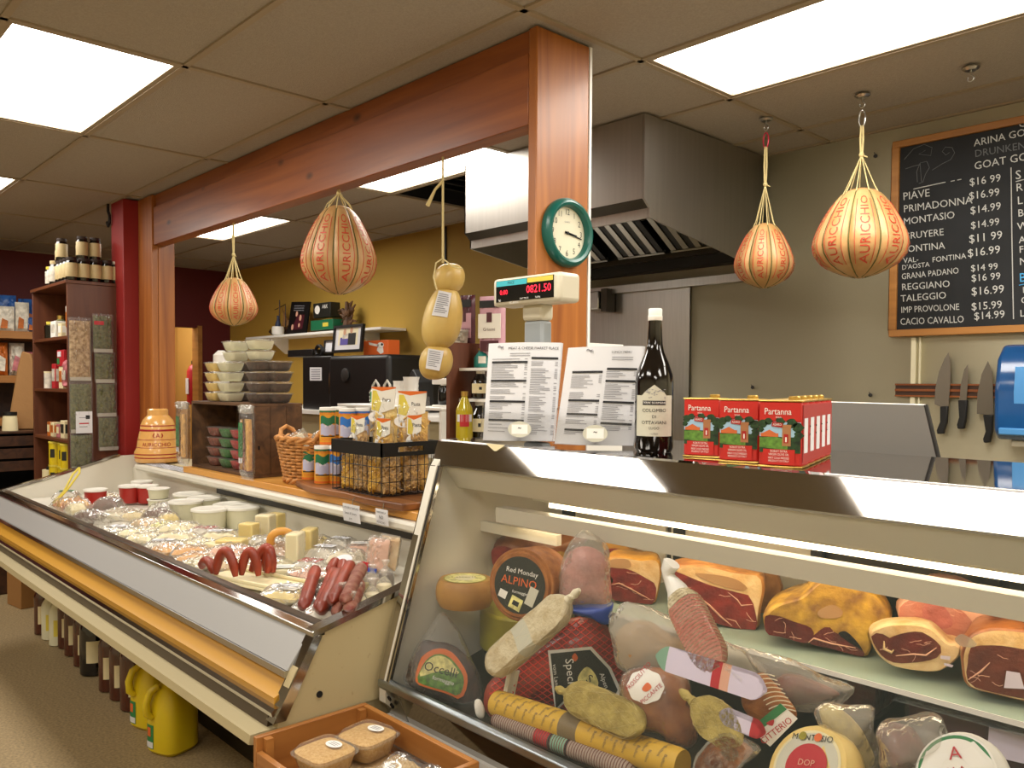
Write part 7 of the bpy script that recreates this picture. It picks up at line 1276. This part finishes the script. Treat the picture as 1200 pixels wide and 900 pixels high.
for u, v, k in ((112, 372, 0),): 
    o = MB('label_red').at(tuple(PX(116, 378, X=UX1+.055)-h2.location)).box(0, .001, -.03, .03, -.015, .01).build('label', h2)
# far shelves along the red wall
t = thing('far_shelving', 'light wood shelving with snack bags against the far red wall', 'shelf', (-8.1, 1.9, 0)); L0 = t.location; FX = -7.75
fz = [PX(20, v, X=FX).z for v in (388, 440, 490)]+[PX(20, 560, X=FX).z]
for z in fz[:3]: MB('farwood').box(-8.4, FX, .8, 2.42, z-.06, z-.0).build('shelf_board', t, off=L0)
for y in (.8, 2.38): MB('farwood').box(-8.4, FX-.02, y, y+.04, 0, 2.2).build('upright', t, off=L0)
MB('darkwood').box(-8.4, -8.38, .84, 2.38, 0, 2.2).build('back_board', t, off=L0)
def fbag(label, u, v, w_, h_, m, m2, zi):
    P = PX(u, v, X=FX-.12); t = thing('snack_bag', label, 'bag', (FX-.16, P.y, zi+.002), PI/2-.2); MB(m).at((0, 0, h_/2)).pillow(w_, h_, .09, seed=u, wr=.03).build('bag', t); MB(m2).prism([(-w_*.35, h_*.15), (w_*.3, h_*.12), (w_*.36, h_*.5), (-w_*.1, h_*.62)], 'y', -.056, -.05).build('print', t)
for a in [('blue and orange snack bag at the upper far left', 8, 360, .15, .3, 'bag_blue', 'bag_orange', fz[0]), ('blue snack bag beside the brown shelf unit', 33, 362, .13, .28, 'bag_blue', 'bag_orange', fz[0]+.0), ('orange bag at the left of the far middle shelf', 2, 420, .10, .27, 'bag_orange', 'bag_white', fz[1]), ('pink and beige bag in the far middle shelf', 21, 420, .11, .27, 'bag_white', 'bag_pink', fz[1]), ('pink bag beside the brown shelf on the far middle shelf', 37, 422, .07, .2, 'bag_pink', 'bag_white', fz[1])]: fbag(*a)
for a, X_ in (((('white bag with orange print in front of the blue bags'), 8, 380, .12, .2), 'bag_white'), ((('white and orange bag right of the front white one'), 27, 375, .10, .24), 'bag_white'), ((('small blue bag in the front row beside the brown shelf'), 38, 385, .07, .12), 'bag_blue')):
    l, u, v, w_, h_ = a; P = PX(u, v, X=FX-.02); t = thing('snack_bag', l, 'bag', (FX-.05, P.y, fz[0]+.002), PI/2-.1); MB(X_).at((0, 0, h_/2)).pillow(w_, h_, .05, seed=v).build('bag', t); MB('bag_orange').prism([(-w_*.35, h_*.1), (w_*.05, h_*.1), (w_*.1, h_*.4), (-w_*.25, h_*.5)], 'y', -.032, -.027).build('print', t)
# second tier of blue bags needs the ledge behind them
t = thing('paper_bag', 'tall brown paper bag standing by the brown shelf at the left', 'bag', PX(28, 503, X=-7.45)); z0 = t.location.z; MB('kraft').prism([(-.11, 0), (.11, 0), (.09, .48), (.06, .6), (.0, .62), (-.03, .5)], 'y', -.05, .05).build('bag', t, bevel=.01); t.rotation_euler = (0, 0, 1.2)
t = thing('slatted_crate', 'dark slatted wooden crate at the far left under the brown paper bag', 'crate', (-7.45, PX(20, 520, X=-7.45).y-.1, 0)); hz = z0-.002
b = MB('darkwood').box(-.25, .27, -.45, .45, hz-.015, hz)
for k in range(3): b.box(.25, .27, -.45, .45, hz-.3+k*.095, hz-.3+k*.095+.075)
b.build('slats', t)
for y in (-.43, .39): MB('darkwood').box(-.25, .249, y, y+.04, 0, hz-.016).build('side', t)
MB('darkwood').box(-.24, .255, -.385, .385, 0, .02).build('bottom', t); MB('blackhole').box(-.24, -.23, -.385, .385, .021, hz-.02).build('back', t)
p = PX(11, 502, X=-7.35); t = thing('glass_jar', 'cream jar with black lid standing on the dark crate at far left', 'jar', (-7.33, p.y, hz+.001)); MB('paper_cream').lathe([(.001, 0), (.055, 0), (.05, .1), (.045, .12), (.001, .12)], n=20).build('body', t); MB('black').lathe([(.05, .118), (.05, .145), (.001, .145)], n=18).build('lid', t)
o = MB('darkwood').box(-7.1, -6.82, .5, 1.55, .0, .48).use('shelf_brown_x').box(-7.12, -6.8, .45, 1.57, .482, .52).build('low_bench', bevel=.01); tag(o, 'low dark wooden bench on the floor at the left edge', 'bench')
# door beyond, and a red fire extinguisher
t = thing('fire_extinguisher', 'red fire extinguisher on the far wall seen through the doorway', 'extinguisher', (XL-.6, YB-.16, 1.28)); MB('label_red').lathe([(.001, 0), (.075, 0), (.08, .02), (.08, .38), (.05, .44), (.02, .46), (.001, .46)], n=20).build('cylinder', t); MB('black').box(-.03, .08, -.02, .02, .46, .5).tube([(.03, 0, .48), (.1, 0, .46), (.11, 0, .3)], .012, 6).build('valve', t); MB('paper').box(-.04, .04, -.083, -.079, .12, .3).build('label', t); MB('steel').box(-.02, .02, .08, .155, .2, .25).build('bracket', t)
t = thing('white_pole', 'white wrapped roll standing behind the pine post and the ceramic bell', 'roll', (-5.28, 2.32, 0)); MB('white').lathe([(.001, 0), (.05, 0), (.05, 1.72), (.02, 1.75), (.001, 1.75)], n=20).build('roll', t)
# ---------------------------------------------------------------- bottles on the floor under the chilled case
fy = 1.35
def fb(label, u, v, R, H, m, lab, first=None, capm='cork_dark', wid=1.2):
    P = PX(u, v, Z=0); loc = (P.x, P.y, .001)
    if first: return dup(first, loc, label)
    return bottle('floor_bottle', label, loc, R, H, m, capm, [(H*.2, H*.52, lab, wid)], neck=.35, sh=.66, group='brown bottles under the chilled case')
A = fb('brown bottle with yellow label, first at the far left under the chilled case', 51, 742, .05, .34, 'amber', 'paper_cream')
fb('brown bottle with yellow label, right after the two pale bottles on the floor', 79, 758, 0, 0, 0, 0, A); fb('brown bottle with yellow label, second after the two pale bottles on the floor', 87, 767, 0, 0, 0, 0, A)
fb('brown bottle with wide yellow label in the middle of the floor row', 98, 779, 0, 0, 0, 0, A); Bk = fb('wide dark glass jug with cream label in the middle of the floor row', 112, 788, .075, .36, 'dark_glass', 'paper_cream')
fb('brown bottle fourth from the yellow jugs on the floor', 131, 806, 0, 0, 0, 0, A) if 0 else None
C3 = fb('brown bottle with cream label, third from the yellow jugs', 129, 808, .052, .34, 'amber', 'paper_cream'); fb('brown bottle with cream label, second from the yellow jugs', 142, 818, 0, 0, 0, 0, C3); C4 = fb('large brown bottle with cream label, next to the yellow jugs', 159, 829, .068, .37, 'amber', 'paper_cream', wid=.9)
pale = fb('pale plastic bottle with yellow label, left of two on the floor', 61, 748, .055, .3, 'tub_white', 'label_yellow', capm='white'); fb('pale plastic bottle with yellow label, right of two on the floor', 70, 755, 0, 0, 0, 0, pale)
t = thing('yellow_jug', 'front yellow plastic jug with handle on the floor, nearest the wooden crate', 'jug', (*PX(203, 877, Z=0).xy, .001), math.radians(20), group='yellow plastic jugs')
R, H = .085, .31; b = MB('jug_yellow').lathe([(.001, .004), (R*.85, 0), (R, .015), (R, H*.55), (R*.92, H*.7), (R*.72, H*.83), (R*.45, H*.93), (.02, H*.97), (.001, H*.97)], n=32, sq=.25); b.build('body', t)
MB('jug_yellow').tube([(-.02, -.055, H*.9), (-.035, -.085, H*.84), (-.04, -.1, H*.7), (-.035, -.1, H*.56), (-.02, -.085, H*.5)], [.014, .016, .016, .016, .012], 10).build('handle', t); MB('label_yellow').lathe([(.026, H*.95), (.026, H*1.03), (.001, H*1.03)], n=18).build('cap', t)
b = MB('label_green')
def oj(a, z): x, y = math.cos(a), math.sin(a); k = (abs(x)**3.5+abs(y)**3.5)**(-1/3.5); return (x*k*(R+.0015), y*k*(R+.0015), z)
b.sheet(lambda u, v: oj(-2.3+.55*u, H*(.08+.32*v)), 8, 3); b.use('orange').sheet(lambda u, v: tuple(Vector(oj(-2.18+.25*u, H*(.24+.12*v)))*1.006), 4, 2); b.use('paper').sheet(lambda u, v: tuple(Vector(oj(-2.28+.5*u, H*(.09+.08*v)))*1.006), 6, 1); b.build('label', t)
dup(t, (*PX(181, 848, Z=0).xy, .001), 'rear yellow plastic jug with handle, between the front jug and the brown bottle')
t = thing('cardboard_box', 'small brown cardboard box on the floor at far left under the case', 'box', (*PX(36, 708, Z=0).xy, .001), .15); t.location.z = .001; MB('cardboard').box(-.13, .1, -.1, .12, 0, .24).build('box', t, bevel=.004); MB('kraft').box(-.13, .1, -.005, .03, .2405, .2415).build('tape', t)
# ---------------------------------------------------------------- wooden crate in the foreground
KZ = .66; ka, kb_, kc_ = PX(300, 865, Z=KZ), PX(432, 825, Z=KZ), PX(560, 893, Z=KZ)
kx0, kx1, ky0, ky1 = -1.935, kc_.x, ka.y+.0, min(kb_.y, 1.283); KD = .13
t = thing('wooden_crate', 'open pine crate of crumbs and granola in front of the deli case', 'crate', ((kx0+kx1)/2, (ky0+ky1)/2, KZ-KD)); L0 = t.location; th = .016
MB('crate_y').box(kx0, kx0+th, ky0, ky1, KZ-KD, KZ).build('end_board', t, off=L0, bevel=.002); MB('crate_y').box(kx1-th, kx1, ky0, ky1, KZ-KD, KZ).build('end_board', t, off=L0, bevel=.002)
MB('crate_x').box(kx0+th+.001, kx1-th-.001, ky1-th, ky1, KZ-KD, KZ).build('back_board', t, off=L0, bevel=.002); MB('crate_x').box(kx0+th+.001, kx1-th-.001, ky0, ky0+th, KZ-KD, KZ-.035).build('front_board', t, off=L0, bevel=.002); MB('crate_x').box(kx0+th+.001, kx1-th-.001, ky0+th+.001, ky1-th-.001, KZ-KD, KZ-KD+.012).build('bottom_board', t, off=L0)
for y in (ky0+th+.002, ky1-th-.022): MB('crate_y').box(kx0+th+.001, kx0+th+.02, y, y+.02, KZ-KD+.013, KZ-.004).build('corner_post', t, off=L0)
MB('galv').box(kx0+.15, kx1-.03, ky1-th-.008, ky1-th-.001, KZ-.075, KZ-.06).build('metal_strip', t, off=L0)
o = MB('crate_x').box(kx0+.02, kx1-.02, ky0+.02, ky1-.02, 0, KZ-KD-.001).build('crate_stand', bevel=.004); tag(o, 'plain wooden stand carrying the front pine crate', 'stand')
def ctub(label, u, v, zb, R, H, first=None, rz=.2):
    P = PX(u, v, Z=zb+H); loc = (P.x, P.y, zb)
    if first: return dup(first, loc, label, rz=rz)
    t = thing('crumb_tub', label, 'tub', loc, rz, group='clear tubs of crumbs in the pine crate')
    MB('crumb').lathe([(.001, .002), (R*.74, .002), (R*.8, .01), (R*.93, H*.6), (R*.95, H*.8), (R*.7, H*.9), (.001, H*.93)], n=32, sq=.5).build('crumbs', t); MB('lid_clear').lathe([(.001, 0), (R*.78, 0), (R*.83, .008), (R*.98, H*.7), (R*1.08, H*.72), (R*1.08, H*.76), (R*1.0, H*.8), (R*.85, H*1.0), (R*.8, H*.985), (.001, H*.985)], n=32, sq=.5).build('clear_tub', t)
    n = 24; b = MB('white').add([(math.cos(2*PI*i/n)*.024+.012, math.sin(2*PI*i/n)*.017+.018, H*.99+.0012) for i in range(n)], [tuple(range(n))]).use('ink_grey'); [b.box(-.002, .026, .012+k*.006, .014+k*.006, H*.99+.0013, H*.99+.0016) for k in range(3)]; b.build('label', t); return t
zb = KZ-KD+.0125; T1 = ctub('crumb tub stacked at the back of the pine crate with oval label', 409, 862, zb+.066, .062, .062); T1.location.y = 1.148; dup(T1, (T1.location.x+.0, T1.location.y-.0, zb), 'lower crumb tub under the stacked one at the back of the crate')
ctub('crumb tub at the front left of the pine crate with oval label', 363, 879, zb+.066, 0, .062, T1, .1).location.y = 1.022; P = PX(363, 879, Z=zb+.128); dup(T1, (P.x, 1.022, zb), 'lower crumb tub under the front left one in the crate')
def gbag(label, u, v, m, rz, tl):
    t = thing('grain_bag', label, 'bag', (u, v, zb+.001), rot=(0, 0, rz))
    MB(m).at((0, 0, .058), (-PI/2+tl, 0, 0)).pillow(.088, .17, .055, seed=u, lump=.3).build('grain', t); MB('clear').at((0, 0, .06), (-PI/2+tl, 0, 0)).pillow(.094, .19, .066, seed=u+1, wr=.012).build('bag', t)
    n = 24; b = MB('white').at((.005, .02, .092), (tl*.9, 0, 0)).add([(math.cos(2*PI*i/n)*.026, math.sin(2*PI*i/n)*.02, 0) for i in range(n)], [tuple(range(n))]).use('ink_grey'); [b.box(-.012, .012, -.006+k*.006, -.004+k*.006, .0004, .0008) for k in range(3)]; b.build('label', t)
gbag('bag of fine brown grain with oval label lying in the pine crate', -1.61, 1.10, 'grain', .1, .25); gbag('bag of chunky granola at the right end of the pine crate', -1.517, 1.12, 'granola', .05, .2)
